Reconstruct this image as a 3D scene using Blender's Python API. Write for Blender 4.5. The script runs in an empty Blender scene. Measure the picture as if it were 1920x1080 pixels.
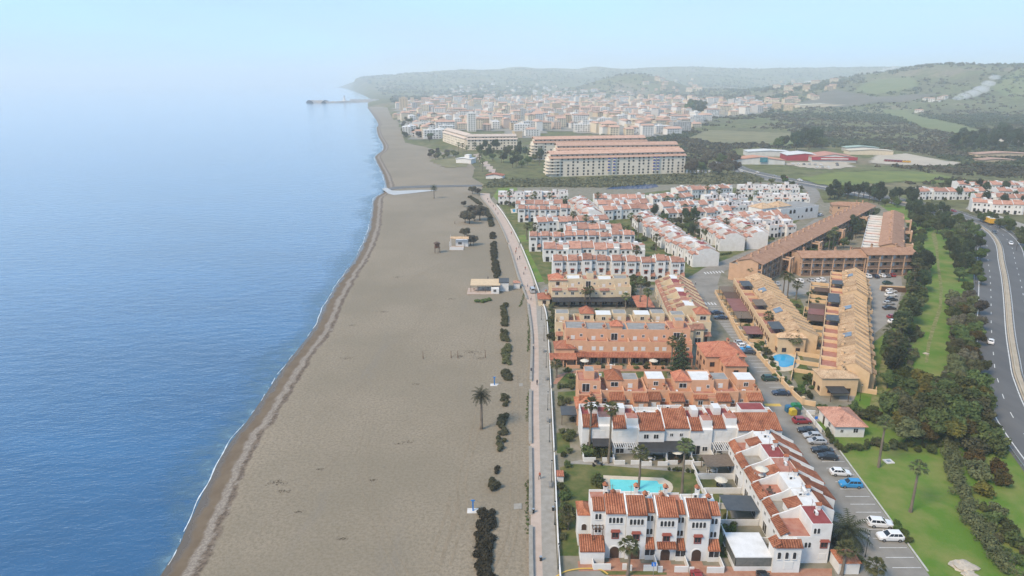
import bpy, bmesh, math, random
import numpy as np
from mathutils import Vector, Matrix
R = math.radians
rng = random.Random(7)
scn = bpy.context.scene
col = scn.collection

# ---------------------------------------------------------------- camera
CAM_H = 78.0
FPX = 1280.0
PITCH = math.atan(390.0 / 1280.0)
cam_data = bpy.data.cameras.new('camera')
cam_data.sensor_width = 36.0
cam_data.lens = 24.0
cam_data.clip_start = 0.5
cam_data.clip_end = 60000.0
cam = bpy.data.objects.new('camera', cam_data)
cam.location = (0, 0, CAM_H)
cam.rotation_euler = (math.pi / 2 - PITCH, 0, 0)
col.objects.link(cam)
scn.camera = cam

# ---------------------------------------------------------------- world and sun
SUN_AZ, SUN_EL = R(-128), R(46)          # azimuth from +Y towards +X
world = bpy.data.worlds.new('World')
scn.world = world
world.use_nodes = True
wn, wl = world.node_tree.nodes, world.node_tree.links
wn.clear()
w_out = wn.new('ShaderNodeOutputWorld')
w_bg = wn.new('ShaderNodeBackground')
w_sky = wn.new('ShaderNodeTexSky')
w_sky.sky_type = 'NISHITA'
w_sky.sun_disc = False
w_sky.sun_elevation = SUN_EL
w_sky.sun_rotation = SUN_AZ
w_sky.altitude = 80
w_sky.air_density = 1.0
w_sky.dust_density = 1.6
w_sky.ozone_density = 3.0
w_mix = wn.new('ShaderNodeMix'); w_mix.data_type = 'RGBA'
w_tc = wn.new('ShaderNodeTexCoord')
w_map = wn.new('ShaderNodeMapping'); w_map.inputs['Scale'].default_value = (1.2, 1.2, 5.0)
w_noise = wn.new('ShaderNodeTexNoise'); w_noise.inputs['Scale'].default_value = 2.6
w_noise.inputs['Detail'].default_value = 5; w_noise.inputs['Roughness'].default_value = 0.5
w_ramp = wn.new('ShaderNodeMapRange')
w_ramp.inputs['From Min'].default_value = 0.35; w_ramp.inputs['From Max'].default_value = 0.75
w_ramp.inputs['To Min'].default_value = 0.45; w_ramp.inputs['To Max'].default_value = 1.0
wl.new(w_tc.outputs['Generated'], w_map.inputs['Vector'])
wl.new(w_map.outputs['Vector'], w_noise.inputs['Vector'])
wl.new(w_noise.outputs['Fac'], w_ramp.inputs['Value'])
wl.new(w_ramp.outputs['Result'], w_mix.inputs['Factor'])
wl.new(w_sky.outputs['Color'], w_mix.inputs['A'])
VEIL = (3.1, 5.5, 8.6)                  # thin high cloud, same units as the sky
w_mix.inputs['B'].default_value = (*VEIL, 1)
wl.new(w_mix.outputs['Result'], w_bg.inputs['Color'])
w_bg.inputs['Strength'].default_value = 0.092
wl.new(w_bg.outputs['Background'], w_out.inputs['Surface'])

sun_data = bpy.data.lights.new('sun', 'SUN')
sun_data.energy = 2.6
sun_data.angle = R(18)
sun_data.color = (1.0, 0.80, 0.56)
sun = bpy.data.objects.new('sun', sun_data)
sd = Vector((math.sin(SUN_AZ) * math.cos(SUN_EL), math.cos(SUN_AZ) * math.cos(SUN_EL), math.sin(SUN_EL)))
sun.rotation_euler = sd.to_track_quat('Z', 'Y').to_euler()
sun.location = (0, 0, 300)
col.objects.link(sun)

scn.view_settings.view_transform = 'Standard'
scn.view_settings.look = 'None'
scn.view_settings.exposure = 0.9
scn.view_settings.gamma = 1.0
scn.view_settings.use_curve_mapping = False
scn.render.engine = 'CYCLES'
cy = scn.cycles
cy.use_denoising = True
cy.max_bounces = 5
cy.diffuse_bounces = 2
cy.glossy_bounces = 2
cy.transmission_bounces = 3
cy.volume_bounces = 3
cy.transparent_max_bounces = 8
cy.caustics_reflective = False
cy.caustics_refractive = False

# ---------------------------------------------------------------- materials
MATS = {}
def mat(name, c, rough=0.8, c2=None, scale=1.0, detail=3, bump=0.0, bscale=None, metal=0.0, spec=0.3,
        lo=0.35, hi=0.65, stretch=(1, 1, 1), coord='Object', emit=None):
    """Principled material; c mottled towards c2 by noise in object space."""
    if name in MATS: return MATS[name]
    m = bpy.data.materials.new(name); m.use_nodes = True
    n, l = m.node_tree.nodes, m.node_tree.links
    b = n['Principled BSDF']
    b.inputs['Base Color'].default_value = (*c, 1)
    b.inputs['Roughness'].default_value = rough
    b.inputs['Metallic'].default_value = metal
    b.inputs['Specular IOR Level'].default_value = spec
    if c2 or bump:
        tc = n.new('ShaderNodeTexCoord'); mp = n.new('ShaderNodeMapping')
        mp.inputs['Scale'].default_value = stretch
        if coord == 'World':
            g = n.new('ShaderNodeNewGeometry'); l.new(g.outputs['Position'], mp.inputs['Vector'])
        else:
            l.new(tc.outputs[coord], mp.inputs['Vector'])
    if c2:
        t = n.new('ShaderNodeTexNoise'); t.inputs['Scale'].default_value = scale
        t.inputs['Detail'].default_value = detail; t.inputs['Roughness'].default_value = 0.6
        l.new(mp.outputs['Vector'], t.inputs['Vector'])
        mr = n.new('ShaderNodeMapRange'); mr.inputs['From Min'].default_value = lo; mr.inputs['From Max'].default_value = hi
        l.new(t.outputs['Fac'], mr.inputs['Value'])
        mx = n.new('ShaderNodeMix'); mx.data_type = 'RGBA'
        mx.inputs['A'].default_value = (*c, 1); mx.inputs['B'].default_value = (*c2, 1)
        l.new(mr.outputs['Result'], mx.inputs['Factor'])
        l.new(mx.outputs['Result'], b.inputs['Base Color'])
    if bump:
        t2 = n.new('ShaderNodeTexNoise'); t2.inputs['Scale'].default_value = bscale or scale * 6
        t2.inputs['Detail'].default_value = 3
        l.new(mp.outputs['Vector'], t2.inputs['Vector'])
        bp = n.new('ShaderNodeBump'); bp.inputs['Strength'].default_value = bump; bp.inputs['Distance'].default_value = 0.1
        l.new(t2.outputs['Fac'], bp.inputs['Height']); l.new(bp.outputs['Normal'], b.inputs['Normal'])
    if emit:
        b.inputs['Emission Color'].default_value = (*emit, 1); b.inputs['Emission Strength'].default_value = 1
    MATS[name] = m
    return m

# ---------------------------------------------------------------- pixel -> place
cP, sP = math.cos(PITCH), math.sin(PITCH)
def ray(px, py):
    u = (px - 960) / FPX; v = (540 - py) / FPX
    return Vector((u, cP + v * sP, -sP + v * cP))
def G(px, py, z=0.0):
    """where the line of sight through a photo pixel meets the level z"""
    d = ray(px, py); t = (z - CAM_H) / d.z
    return Vector((d.x * t, d.y * t, z))

# ---------------------------------------------------------------- mesh building
class MB:
    def __init__(s): s.v = []; s.f = []; s.m = []
    def add(s, vs, fs, mi=0):
        o = len(s.v); s.v += [tuple(p) for p in vs]
        for q in fs: s.f.append(tuple(i + o for i in q)); s.m.append(mi)
        return s
    def box(s, x0, y0, z0, x1, y1, z1, mi=0, top=None):
        if x0 > x1: x0, x1 = x1, x0
        if y0 > y1: y0, y1 = y1, y0
        v = [(x0,y0,z0),(x1,y0,z0),(x1,y1,z0),(x0,y1,z0),(x0,y0,z1),(x1,y0,z1),(x1,y1,z1),(x0,y1,z1)]
        s.add(v, [(3,2,1,0),(0,1,5,4),(1,2,6,5),(2,3,7,6),(3,0,4,7)], mi)
        return s.add(v[4:], [(0,1,2,3)], mi if top is None else top)
    def prism(s, poly, z0, z1, mi=0, top=None):
        """vertical prism over a counter-clockwise outline; z1 may be a function (x,y)"""
        n = len(poly); h = z1 if callable(z1) else (lambda x, y: z1)
        v = [(x, y, z0) for x, y in poly] + [(x, y, h(x, y)) for x, y in poly]
        s.add(v, [(i, (i+1) % n, n + (i+1) % n, n + i) for i in range(n)], mi)
        s.add(v[n:], [tuple(range(n))], mi if top is None else top)
        return s
    def xprism(s, prof, x0, x1, mi=0):
        """profile (y,z) swept along x"""
        n = len(prof)
        v = [(x0, y, z) for y, z in prof] + [(x1, y, z) for y, z in prof]
        s.add(v, [(i, n + i, n + (i+1) % n, (i+1) % n) for i in range(n)], mi)
        s.add(v, [tuple(range(n - 1, -1, -1))[::-1], tuple(range(2*n - 1, n - 1, -1))], mi)
        return s
    def yprism(s, prof, y0, y1, mi=0):
        """profile (x,z) swept along y"""
        n = len(prof)
        v = [(x, y0, z) for x, z in prof] + [(x, y1, z) for x, z in prof]
        s.add(v, [(i, n + i, n + (i+1) % n, (i+1) % n)[::-1] for i in range(n)], mi)
        s.add(v, [tuple(range(n)), tuple(range(2*n - 1, n - 1, -1))], mi)
        return s
    def tube(s, pts, rad, seg=6, mi=0, cap=True):
        pts = [Vector(p) for p in pts]; n = len(pts)
        rad = rad if isinstance(rad, (list, tuple)) else [rad] * n
        o = len(s.v)
        for i, p in enumerate(pts):
            d = (pts[min(i+1, n-1)] - pts[max(i-1, 0)]).normalized()
            a = d.cross(Vector((0, 0, 1)))
            if a.length < 1e-3: a = Vector((1, 0, 0))
            a.normalize(); b = a.cross(d)
            for k in range(seg):
                t = 2 * math.pi * k / seg
                s.v.append(tuple(p + (a * math.cos(t) + b * math.sin(t)) * rad[i]))
        for i in range(n - 1):
            for k in range(seg):
                q = o + i * seg
                s.f.append((q + k, q + seg + k, q + seg + (k+1) % seg, q + (k+1) % seg)); s.m.append(mi)
        if cap:
            s.f.append(tuple(range(o, o + seg))); s.m.append(mi)
            s.f.append(tuple(range(o + n*seg - 1, o + (n-1)*seg - 1, -1))); s.m.append(mi)
        return s
    def lathe(s, prof, seg=10, mi=0, cx=0, cy=0):
        o = len(s.v); n = len(prof)
        for r, z in prof:
            for k in range(seg):
                t = 2 * math.pi * k / seg
                s.v.append((cx + r * math.cos(t), cy + r * math.sin(t), z))
        for i in range(n - 1):
            for k in range(seg):
                q = o + i * seg
                s.f.append((q + k, q + (k+1) % seg, q + seg + (k+1) % seg, q + seg + k)); s.m.append(mi)
        s.f.append(tuple(range(o + (n-1)*seg, o + n*seg))); s.m.append(mi)
        return s
    def mesh(s, name, mats, smooth=False):
        me = bpy.data.meshes.new(name)
        me.from_pydata(s.v, [], s.f)
        for m in (mats if isinstance(mats, (list, tuple)) else [mats]): me.materials.append(m)
        if any(s.m): me.polygons.foreach_set('material_index', s.m)
        if smooth: me.polygons.foreach_set('use_smooth', [True] * len(me.polygons))
        me.update()
        return me

def obj(name, me, parent=None, loc=(0, 0, 0), rz=0.0, scale=None):
    o = bpy.data.objects.new(name, me)
    o.location = loc
    if rz: o.rotation_euler = (0, 0, rz)
    if scale is not None: o.scale = scale if isinstance(scale, (tuple, list)) else (scale,) * 3
    if parent: o.parent = parent
    col.objects.link(o)
    return o
def tag(o, label=None, cat=None, group=None, kind=None):
    if label: o['label'] = label
    if cat: o['category'] = cat
    if group: o['group'] = group
    if kind: o['kind'] = kind
    return o
def thing(name, label, cat, loc=(0, 0, 0), rz=0.0, group=None):
    o = obj(name, None, None, loc, rz)
    o.empty_display_size = 0.5
    return tag(o, label, cat, group)
def struct(name, me, loc=(0, 0, 0), rz=0.0):
    return tag(obj(name, me, None, loc, rz), kind='structure')
def copy_tree(o, parent=None):
    c = o.copy(); col.objects.link(c); c.parent = parent
    for ch in list(o.children): copy_tree(ch, c)
    return c
CACHE = {}
def cached(key, fn):
    if key not in CACHE: CACHE[key] = fn()
    return CACHE[key]
ORD = ['first', 'second', 'third', 'fourth', 'fifth', 'sixth', 'seventh', 'eighth', 'ninth', 'tenth', 'eleventh',
       'twelfth', 'thirteenth', 'fourteenth', 'fifteenth', 'sixteenth', 'seventeenth', 'eighteenth', 'nineteenth', 'twentieth',
       'twenty-first', 'twenty-second', 'twenty-third', 'twenty-fourth', 'twenty-fifth', 'twenty-sixth', 'twenty-seventh', 'twenty-eighth']
# ================================================================ terrain, sea, beach
SEA_Z = -0.7
def lerp_tab(tab, x):
    if x <= tab[0][0]: return tab[0][1]
    for (a, za), (b, zb) in zip(tab, tab[1:]):
        if x <= b:
            t = (x - a) / (b - a); t = t * t * (3 - 2 * t)
            return za + (zb - za) * t
    return tab[-1][1]
def at_dist(px, py, Y):
    d = ray(px, py); t = Y / d.y
    return Vector((d.x * t, Y, CAM_H + d.z * t))
RIDGE = [(at_dist(a, b, 6500).x, max(0, at_dist(a, b, 6500).z)) for a, b in
         [(628,163),(645,161),(669,153),(695,143),(741,140),(801,135),(845,133),(923,130.6),(975,125.4),(1020,128),(1077,130.6),
          (1105,126.7),(1167,130),(1300,130),(1440,128.5),(1518,127.5),(1667,127.5),(1800,128),(1920,128),(2300,124)]]
RIDGE[0] = (RIDGE[0][0], -6)
CREST = [(at_dist(a, b, 2400).x, max(0, at_dist(a, b, 2400).z)) for a, b in
         [(1330,190),(1400,186),(1500,170),(1600,156),(1660,146),(1714,131),(1794,121.5),(1827,125.5),(1920,124),(2100,118),(2500,118)]]
CONE = at_dist(1185, 137, 3600)
def ss(a, b, v):
    t = min(1, max(0, (v - a) / (b - a))); return t * t * (3 - 2 * t)
def wob(x, y):
    return (math.sin(x * .0041 + y * .0023) * math.sin(y * .0037 - x * .0012) + .5 * math.sin(x * .011 + 1.3) * math.sin(y * .0093 + .4)
            + .25 * math.sin(x * .027 + y * .013) * math.sin(y * .021))
def TZ(x, y):
    if y < 640: return 0.0
    f = ss(640, 1200, y)
    z = lerp_tab(RIDGE, x * 6500 / y if y > 6500 else x) * (math.exp(-((y - 6500) / 1750) ** 2) if y < 6500 else 1.0)
    cr = lerp_tab(CREST, x) * (math.exp(-((y - 2400) / 720) ** 2) if y < 2400 else math.exp(-((y - 2400) / 900) ** 2))
    z = max(z, cr) + min(z, cr) * .25
    z += 92 * math.exp(-(((x - CONE.x) / 270) ** 2 + ((y - CONE.y) / 330) ** 2))
    inl = ss(0, 900, x - 250 + max(0, y - 2500) * .25)
    z += wob(x, y) * 6 * f * inl
    z += 5 * ss(150, 900, x) * f
    if y > 4200: z += wob(x * .6, y * .5) * 12 * ss(4200, 5200, y) * ss(-1200, -300, x)
    return z
def GT(px, py):
    """first meeting of the line of sight with the terrain"""
    d = ray(px, py); t0 = 60.0; t = t0
    while t < 14000:
        p = Vector((d.x * t, d.y * t, CAM_H + d.z * t))
        if p.z <= TZ(p.x, p.y):
            a, b = t0, t
            for _ in range(24):
                m = (a + b) / 2
                if CAM_H + d.z * m <= TZ(d.x * m, d.y * m): b = m
                else: a = m
            return Vector((d.x * b, d.y * b, TZ(d.x * b, d.y * b)))
        t0 = t; t *= 1.012
    return Vector((d.x * 6500, d.y * 6500, TZ(d.x * 6500, d.y * 6500)))

COAST_PX = [(300,1080),(345,1000),(385,915),(420,845),(462,790),(500,735),(545,670),(585,620),(612,565),(640,520),(668,480),(690,430),
            (696,395),(701,372),(721,356),(717,330),(703,300),(703,292),(718,277),(708,255),(705,240),(708,232),(698,215),(690,204),(686,196),(690,191)]
coast = [G(a, b, SEA_Z) for a, b in COAST_PX]
d0 = (coast[0] - coast[2]).normalized()
coast = [coast[0] + d0 * 160 + Vector((-30, 0, 0)), coast[0] + d0 * 70 + Vector((-6, 0, 0))] + coast
for a, b in [(700,188),(688,183),(672,174),(650,166),(640,163)]: coast.append(G(a, b, SEA_Z))
coast.append(Vector((-1500, 9000, SEA_Z))); coast.append(Vector((-1200, 13000, SEA_Z)))
def smooth_line(P, k=6):
    out = []
    for i in range(len(P) - 1):
        p0, p1, p2, p3 = P[max(i-1, 0)], P[i], P[i+1], P[min(i+2, len(P)-1)]
        for j in range(k):
            t = j / k
            out.append(.5 * ((2*p1) + (p2 - p0)*t + (2*p0 - 5*p1 + 4*p2 - p3)*t*t + (3*p1 - p0 - 3*p2 + p3)*t**3))
    out.append(P[-1]); return out
coast_s = smooth_line(coast, 8)
coast_xy = np.array([(p.x, p.y) for p in coast_s])
def coast_x(y):
    return float(np.interp(y, coast_xy[:, 1], coast_xy[:, 0]))

INL_PX = [(996,1300),(995,1080),(993,900),(992,760),(995,640),(990,590),(985,560),(970,520),(955,470),(940,430),(920,395),(900,372),(897,362),
          (908,347),(884,333),(890,316),(881,305),(850,292),(815,280),(762,268),(752,250),(750,232),(732,210),(724,197)]
inl = [G(a, b) for a, b in INL_PX]; inl[0] = Vector((4.5, 20, 0))
inl_xy = np.array([(p.x, p.y) for p in inl])
def inland_x(y): return float(np.interp(y, inl_xy[:, 1], inl_xy[:, 0]))
# ---- ground sheet out to the hills
rows = [40 + 12 * i for i in range(50)]
while rows[-1] < 13000: rows.append(rows[-1] + max(12, rows[-1] * .017))
NC = 190
mb = MB()
for y in rows:
    xl = coast_x(y); xr = 260 + y * 1.15
    for j in range(NC + 1):
        s = j / NC
        x = xl - 40 + (xr - xl + 40) * s
        dd = x - xl
        z = TZ(x, y) - 0.02
        beach_w = 62 if y < 700 else 30
        if y < 2150 and x < inland_x(y) - 1: z = min(z, -.35 - 2.2 * ss(0, 30, inland_x(y) - 1 - x))
        if y >= 2150 and dd < 60: z = z * ss(0, 60, dd) - 6 + 6 * ss(-20, 12, dd)
        mb.v.append((x, y, z))
for i in range(len(rows) - 1):
    for j in range(NC):
        a = i * (NC + 1) + j
        mb.f.append((a, a + 1, a + NC + 2, a + NC + 1)); mb.m.append(0)

def ground_material():
    m = bpy.data.materials.new('scrub_ground'); m.use_nodes = True
    n, l = m.node_tree.nodes, m.node_tree.links
    b = n['Principled BSDF']; b.inputs['Roughness'].default_value = .95; b.inputs['Specular IOR Level'].default_value = .1
    geo = n.new('ShaderNodeNewGeometry')
    def noise(scale, det=4, rough=.6):
        t = n.new('ShaderNodeTexNoise'); t.inputs['Scale'].default_value = scale; t.inputs['Detail'].default_value = det
        t.inputs['Roughness'].default_value = rough
        l.new(geo.outputs['Position'], t.inputs['Vector']); return t.outputs['Fac']
    def ramp(v, stops):
        r = n.new('ShaderNodeValToRGB'); l.new(v, r.inputs['Fac'])
        e = r.color_ramp.elements
        while len(e) > 1: e.remove(e[-1])
        e[0].position = stops[0][0]; e[0].color = (*stops[0][1], 1)
        for p, c in stops[1:]:
            k = e.new(p); k.color = (*c, 1)
        return r.outputs['Color']
    big = ramp(noise(.0045, 5), [(.30, (.075, .072, .048)), (.44, (.125, .12, .066)), (.53, (.118, .128, .054)), (.62, (.19, .16, .112)), (.75, (.145, .115, .09))])
    fine = ramp(noise(.09, 5, .7), [(.35, (.45, .5, .42)), (.5, (.9, .92, .85)), (.68, (1.25, 1.2, 1.05))])
    mx = n.new('ShaderNodeMix'); mx.data_type = 'RGBA'; mx.blend_type = 'MULTIPLY'; mx.inputs['Factor'].default_value = 1
    l.new(big, mx.inputs['A']); l.new(fine, mx.inputs['B']); l.new(mx.outputs['Result'], b.inputs['Base Color'])
    bp = n.new('ShaderNodeBump'); bp.inputs['Strength'].default_value = .6; bp.inputs['Distance'].default_value = 1.0
    l.new(noise(.5, 4), bp.inputs['Height']); l.new(bp.outputs['Normal'], b.inputs['Normal'])
    return m
M_GROUND = ground_material()
struct('ground', mb.mesh('ground', M_GROUND, True))

# ---- sea
def sea_material():
    m = bpy.data.materials.new('sea_water'); m.use_nodes = True
    n, l = m.node_tree.nodes, m.node_tree.links
    b = n['Principled BSDF']
    b.inputs['IOR'].default_value = 1.45; b.inputs['Roughness'].default_value = .10; b.inputs['Coat Weight'].default_value = 1.0; b.inputs['Coat IOR'].default_value = 1.4; b.inputs['Coat Roughness'].default_value = .10
    b.inputs['Specular IOR Level'].default_value = .5
    geo = n.new('ShaderNodeNewGeometry')
    mp = n.new('ShaderNodeMapping'); mp.inputs['Rotation'].default_value = (0, 0, R(-24)); mp.inputs['Scale'].default_value = (.45, 1.0, 1.0)
    l.new(geo.outputs['Position'], mp.inputs['Vector'])
    def noise(s, d, r=.55, src=mp):
        t = n.new('ShaderNodeTexNoise'); t.inputs['Scale'].default_value = s; t.inputs['Detail'].default_value = d
        t.inputs['Roughness'].default_value = r
        l.new(src.outputs[0], t.inputs['Vector']); return t
    big = noise(.02, 6, .65)
    mx = n.new('ShaderNodeMix'); mx.data_type = 'RGBA'
    mx.inputs['A'].default_value = (.003, .048, .125, 1); mx.inputs['B'].default_value = (.008, .078, .19, 1)
    mr = n.new('ShaderNodeMapRange'); mr.inputs['From Min'].default_value = .35; mr.inputs['From Max'].default_value = .65
    l.new(big.outputs['Fac'], mr.inputs['Value']); l.new(mr.outputs['Result'], mx.inputs['Factor'])
    l.new(mx.outputs['Result'], b.inputs['Base Color'])
    n1, n2 = noise(.33, 4, .6), noise(1.3, 3, .6)
    ad = n.new('ShaderNodeMath'); ad.operation = 'MULTIPLY_ADD'; ad.inputs[1].default_value = .35
    l.new(n2.outputs['Fac'], ad.inputs[0]); l.new(n1.outputs['Fac'], ad.inputs[2])
    bp = n.new('ShaderNodeBump'); bp.inputs['Strength'].default_value = 1.0; bp.inputs['Distance'].default_value = .34
    l.new(ad.outputs[0], bp.inputs['Height']); l.new(bp.outputs['Normal'], b.inputs['Normal']); l.new(bp.outputs['Normal'], b.inputs['Coat Normal'])
    return m
mb = MB()
mb.add([(-15000, -200, SEA_Z), (3000, -200, SEA_Z), (3000, 15000, SEA_Z), (-15000, 15000, SEA_Z)], [(0, 1, 2, 3)])
struct('sea', mb.mesh('sea', sea_material()))
# ---- beach
def sand_material():
    m = bpy.data.materials.new('beach_sand'); m.use_nodes = True
    n, l = m.node_tree.nodes, m.node_tree.links
    b = n['Principled BSDF']
    geo = n.new('ShaderNodeNewGeometry')
    at = n.new('ShaderNodeAttribute'); at.attribute_name = 'shore'
    def noise(s, d=4, r=.6, stretch=None, rot=0):
        t = n.new('ShaderNodeTexNoise'); t.inputs['Scale'].default_value = s; t.inputs['Detail'].default_value = d; t.inputs['Roughness'].default_value = r
        if stretch:
            mp = n.new('ShaderNodeMapping'); mp.inputs['Scale'].default_value = stretch; mp.inputs['Rotation'].default_value = (0, 0, rot)
            l.new(geo.outputs['Position'], mp.inputs['Vector']); l.new(mp.outputs[0], t.inputs['Vector'])
        else: l.new(geo.outputs['Position'], t.inputs['Vector'])
        return t.outputs['Fac']
    def math_(op, a, b_):
        q = n.new('ShaderNodeMath'); q.operation = op
        for i, v in enumerate((a, b_)):
            if isinstance(v, (int, float)): q.inputs[i].default_value = v
            else: l.new(v, q.inputs[i])
        return q.outputs[0]
    def mixc(f, a, c, mode='MIX'):
        x = n.new('ShaderNodeMix'); x.data_type = 'RGBA'; x.blend_type = mode
        for k, v in (('Factor', f), ('A', a), ('B', c)):
            if isinstance(v, (int, float)): x.inputs[k].default_value = v
            elif isinstance(v, tuple): x.inputs[k].default_value = (*v, 1)
            else: l.new(v, x.inputs[k])
        return x.outputs['Result']
    def rng_(v, a, b_, c=0, d=1):
        q = n.new('ShaderNodeMapRange'); q.interpolation_type = 'SMOOTHSTEP'
        for k, w in (('From Min', a), ('From Max', b_), ('To Min', c), ('To Max', d)): q.inputs[k].default_value = w
        l.new(v, q.inputs['Value']); return q.outputs['Result']
    # distance from the waterline, wobbling along the shore
    d = math_('ADD', at.outputs['Fac'], math_('MULTIPLY', math_('SUBTRACT', noise(.16, 5, .65), .5), 4.2))
    dry = mixc(rng_(noise(.018, 5), .35, .65), (.198, .166, .118), (.258, .212, .154))
    dry = mixc(rng_(noise(1.6, 4, .75), .35, .7), dry, (.158, .13, .088))
    dry = mixc(math_('MULTIPLY', rng_(noise(.12, 5, .7, (1, .12, 1), R(-8)), .56, .70), .35), dry, (.17, .15, .125))
    dry = mixc(math_('MULTIPLY', rng_(noise(.5, 2, .5), .70, .78), .5), dry, (.12, .10, .08))
    gravel = mixc(rng_(noise(2.2, 4, .8), .4, .62), (.155, .13, .105), (.26, .225, .185))
    wrack = mixc(rng_(noise(1.1, 4, .8), .38, .6), (.06, .042, .028), (.14, .105, .075))
    wet = mixc(rng_(noise(.3, 3), .3, .7), (.11, .078, .048), (.135, .10, .064))
    c = mixc(rng_(d, .8, 2.0), (.10, .074, .048), wet)
    c = mixc(rng_(d, 3.4, 4.4), c, gravel)
    c = mixc(math_('MULTIPLY', rng_(d, 5.2, 6.0), rng_(noise(.35, 4, .7), .30, .5)), c, wrack)
    c = mixc(rng_(d, 6.6, 7.4), c, dry)
    l.new(c, b.inputs['Base Color'])
    l.new(rng_(d, .4, 2.2, .07, .95), b.inputs['Roughness'])
    b.inputs['Specular IOR Level'].default_value = .45
    bp = n.new('ShaderNodeBump'); bp.inputs['Distance'].default_value = .25
    l.new(rng_(d, 1.5, 6, 0, .4), bp.inputs['Strength'])
    l.new(math_('ADD', noise(.9, 4, .7), math_('MULTIPLY', noise(.2, 3, .6), .25)), bp.inputs['Height']); l.new(bp.outputs['Normal'], b.inputs['Normal'])
    return m
M_SAND = sand_material()
ys = [20 + 2.5 * i for i in range(150)]
while ys[-1] < 2150: ys.append(ys[-1] + max(2.5, ys[-1] * .006))
offs = [-26, -14, -6, -2.5, -.8, 0, .8, 2, 3.2, 4.5, 6, 8, 10, 12, 14, 17]
mb = MB(); shore = []
NI = 14
for y in ys:
    xc = coast_x(y) ; xi = max(inland_x(y), xc + 24)
    dxdy = (coast_x(y + 2) - coast_x(y - 2)) / 4; k = 1 / math.sqrt(1 + dxdy * dxdy)
    xs = [xc + o / k for o in offs]; x1 = xs[-1]; xi = max(xi, x1 + 4)
    xs += [x1 + (xi + .5 - x1) * (i + 1) / NI for i in range(NI)]
    for x in xs:
        d = (x - xc) * k
        z = SEA_Z + d * .09 if d < 0 else SEA_Z + .74 * ss(0, 11, d) * 1.0 + .18 * math.exp(-((d - 7) / 3.0) ** 2)
        if d > 17: z += .10 * wob(x * 9, y * 9) * ss(17, 30, d)
        if x > xi - 2: z = min(z, .02)
        mb.v.append((x, y, z)); shore.append(d)
W = len(offs) + NI
for i in range(len(ys) - 1):
    for j in range(W - 1):
        a = i * W + j; mb.f.append((a, a + 1, a + W + 1, a + W)); mb.m.append(0)
me = mb.mesh('beach', M_SAND, True)
at = me.attributes.new('shore', 'FLOAT', 'POINT'); at.data.foreach_set('value', shore)
struct('beach', me)

# ---- foam and small breakers along the edge
M_FOAM = mat('sea_foam', (.42, .46, .48), .5, (.66, .70, .72), 1.2)
mb = MB()
def foam_run(y0, y1, off, w, amp):
    y = y0; prev = None
    while y < y1:
        st = max(1.0, y * .006)
        x = coast_x(y) + off + amp * (math.sin(y * .21 + off) + .6 * math.sin(y * .53 + 2 * off))
        ww = w * max(0, .75 + .7 * math.sin(y * .09 + off * 2) * math.sin(y * .037 + off) + .35 * math.sin(y * .71) + .3 * math.sin(y * 1.9))
        cur = ((x - ww, y), (x + ww, y))
        if prev and ww > .03:
            mb.add([(*prev[0], SEA_Z + .03), (*prev[1], SEA_Z + .05), (*cur[1], SEA_Z + .05), (*cur[0], SEA_Z + .03)], [(0, 1, 2, 3)])
        prev = cur if ww > .03 else None
        y += st
foam_run(80, 1200, -.1, .085, .22)
tag(obj('foam', mb.mesh('foam', M_FOAM)), 'thin broken lines of white foam where the sea meets the sand', 'foam', kind='stuff')

# ---- shallow wash over the sand at the waterline
def wash_material():
    m = bpy.data.materials.new('shallow_wash'); m.use_nodes = True
    n, l = m.node_tree.nodes, m.node_tree.links
    b = n['Principled BSDF']; b.inputs['Base Color'].default_value = (.11, .20, .27, 1); b.inputs['Roughness'].default_value = .25; b.inputs['IOR'].default_value = 1.33
    at = n.new('ShaderNodeAttribute'); at.attribute_name = 'shore'
    geo = n.new('ShaderNodeNewGeometry'); t = n.new('ShaderNodeTexNoise'); t.inputs['Scale'].default_value = .35; t.inputs['Detail'].default_value = 5; t.inputs['Roughness'].default_value = .65
    l.new(geo.outputs['Position'], t.inputs['Vector'])
    a = n.new('ShaderNodeMapRange'); a.inputs['From Min'].default_value = .36; a.inputs['From Max'].default_value = .66; l.new(t.outputs['Fac'], a.inputs['Value'])
    mu = n.new('ShaderNodeMath'); mu.operation = 'MULTIPLY'; l.new(a.outputs[0], mu.inputs[0]); l.new(at.outputs['Fac'], mu.inputs[1])
    l.new(mu.outputs[0], b.inputs['Alpha'])
    return m
mb = MB(); al = []
wy = [60 + 1.6 * i for i in range(150)]
while wy[-1] < 1500: wy.append(wy[-1] * 1.006)
wo = [(-9, 0), (-6, .25), (-3.5, .55), (-1.5, .85), (.15, 1.0)]
for y in wy:
    for o, a_ in wo: mb.v.append((coast_x(y) + o * (1 + .35 * math.sin(y * .11) + .2 * math.sin(y * .047)), y, SEA_Z + .015)); al.append(a_)
for i in range(len(wy) - 1):
    for j in range(4): a_ = i * 5 + j; mb.f.append((a_, a_ + 1, a_ + 6, a_ + 5)); mb.m.append(0)
me = mb.mesh('shallow_water', wash_material(), True); at = me.attributes.new('shore', 'FLOAT', 'POINT'); at.data.foreach_set('value', al)
struct('shallow_water', me)

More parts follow.
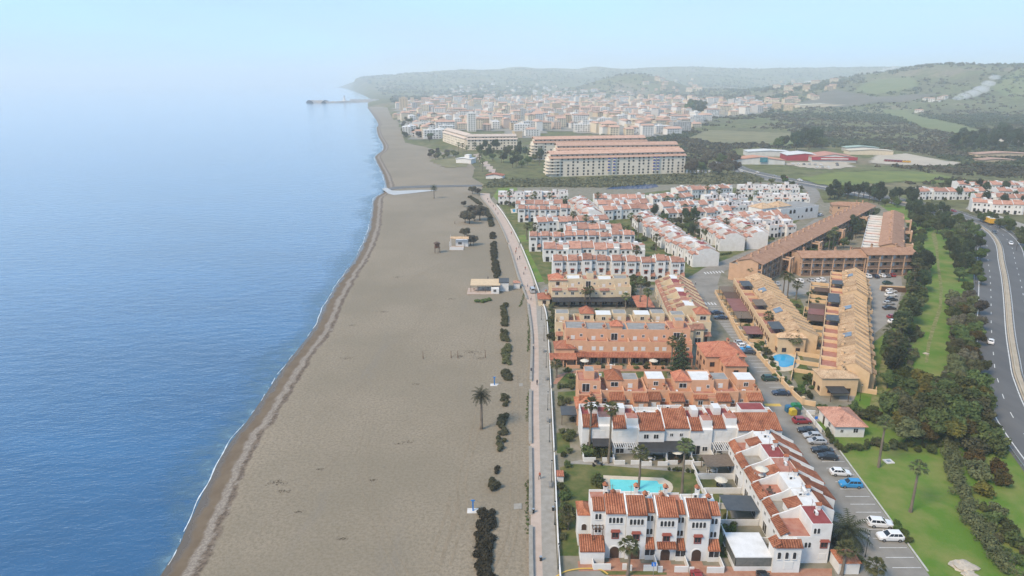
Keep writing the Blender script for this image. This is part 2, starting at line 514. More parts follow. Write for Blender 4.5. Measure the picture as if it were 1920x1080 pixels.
# ---- flat sheets
M_ASPH = mat('asphalt_old', (.165, .152, .132), .9, (.235, .22, .195), .16, 8, .2, 12, coord='World')
M_HWAY = mat('highway_asphalt', (.082, .082, .083), .85, (.112, .11, .108), .12, 5, .15, 10, coord='World', stretch=(1, .25, 1))
M_PAVE = mat('pale_paving', (.28, .262, .232), .9, (.215, .198, .17), .8, 6, .2, 8, lo=.35, hi=.7, coord='World')
M_PINK = mat('pink_paving', (.42, .335, .28), .9, (.36, .285, .235), .5, 6, .1, 8, coord='World')
M_TERRA = mat('terracotta_paving', (.27, .13, .085), .85, (.34, .19, .13), .9, 6, .2, 7, coord='World')
M_LAWN = mat('lawn_grass', (.048, .078, .014), .95, (.15, .135, .05), .25, 8, .6, 9, lo=.38, hi=.66, coord='World')
M_LUSH = mat('lush_grass', (.075, .15, .012), .95, (.185, .185, .055), .13, 8, .8, 5, lo=.40, hi=.72, coord='World')
M_YARD = mat('yard_earth', (.22, .195, .155), .95, (.13, .125, .08), .3, 6, .4, 6, coord='World')
M_DIRT = mat('dirt_path', (.30, .255, .18), .95, (.20, .18, .11), .5, 5, .4, 6, coord='World')
M_LINE = mat('road_paint', (.62, .62, .60), .7, (.42, .42, .41), 1.2, 4, coord='World')
M_YLINE = mat('yellow_paint', (.55, .36, .06), .7, (.45, .30, .08), 2)
M_KERB = mat('kerb_stone', (.42, .41, .39), .9, (.33, .32, .30), 1.0)
def sheet(name, pts, z, m, px=True, skirt=0.0):
    P = [G(a, b) for a, b in pts] if px else [Vector((a, b, 0)) for a, b in pts]
    ar = sum(P[i].x * P[(i+1) % len(P)].y - P[(i+1) % len(P)].x * P[i].y for i in range(len(P)))
    if ar < 0: P = P[::-1]
    mb = MB()
    if skirt: mb.prism([(p.x, p.y) for p in P], z - skirt, z)
    else: mb.add([(p.x, p.y, z) for p in P], [tuple(range(len(P)))])
    return struct(name, mb.mesh(name, m))
def strip_pts(line, off):
    out = []
    for i, p in enumerate(line):
        d = (line[min(i+1, len(line)-1)] - line[max(i-1, 0)]); d.z = 0; d.normalize()
        out.append(p + Vector((d.y, -d.x, 0)) * off)
    return out
def strip(mb, line, o0, o1, z, mi=0, zf=None):
    a, b = strip_pts(line, o0), strip_pts(line, o1)
    n = len(line)
    zz = lambda p: z + (zf(p.x, p.y) if zf else 0)
    mb.add([(p.x, p.y, zz(p)) for p in a] + [(p.x, p.y, zz(p)) for p in b], [(i, n + i, n + i + 1, i + 1)[::-1] for i in range(n - 1)], mi)
def resample(line, step):
    out = [line[0]]; acc = 0
    for a, b in zip(line, line[1:]):
        L = (b - a).length; 
        if L < 1e-6: continue
        s = step - acc
        while s <= L: out.append(a + (b - a) * (s / L)); s += step
        acc = L - (s - step)
    return out

# ---- promenade: pink path beside the wall, grey paving towards the houses
pw = [G(a, b) for a, b in [(996,1080),(995,900),(994,760),(997,640),(992,590),(987,560),(972,520),(957,470),(942,430),(922,395),(903,372),(900,362)]]
pw = [Vector((pw[0].x + .2, 50, 0)), Vector((pw[0].x + .1, 72, 0))] + pw
pr = [G(a, b) for a, b in [(1046,1080),(1038,900),(1032,760),(1026,640),(1022,590),(1012,560),(997,515),(977,465),(957,425),(938,395),(921,374),(919,363)]]
pr = [Vector((pr[0].x + .4, 50, 0)), Vector((pr[0].x + .2, 72, 0))] + pr
pws, prs = smooth_line(pw, 5), smooth_line(pr, 5)
n = len(pws)
mid = [a + (b - a) * (.43 if a.y < 215 else .43 + .5 * ss(215, 270, a.y)) for a, b in zip(pws, prs)]
def ribbon(name, A, B, z, m):
    mb = MB(); k = len(A)
    mb.add([(p.x, p.y, z) for p in A] + [(p.x, p.y, z) for p in B], [(i, k + i, k + i + 1, i + 1) for i in range(k - 1)])
    return struct(name, mb.mesh(name, m))
ribbon('promenade_path', pws, mid, .112, M_PINK)
ribbon('promenade_paving', mid, prs, .108, M_PAVE)

# ---- base ground of the housing estate, and the green land beside the highway
sheet('estate_ground', [(1040,1280),(1046,1080),(1038,900),(1032,760),(1026,640),(1020,590),(997,515),(957,425),(921,374),(935,352),(1100,350),(1300,345),(1420,340),
      (1530,352),(1545,380),(1640,380),(1700,400),(1712,470),(1700,520),(1690,600),(1640,640),(1600,760),(1560,790),(1760,1090),(1900,1280)], .0, M_YARD)
sheet('verge_grass', [(1790,1150),(1745,1082),(1640,938),(1556,828),(1530,790),(1600,755),(1640,640),(1692,600),(1702,520),(1712,470),(1702,420),(1650,385),(1700,378),
      (1765,390),(1832,428),(1846,480),(1845,560),(1848,650),(1860,725),(1885,800),(1925,890),(2000,1010),(2080,1150)], .006, M_LUSH)
M_TRAIL = mat('worn_trail', (.22, .20, .09), .95, (.09, .12, .02), .6, 6, coord='World')
sheet('dirt_path', [(1752,430),(1758,452),(1762,500),(1768,540),(1766,580),(1752,620),(1744,650),(1740,680),(1734,680),(1738,645),(1747,612),(1760,575),(1762,545),(1757,500),(1754,470),(1746,440)], .012, M_TRAIL)
sheet('dirt_track', [(1690,600),(1660,650),(1635,740),(1630,765),(1655,765),(1668,700),(1690,640),(1702,600)], .012, M_TRAIL)
sheet('gravel_verge', [(1838,440),(1842,520),(1840,580),(1842,640),(1850,700),(1870,770),(1895,835),(1930,905),(1955,950),(1975,940),(1925,895),(1892,822),(1866,752),(1850,680),(1846,600),(1846,500),(1842,445)], .016, M_YARD)

# ---- highway
hw_px = [(1912.6,717),(1902,671),(1894,619),(1889,560),(1884,520),(1878,490),(1873,460),(1860,440),(1843,427),(1822,417),(1787,405),(1767,397.5),(1730,387.5),
         (1680,377),(1640,369),(1590,359),(1530,347.5),(1470,336.5),(1410,324),(1378,314),(1358,303)]
hw = [G(a, b) for a, b in hw_px]
h0 = (hw[0] - hw[1]).normalized()
hw = [hw[0] + h0 * 75 + Vector((14, 0, 0)), hw[0] + h0 * 30 + Vector((3, 0, 0))] + hw
hw = smooth_line(hw, 6)
hz = lambda x, y: TZ(x, y)
mb = MB(); strip(mb, hw, -10.9, 10.9, .05, 0, hz)
road = struct('highway', mb.mesh('highway', M_HWAY))
mb = MB()
for o in (-1.25, 1.25, -9.0, 9.0): strip(mb, hw, o - .13, o + .13, .056, 0, hz)
tag(obj('edge_line', mb.mesh('edge_line', M_LINE), road), kind='stuff')
mb = MB()
hwf = resample(hw, 1.0)
for o in (-5.1, 5.1):
    k = 0
    while k + 3 < len(hwf):
        strip(mb, hwf[k:k+4], o - .1, o + .1, .057, 0, hz); k += 11
tag(obj('lane_dash', mb.mesh('lane_dash', M_LINE), road), kind='stuff')
M_CONC = mat('median_concrete', (.40, .345, .27), .9, (.32, .28, .22), .3, 5, coord='World')
mb = MB()
strip(mb, hw, -.85, .85, .09, 0, hz)
struct('median_strip', mb.mesh('median_strip', M_CONC))
# slip road and the road behind the white village
M_LANE = M_ASPH
slip = smooth_line([G(a, b) for a, b in [(1400,330),(1445,338),(1492,345),(1518,353),(1526,364),(1520,377),(1490,388)]], 6)
mb = MB(); strip(mb, slip, -4, 4, .03); struct('slip_road', mb.mesh('slip_road', M_LANE))

# ---- estate road with its parking bays
sheet('estate_road', [(1600,1290),(1568,1084),(1530,960),(1500,880),(1462,800),(1420,720),(1398,668),(1345,600),(1310,566),(1285,540),(1288,525),(1318,503),(1362,486),(1430,462),(1500,430),(1528,410),
      (1542,408),(1520,428),(1450,465),(1385,494),(1352,512),(1345,535),(1350,560),(1372,605),(1442,684),(1502,762),(1564,834),(1642,940),(1746,1084),(1870,1290)], .022, M_ASPH)
M_LOT = mat('car_park_surface', (.21, .197, .178), .9, (.25, .237, .215), .25, 5, .1, 10, coord='World')
sheet('car_park', [(1606,656),(1618,590),(1622,540),(1612,516),(1690,516),(1692,545),(1672,600),(1640,625),(1636,655)], .024, M_LOT)
sheet('car_park', [(1438,545),(1440,528),(1500,522),(1545,518),(1600,514),(1625,516),(1625,535),(1540,536),(1520,550),(1470,556)], .028, M_LOT)
sheet('forecourt', [(1420,522),(1450,545),(1440,560),(1415,548)], .026, M_LOT)
# ================================================================ plants
def leaf_mat(name, a, b, c=None, scale=.6):
    m = bpy.data.materials.new(name); m.use_nodes = True
    n, l = m.node_tree.nodes, m.node_tree.links
    p = n['Principled BSDF']; p.inputs['Roughness'].default_value = .75; p.inputs['Specular IOR Level'].default_value = .2
    geo = n.new('ShaderNodeNewGeometry'); t = n.new('ShaderNodeTexNoise'); t.inputs['Scale'].default_value = scale; t.inputs['Detail'].default_value = 4
    l.new(geo.outputs['Position'], t.inputs['Vector'])
    r = n.new('ShaderNodeValToRGB'); e = r.color_ramp.elements
    e[0].position = .33; e[0].color = (*a, 1); e[1].position = .66; e[1].color = (*b, 1)
    l.new(t.outputs['Fac'], r.inputs['Fac'])
    oi = n.new('ShaderNodeObjectInfo'); hs = n.new('ShaderNodeHueSaturation')
    mr = n.new('ShaderNodeMapRange'); mr.inputs['To Min'].default_value = .65; mr.inputs['To Max'].default_value = 1.6
    l.new(oi.outputs['Random'], mr.inputs['Value']); l.new(mr.outputs['Result'], hs.inputs['Value'])
    m2 = n.new('ShaderNodeMapRange'); m2.inputs['To Min'].default_value = .455; m2.inputs['To Max'].default_value = .52
    l.new(oi.outputs['Random'], m2.inputs['Value']); l.new(m2.outputs['Result'], hs.inputs['Hue'])
    l.new(r.outputs['Color'], hs.inputs['Color']); l.new(hs.outputs['Color'], p.inputs['Base Color'])
    tr = n.new('ShaderNodeBsdfTranslucent'); l.new(hs.outputs['Color'], tr.inputs['Color'])
    mx = n.new('ShaderNodeMixShader'); mx.inputs[0].default_value = .25
    o = n['Material Output']; l.new(p.outputs[0], mx.inputs[1]); l.new(tr.outputs[0], mx.inputs[2]); l.new(mx.outputs[0], o.inputs['Surface'])
    return m
L_TREE = leaf_mat('leaves_evergreen', (.032, .052, .016), (.092, .118, .038))
L_OLIVE = leaf_mat('leaves_olive', (.05, .06, .027), (.125, .135, .06))
L_YEL = leaf_mat('leaves_yellowing', (.05, .055, .015), (.12, .095, .02))
L_PINE = leaf_mat('leaves_pine', (.022, .038, .018), (.058, .078, .034))
L_BRIGHT = leaf_mat('leaves_bright', (.035, .06, .012), (.075, .11, .025))
L_GREY = leaf_mat('leaves_dusty', (.06, .055, .035), (.12, .108, .075))
L_TWIG = leaf_mat('leaves_dark_scrub', (.03, .03, .015), (.07, .066, .034), scale=1.5)
L_PALM = leaf_mat('palm_fronds', (.036, .052, .018), (.115, .125, .05), scale=1.2)
L_DRY = leaf_mat('palm_skirt', (.13, .105, .06), (.22, .18, .11), scale=1.2)
M_BARK = mat('bark', (.095, .075, .055), .95, (.15, .12, .09), 2.0, 4, .5, 8)
M_PBARK = mat('palm_bark', (.12, .10, .078), .95, (.20, .165, .13), 1.2, 4, .5, 10, stretch=(1, 1, 4))

def leaf_cloud(seed, blobs, n_leaf, size, up=.45):
    """leaves as small faces scattered over overlapping blobs [(x,y,z,rx,ry,rz)]"""
    g = np.random.default_rng(seed)
    vol = np.array([(b[3] * b[4] * b[5]) ** .67 for b in blobs]); vol = vol / vol.sum()
    pick = g.choice(len(blobs), n_leaf, p=vol)
    B = np.array(blobs)[pick]
    d = g.normal(size=(n_leaf, 3)); d /= np.linalg.norm(d, axis=1)[:, None]
    r = (1 - .38 * g.random(n_leaf) ** 1.6) * (1 + .10 * g.normal(size=n_leaf))
    P = B[:, :3] + d * r[:, None] * B[:, 3:6]
    nrm = d + g.normal(size=(n_leaf, 3)) * .55 + np.array([0, 0, up]); nrm /= np.linalg.norm(nrm, axis=1)[:, None]
    a = np.cross(nrm, g.normal(size=(n_leaf, 3))); a /= np.linalg.norm(a, axis=1)[:, None]
    b = np.cross(nrm, a)
    s = size * (.6 + .8 * g.random(n_leaf)); s = s[:, None]
    V = np.stack([P - a * s, P - b * s * .55, P + a * s, P + b * s * .55], 1).reshape(-1, 3)
    F = np.arange(n_leaf * 4).reshape(-1, 4)
    return V, F
def cloud_mesh(name, V, F, m):
    me = bpy.data.meshes.new(name)
    nv, nf = len(V), len(F)
    me.vertices.add(nv); me.vertices.foreach_set('co', V.astype(np.float32).ravel())
    me.loops.add(nf * 4); me.loops.foreach_set('vertex_index', F.ravel().astype(np.int32))
    me.polygons.add(nf); me.polygons.foreach_set('loop_start', np.arange(0, nf * 4, 4, dtype=np.int32))
    me.update(calc_edges=True); me.materials.append(m)
    return me
def crown_blobs(seed, rx, rz, n, zc, flat=1.0):
    q = random.Random(seed); out = [(0, 0, zc, rx * .62, rx * .62, rz * .62)]
    for i in range(n):
        a = q.uniform(0, 6.28); e = q.uniform(-.45, 1.1); k = q.uniform(.45, .8)
        out.append((math.cos(a) * math.cos(e) * rx * k, math.sin(a) * math.cos(e) * rx * k, zc + math.sin(e) * rz * k * flat,
                    rx * q.uniform(.26, .45), rx * q.uniform(.26, .45), rz * q.uniform(.24, .42)))
    return out
def tree_meshes(kind, v):
    key = ('tree', kind, v)
    if key in CACHE: return CACHE[key]
    q = random.Random(hash((len(kind), v)) % 999 + v * 13)
    spec = dict(round=(2.6, 2.3, 9, 3.3, L_TREE), olive=(2.4, 2.0, 9, 3.0, L_OLIVE), yellow=(2.5, 2.1, 9, 2.9, L_YEL),
                bright=(2.4, 2.0, 9, 2.9, L_BRIGHT), grey=(2.5, 2.2, 10, 3.0, L_GREY), umbrella=(3.2, 1.3, 10, 6.4, L_PINE),
                tall=(2.3, 3.6, 12, 5.4, L_PINE), cypress=(.95, 3.9, 8, 4.3, L_PINE))[kind]
    rx, rz, n, zc, lm = spec
    V, F = leaf_cloud(v * 7 + len(kind), crown_blobs(v + 31 * len(kind), rx, rz, n, zc), 2600 if kind != 'cypress' else 1800, .23)
    crown = cloud_mesh('crown', V, F, lm)
    mb = MB(); zt = zc
    mb.tube([(0, 0, -.1), (q.uniform(-.1, .1), q.uniform(-.1, .1), zt * .5), (q.uniform(-.2, .2), q.uniform(-.2, .2), zt)], [.20, .15, .07], 7)
    for i in range(5):
        a = i * 1.26 + q.random(); z0 = zt * q.uniform(.4, .7)
        mb.tube([(0, 0, z0), (math.cos(a) * rx * .35, math.sin(a) * rx * .35, z0 + rz * .35), (math.cos(a) * rx * .7, math.sin(a) * rx * .7, zt + rz * q.uniform(0, .4))], [.09, .06, .025], 5)
    trunk = mb.mesh('trunk', M_BARK, True)
    CACHE[key] = (trunk, crown); return CACHE[key]
def tree(kind, p, s, label, group=None, name=None, sz=None):
    v = rng.randrange(4)
    tr, cr = tree_meshes(kind, v)
    nm = name or dict(round='evergreen_tree', olive='olive_tree', yellow='yellowing_tree', bright='leafy_tree', grey='dusty_tree',
                      umbrella='umbrella_pine', tall='pine_tree', cypress='cypress_tree')[kind]
    t = thing(nm, label, 'tree', p, rng.uniform(0, 6.28), group)
    t.scale = (s, s, sz or s)
    obj('trunk', tr, t); obj('crown', cr, t)
    return t
def shrub_mesh(kind, v):
    lm = dict(dark=L_TWIG, green=L_TREE, olive=L_OLIVE, bright=L_BRIGHT, grey=L_GREY, yellow=L_YEL)[kind]
    def mk():
        V, F = leaf_cloud(v + 50, crown_blobs(v + 77, 1.0, .8, 7, .55), 900, .12)
        V[:, 2] = np.maximum(V[:, 2], .0)
        return cloud_mesh('foliage', V, F, lm)
    return cached(('shrub', kind, v), mk)
def stem_mesh():
    def mk():
        mb = MB()
        for i in range(4):
            a = i * 1.6; mb.tube([(0, 0, -.05), (math.cos(a) * .25, math.sin(a) * .25, .45), (math.cos(a) * .5, math.sin(a) * .5, .8)], [.05, .035, .015], 5)
        return mb.mesh('stems', M_BARK)
    return cached('stem', mk)
def shrub(kind, p, s, label, group=None, sz=None, name='shrub'):
    t = thing(name, label, 'shrub', p, rng.uniform(0, 6.28), group); t.scale = (s, s, sz or s)
    obj('foliage', shrub_mesh(kind, rng.randrange(5)), t); obj('stems', stem_mesh(), t)
    return t
def hedge(name, line, w, h, kind, label, cat='hedge', dens=34, size=.16, group=None):
    """a clipped or rough hedge following a line of points"""
    lm = dict(dark=L_TWIG, green=L_TREE, olive=L_OLIVE, bright=L_BRIGHT, grey=L_GREY)[kind]
    p0 = line[0]; blobs = []
    pts = resample(line, max(.5, w * .45)) if len(line) > 1 else line
    q = random.Random(int(p0.x * 10) + int(p0.y))
    for p in pts:
        for k in range(max(1, int(w / 1.1))):
            blobs.append((p.x - p0.x + q.uniform(-.5, .5) * w * .7, p.y - p0.y + q.uniform(-.5, .5) * w * .5, h * q.uniform(.35, .6), w * q.uniform(.16, .40), w * q.uniform(.16, .40), h * q.uniform(.30, .62)))
    L = sum((b - a).length for a, b in zip(line, line[1:])) + w
    V, F = leaf_cloud(int(abs(p0.x * 7 + p0.y)), blobs, int(L * (w + 2 * h) * dens), size)
    V[:, 2] = np.maximum(V[:, 2], 0)
    t = thing(name, label, cat, (p0.x, p0.y, p0.z), 0, group)
    obj('foliage', cloud_mesh('foliage', V, F, lm), t)
    mb = MB()
    for p in pts[::2]:
        x, y = p.x - p0.x, p.y - p0.y
        mb.tube([(x, y, -.05), (x + .1, y, h * .4), (x + .2, y + .1, h * .7)], [.05, .04, .02], 4)
    tag(obj('stems', mb.mesh('stems', M_BARK), t), kind='stuff')
    return t

# ---- palms
def fan_palm_crown(v):
    def mk():
        q = random.Random(v); mb = MB()
        for i in range(30):
            az = i * 2.399 + q.uniform(-.2, .2); el = R(80) - R(110) * ((i + .5) / 30) ** .85 + q.uniform(-.12, .12)
            pet = q.uniform(.65, 1.0); rad = q.uniform(.95, 1.3)
            d = Vector((math.cos(az) * math.cos(el), math.sin(az) * math.cos(el), math.sin(el)))
            side = Vector((-math.sin(az), math.cos(az), 0)); up = side.cross(d) * -1
            c = d * pet
            mb.add([side * .02, side * -.02, c - side * .02, c + side * .02], [(0, 1, 2, 3)])
            for k in range(7):
                a = R(-44) + R(88) * k / 6
                da = (d * math.cos(a) + side * math.sin(a)); pa = (side * math.cos(a) - d * math.sin(a))
                r = rad * (1 - .22 * abs(k - 3) / 3)
                tip = c + da * r + Vector((0, 0, -.38 * r)) + up * (.05 * math.sin(k * 2.1))
                m_ = c + da * r * .6
                mb.add([c, m_ + pa * .095, tip, m_ - pa * .095], [(0, 1, 2, 3)])
        return mb.mesh('crown', L_PALM)
    return cached(('fan', v), mk)
def palm_skirt(v):
    def mk():
        q = random.Random(v + 5); mb = MB()
        for i in range(42):
            az = i * 2.399; z = -.15 - q.random() * .9; ln = q.uniform(.6, 1.0)
            o = Vector((math.cos(az), math.sin(az), 0)); s = Vector((-math.sin(az), math.cos(az), 0)) * q.uniform(.10, .2)
            a = o * .14 + Vector((0, 0, z)); b = o * (.32 + .25 * q.random()) + Vector((0, 0, z - ln * .5)); c = o * (.28 + .2 * q.random()) + Vector((0, 0, z - ln))
            mb.add([a - s * .4, a + s * .4, b + s, c + s * .3, c - s * .3, b - s], [(0, 1, 2, 3, 4, 5)])
        return mb.mesh('dry_skirt', L_DRY)
    return cached(('skirt', v), mk)
def palm_trunk():
    def mk():
        mb = MB(); pts, rad = [], []
        for i in range(9):
            t = i / 8; pts.append((.10 * math.sin(t * 2.2), .06 * math.sin(t * 3), t - .01)); rad.append(.28 - .10 * t + (.10 if i == 0 else 0))
        for i, p in enumerate(pts): mb
        mb.tube(pts, rad, 9)
        return mb.mesh('trunk', M_PBARK, True)
    return cached('ptrunk', mk)
def fan_palm(p, h, label, s=1.0, group='tall fan palms', dry=True):
    t = thing('fan_palm', label, 'palm', p, rng.uniform(0, 6.28), group)
    v = rng.randrange(4); lean = rng.uniform(-.3, .3)
    tr = obj('trunk', palm_trunk(), t, (0, 0, 0), rng.uniform(0, 6), (1, 1, h))
    c = obj('crown', fan_palm_crown(v), t, (.08 * 1, .05, h - .05), rng.uniform(0, 6), 1.02 * s)
    if dry: obj('dry_skirt', palm_skirt(v), t, (.08, .05, h - .05), rng.uniform(0, 6), .9 * s)
    return t
def date_crown(v):
    def mk():
        q = random.Random(v); mb = MB()
        for i in range(44):
            az = i * 2.399; el0 = R(82) - R(95) * (i / 43) ** .8 + q.uniform(-.1, .1); L = q.uniform(2.1, 2.7)
            pts = []; p = Vector((0, 0, 0)); el = el0
            for k in range(7):
                pts.append(p.copy()); p = p + Vector((math.cos(az) * math.cos(el), math.sin(az) * math.cos(el), math.sin(el))) * (L / 6); el -= R(11 + 5 * q.random())
            s = Vector((-math.sin(az), math.cos(az), 0))
            for k in range(1, 6):
                for sg in (-1, 1):
                    for h_ in (0, .5):
                        a = pts[k] + (pts[k+1] - pts[k]) * h_; fw = (pts[k+1] - pts[k]).normalized()
                        ln = .52 * (1 - .45 * abs(k - 2.5) / 3.5)
                        tip = a + s * sg * ln + fw * ln * .6 + Vector((0, 0, -.14))
                        mb.add([a - fw * .05, a + fw * .09, tip], [(0, 1, 2)])
            for k in range(6):
                mb.add([pts[k] + s * .025, pts[k] - s * .025, pts[k+1] - s * .02, pts[k+1] + s * .02], [(0, 1, 2, 3)])
        return mb.mesh('crown', L_PALM if v else leaf_mat('date_fronds', (.025, .032, .016), (.06, .07, .032), scale=1.2))
    return cached(('date', v), mk)
def date_palm(p, h, s, label, v=0, group=None):
    t = thing('date_palm', label, 'palm', p, 1.0, group)
    obj('trunk', palm_trunk(), t, (0, 0, 0), 0, (1.25, 1.25, h)); obj('crown', date_crown(v), t, (.1, .05, h - .05), .4, s)
    return t
def norfolk_pine(p, h, label):
    t = thing('norfolk_pine', label, 'tree', p)
    q = random.Random(3); blobs = []
    nt = 17
    for i in range(nt):
        z = h * (.10 + .88 * i / nt); r = h * .235 * (1 - i / nt) ** .8 + .15
        for k in range(6):
            a = k * 1.047 + i * .5
            for f in (.35, .65, .92): blobs.append((math.cos(a) * r * f, math.sin(a) * r * f, z - .10 * r * f, r * .20, r * .20, h * .017))
    V, F = leaf_cloud(9, blobs, 7000, .17, .2)
    obj('crown', cloud_mesh('crown', V, F, L_PINE), t)
    obj('trunk', MB().tube([(0, 0, -.1), (0, 0, h * .5), (0, 0, h)], [.28, .17, .03], 7).mesh('trunk', M_BARK), t)
    return t
# ================================================================ cars, people, small things
M_GLASS = mat('dark_glass', (.012, .014, .017), .08, spec=.6)
M_TYRE = mat('tyre_rubber', (.012, .012, .012), .85)
M_RIM = mat('wheel_rim', (.35, .35, .36), .35, metal=.8)
M_LAMP = mat('lamp_glass', (.6, .6, .58), .15, spec=.6)
M_RED = mat('tail_glass', (.25, .012, .01), .2, spec=.6)
M_BLACKP = mat('black_plastic', (.018, .018, .019), .6)
PAINT = {}
for nm, c in dict(white=(.62, .62, .62), silver=(.33, .34, .35), black=(.012, .012, .014), dark=(.03, .034, .042), navy=(.018, .026, .05), blue=(.02, .20, .42),
                  red=(.22, .018, .02), grey=(.12, .125, .13), green=(.02, .05, .035), yellow=(.62, .34, .015)).items():
    m = mat('car_paint_' + nm, c, .28, spec=.55); m.node_tree.nodes['Principled BSDF'].inputs['Coat Weight'].default_value = .4
    PAINT[nm] = m
CARS = dict(hatch=dict(L=4.1, W=1.76, zb=.92, zr=1.46, hood=.90, rear=.96, cb=(-1.85, .98), cr=(-1.35, .22)),
            suv=dict(L=4.4, W=1.84, zb=1.04, zr=1.64, hood=1.02, rear=1.08, cb=(-2.05, 1.02), cr=(-1.68, .32)),
            sedan=dict(L=4.6, W=1.8, zb=.93, zr=1.43, hood=.90, rear=.96, cb=(-1.75, 1.05), cr=(-.95, .22)),
            van=dict(L=4.9, W=1.95, zb=1.15, zr=2.05, hood=1.08, rear=1.15, cb=(-2.38, 1.45), cr=(-2.28, .85)))
def car_meshes(kind):
    def mk():
        c = CARS[kind]; L, W = c['L'] / 2, c['W'] / 2
        mb = MB()
        st = [(-L, .80, .36, c['rear'] - .16), (-L + .08, .90, .28, c['rear'] - .04), (-L + .45, .99, .24, c['rear']), (c['cb'][0] + .35, 1.0, .22, c['zb']), (0, 1.0, .22, c['zb']),
              (c['cb'][1] - .1, 1.0, .22, c['zb']), (L - .55, .985, .24, c['hood'] - .06), (L - .16, .90, .27, c['hood'] - .17), (L, .76, .34, c['hood'] - .36)]
        o = 0; n = len(st)
        for x, w, z0, z1 in st:
            w *= W; h = z1 - z0
            mb.v += [(x, -w * .9, z0), (x, -w, z0 + h * .22), (x, -w, z0 + h * .66), (x, -w * .955, z1 - h * .07), (x, -w * .86, z1),
                     (x, w * .86, z1), (x, w * .955, z1 - h * .07), (x, w, z0 + h * .66), (x, w, z0 + h * .22), (x, w * .9, z0)]
        for i in range(n - 1):
            for k in range(10):
                a = i * 10 + k; b = i * 10 + (k + 1) % 10
                mb.f.append((a, b, b + 10, a + 10)); mb.m.append(0)
        mb.f.append(tuple(range(10))[::-1]); mb.m.append(0); mb.f.append(tuple(range((n-1)*10, n*10))); mb.m.append(0)
        # cabin
        (b0, b1), (r0, r1) = c['cb'], c['cr']; wb, wr = W * .90, W * .70; zb, zr = c['zb'] - .03, c['zr']
        xm = (r0 + r1) / 2
        V = [(b0, -wb, zb), (b1, -wb, zb), (b1, wb, zb), (b0, wb, zb), (r0, -wr, zr - .05), (r1, -wr, zr - .06), (r1, wr, zr - .06), (r0, wr, zr - .05),
             (r0 + .12, -wr * .8, zr), (r1 - .15, -wr * .8, zr), (r1 - .15, wr * .8, zr), (r0 + .12, wr * .8, zr)]
        mb.add(V, [(0, 1, 5, 4), (1, 2, 6, 5), (2, 3, 7, 6), (3, 0, 4, 7), (4, 5, 9, 8), (5, 6, 10, 9), (6, 7, 11, 10), (7, 4, 8, 11), (8, 9, 10, 11)])
        for sy in (-1, 1): mb.box(b1 - .30, sy * W * .95, zb, b1 - .12, sy * (W + .13), zb + .14)
        body = mb.mesh('body', PAINT['white'])
        def panel(q, off, i0=.10, i1=.90, j0=.14, j1=.90):
            a, b, cc, d = [Vector(p) for p in q]; nn = (b - a).cross(d - a).normalized() * off
            f = lambda s, t: (a + (b - a) * s) * (1 - t) + (d + (cc - d) * s) * t + nn
            return [f(i0, j0), f(i1, j0), f(i1, j1), f(i0, j1)]
        g = {}
        for nm, q, kw in (('windscreen', (V[1], V[2], V[6], V[5]), dict(i0=.06, i1=.94, j0=.06, j1=.96)), ('rear_window', (V[3], V[0], V[4], V[7]), dict(i0=.1, i1=.9, j0=.25, j1=.92)),
                          ('side_window', (V[0], V[1], V[5], V[4]), dict(i0=.08, i1=.92)), ('side_window_b', (V[2], V[3], V[7], V[6]), dict(i0=.08, i1=.92))):
            m2 = MB(); 
            if nm.startswith('side'):
                for a0, a1 in ((.07, .34), (.37, .63), (.66, .93)): m2.add(panel(q, .012, a0, a1), [(0, 1, 2, 3)])
            else: m2.add(panel(q, .012, **kw), [(0, 1, 2, 3)])
            g[nm] = m2.mesh(nm, M_GLASS)
        wm = MB(); seg = 14
        for (r, hw, mi) in ((.33, .11, 0), (.20, .118, 1)):
            o = len(wm.v)
            for y in (-hw, hw):
                for k in range(seg): t = 2 * math.pi * k / seg; wm.v.append((r * math.cos(t), y, r * math.sin(t)))
            for k in range(seg): wm.f.append((o + k, o + (k+1) % seg, o + seg + (k+1) % seg, o + seg + k)); wm.m.append(mi)
            wm.f.append(tuple(range(o, o + seg))); wm.m.append(mi); wm.f.append(tuple(range(o + 2*seg - 1, o + seg - 1, -1))); wm.m.append(mi)
        wheel = wm.mesh('wheel', [M_TYRE, M_RIM])
        hl = MB().box(-.09, -.2, -.07, .06, .2, .07).mesh('headlight', M_LAMP)
        tl = MB().box(-.05, -.13, -.12, .06, .13, .12).mesh('taillight', M_RED)
        return body, g, wheel, hl, tl
    return cached(('car', kind), mk)
def car(kind, paint, p, rz, label, group='cars parked on the estate', z=0.0, full=True):
    c = CARS[kind]; body, g, wheel, hl, tl = car_meshes(kind)
    t = thing('delivery_van' if kind == 'van' else 'car', label, 'van' if kind == 'van' else 'car', (p.x, p.y, z), rz, group)
    b = obj('body', body, t); b.material_slots[0].link = 'OBJECT'; b.material_slots[0].material = PAINT[paint]
    obj('windscreen', g['windscreen'], t); obj('rear_window', g['rear_window'], t)
    obj('side_window', g['side_window'], t); obj('side_window', g['side_window_b'], t)
    L, W = c['L'] / 2, c['W'] / 2
    for sx in (-.60, .64):
        for sy in (-1, 1): obj('wheel', wheel, t, (sx * L, sy * (W - .10), .33))
    if full:
        for sy in (-1, 1):
            obj('headlight', hl, t, (L - .14, sy * W * .62, c['hood'] - .27)); obj('taillight', tl, t, (-L + .06, sy * W * .72, c['rear'] - .24))
    return t

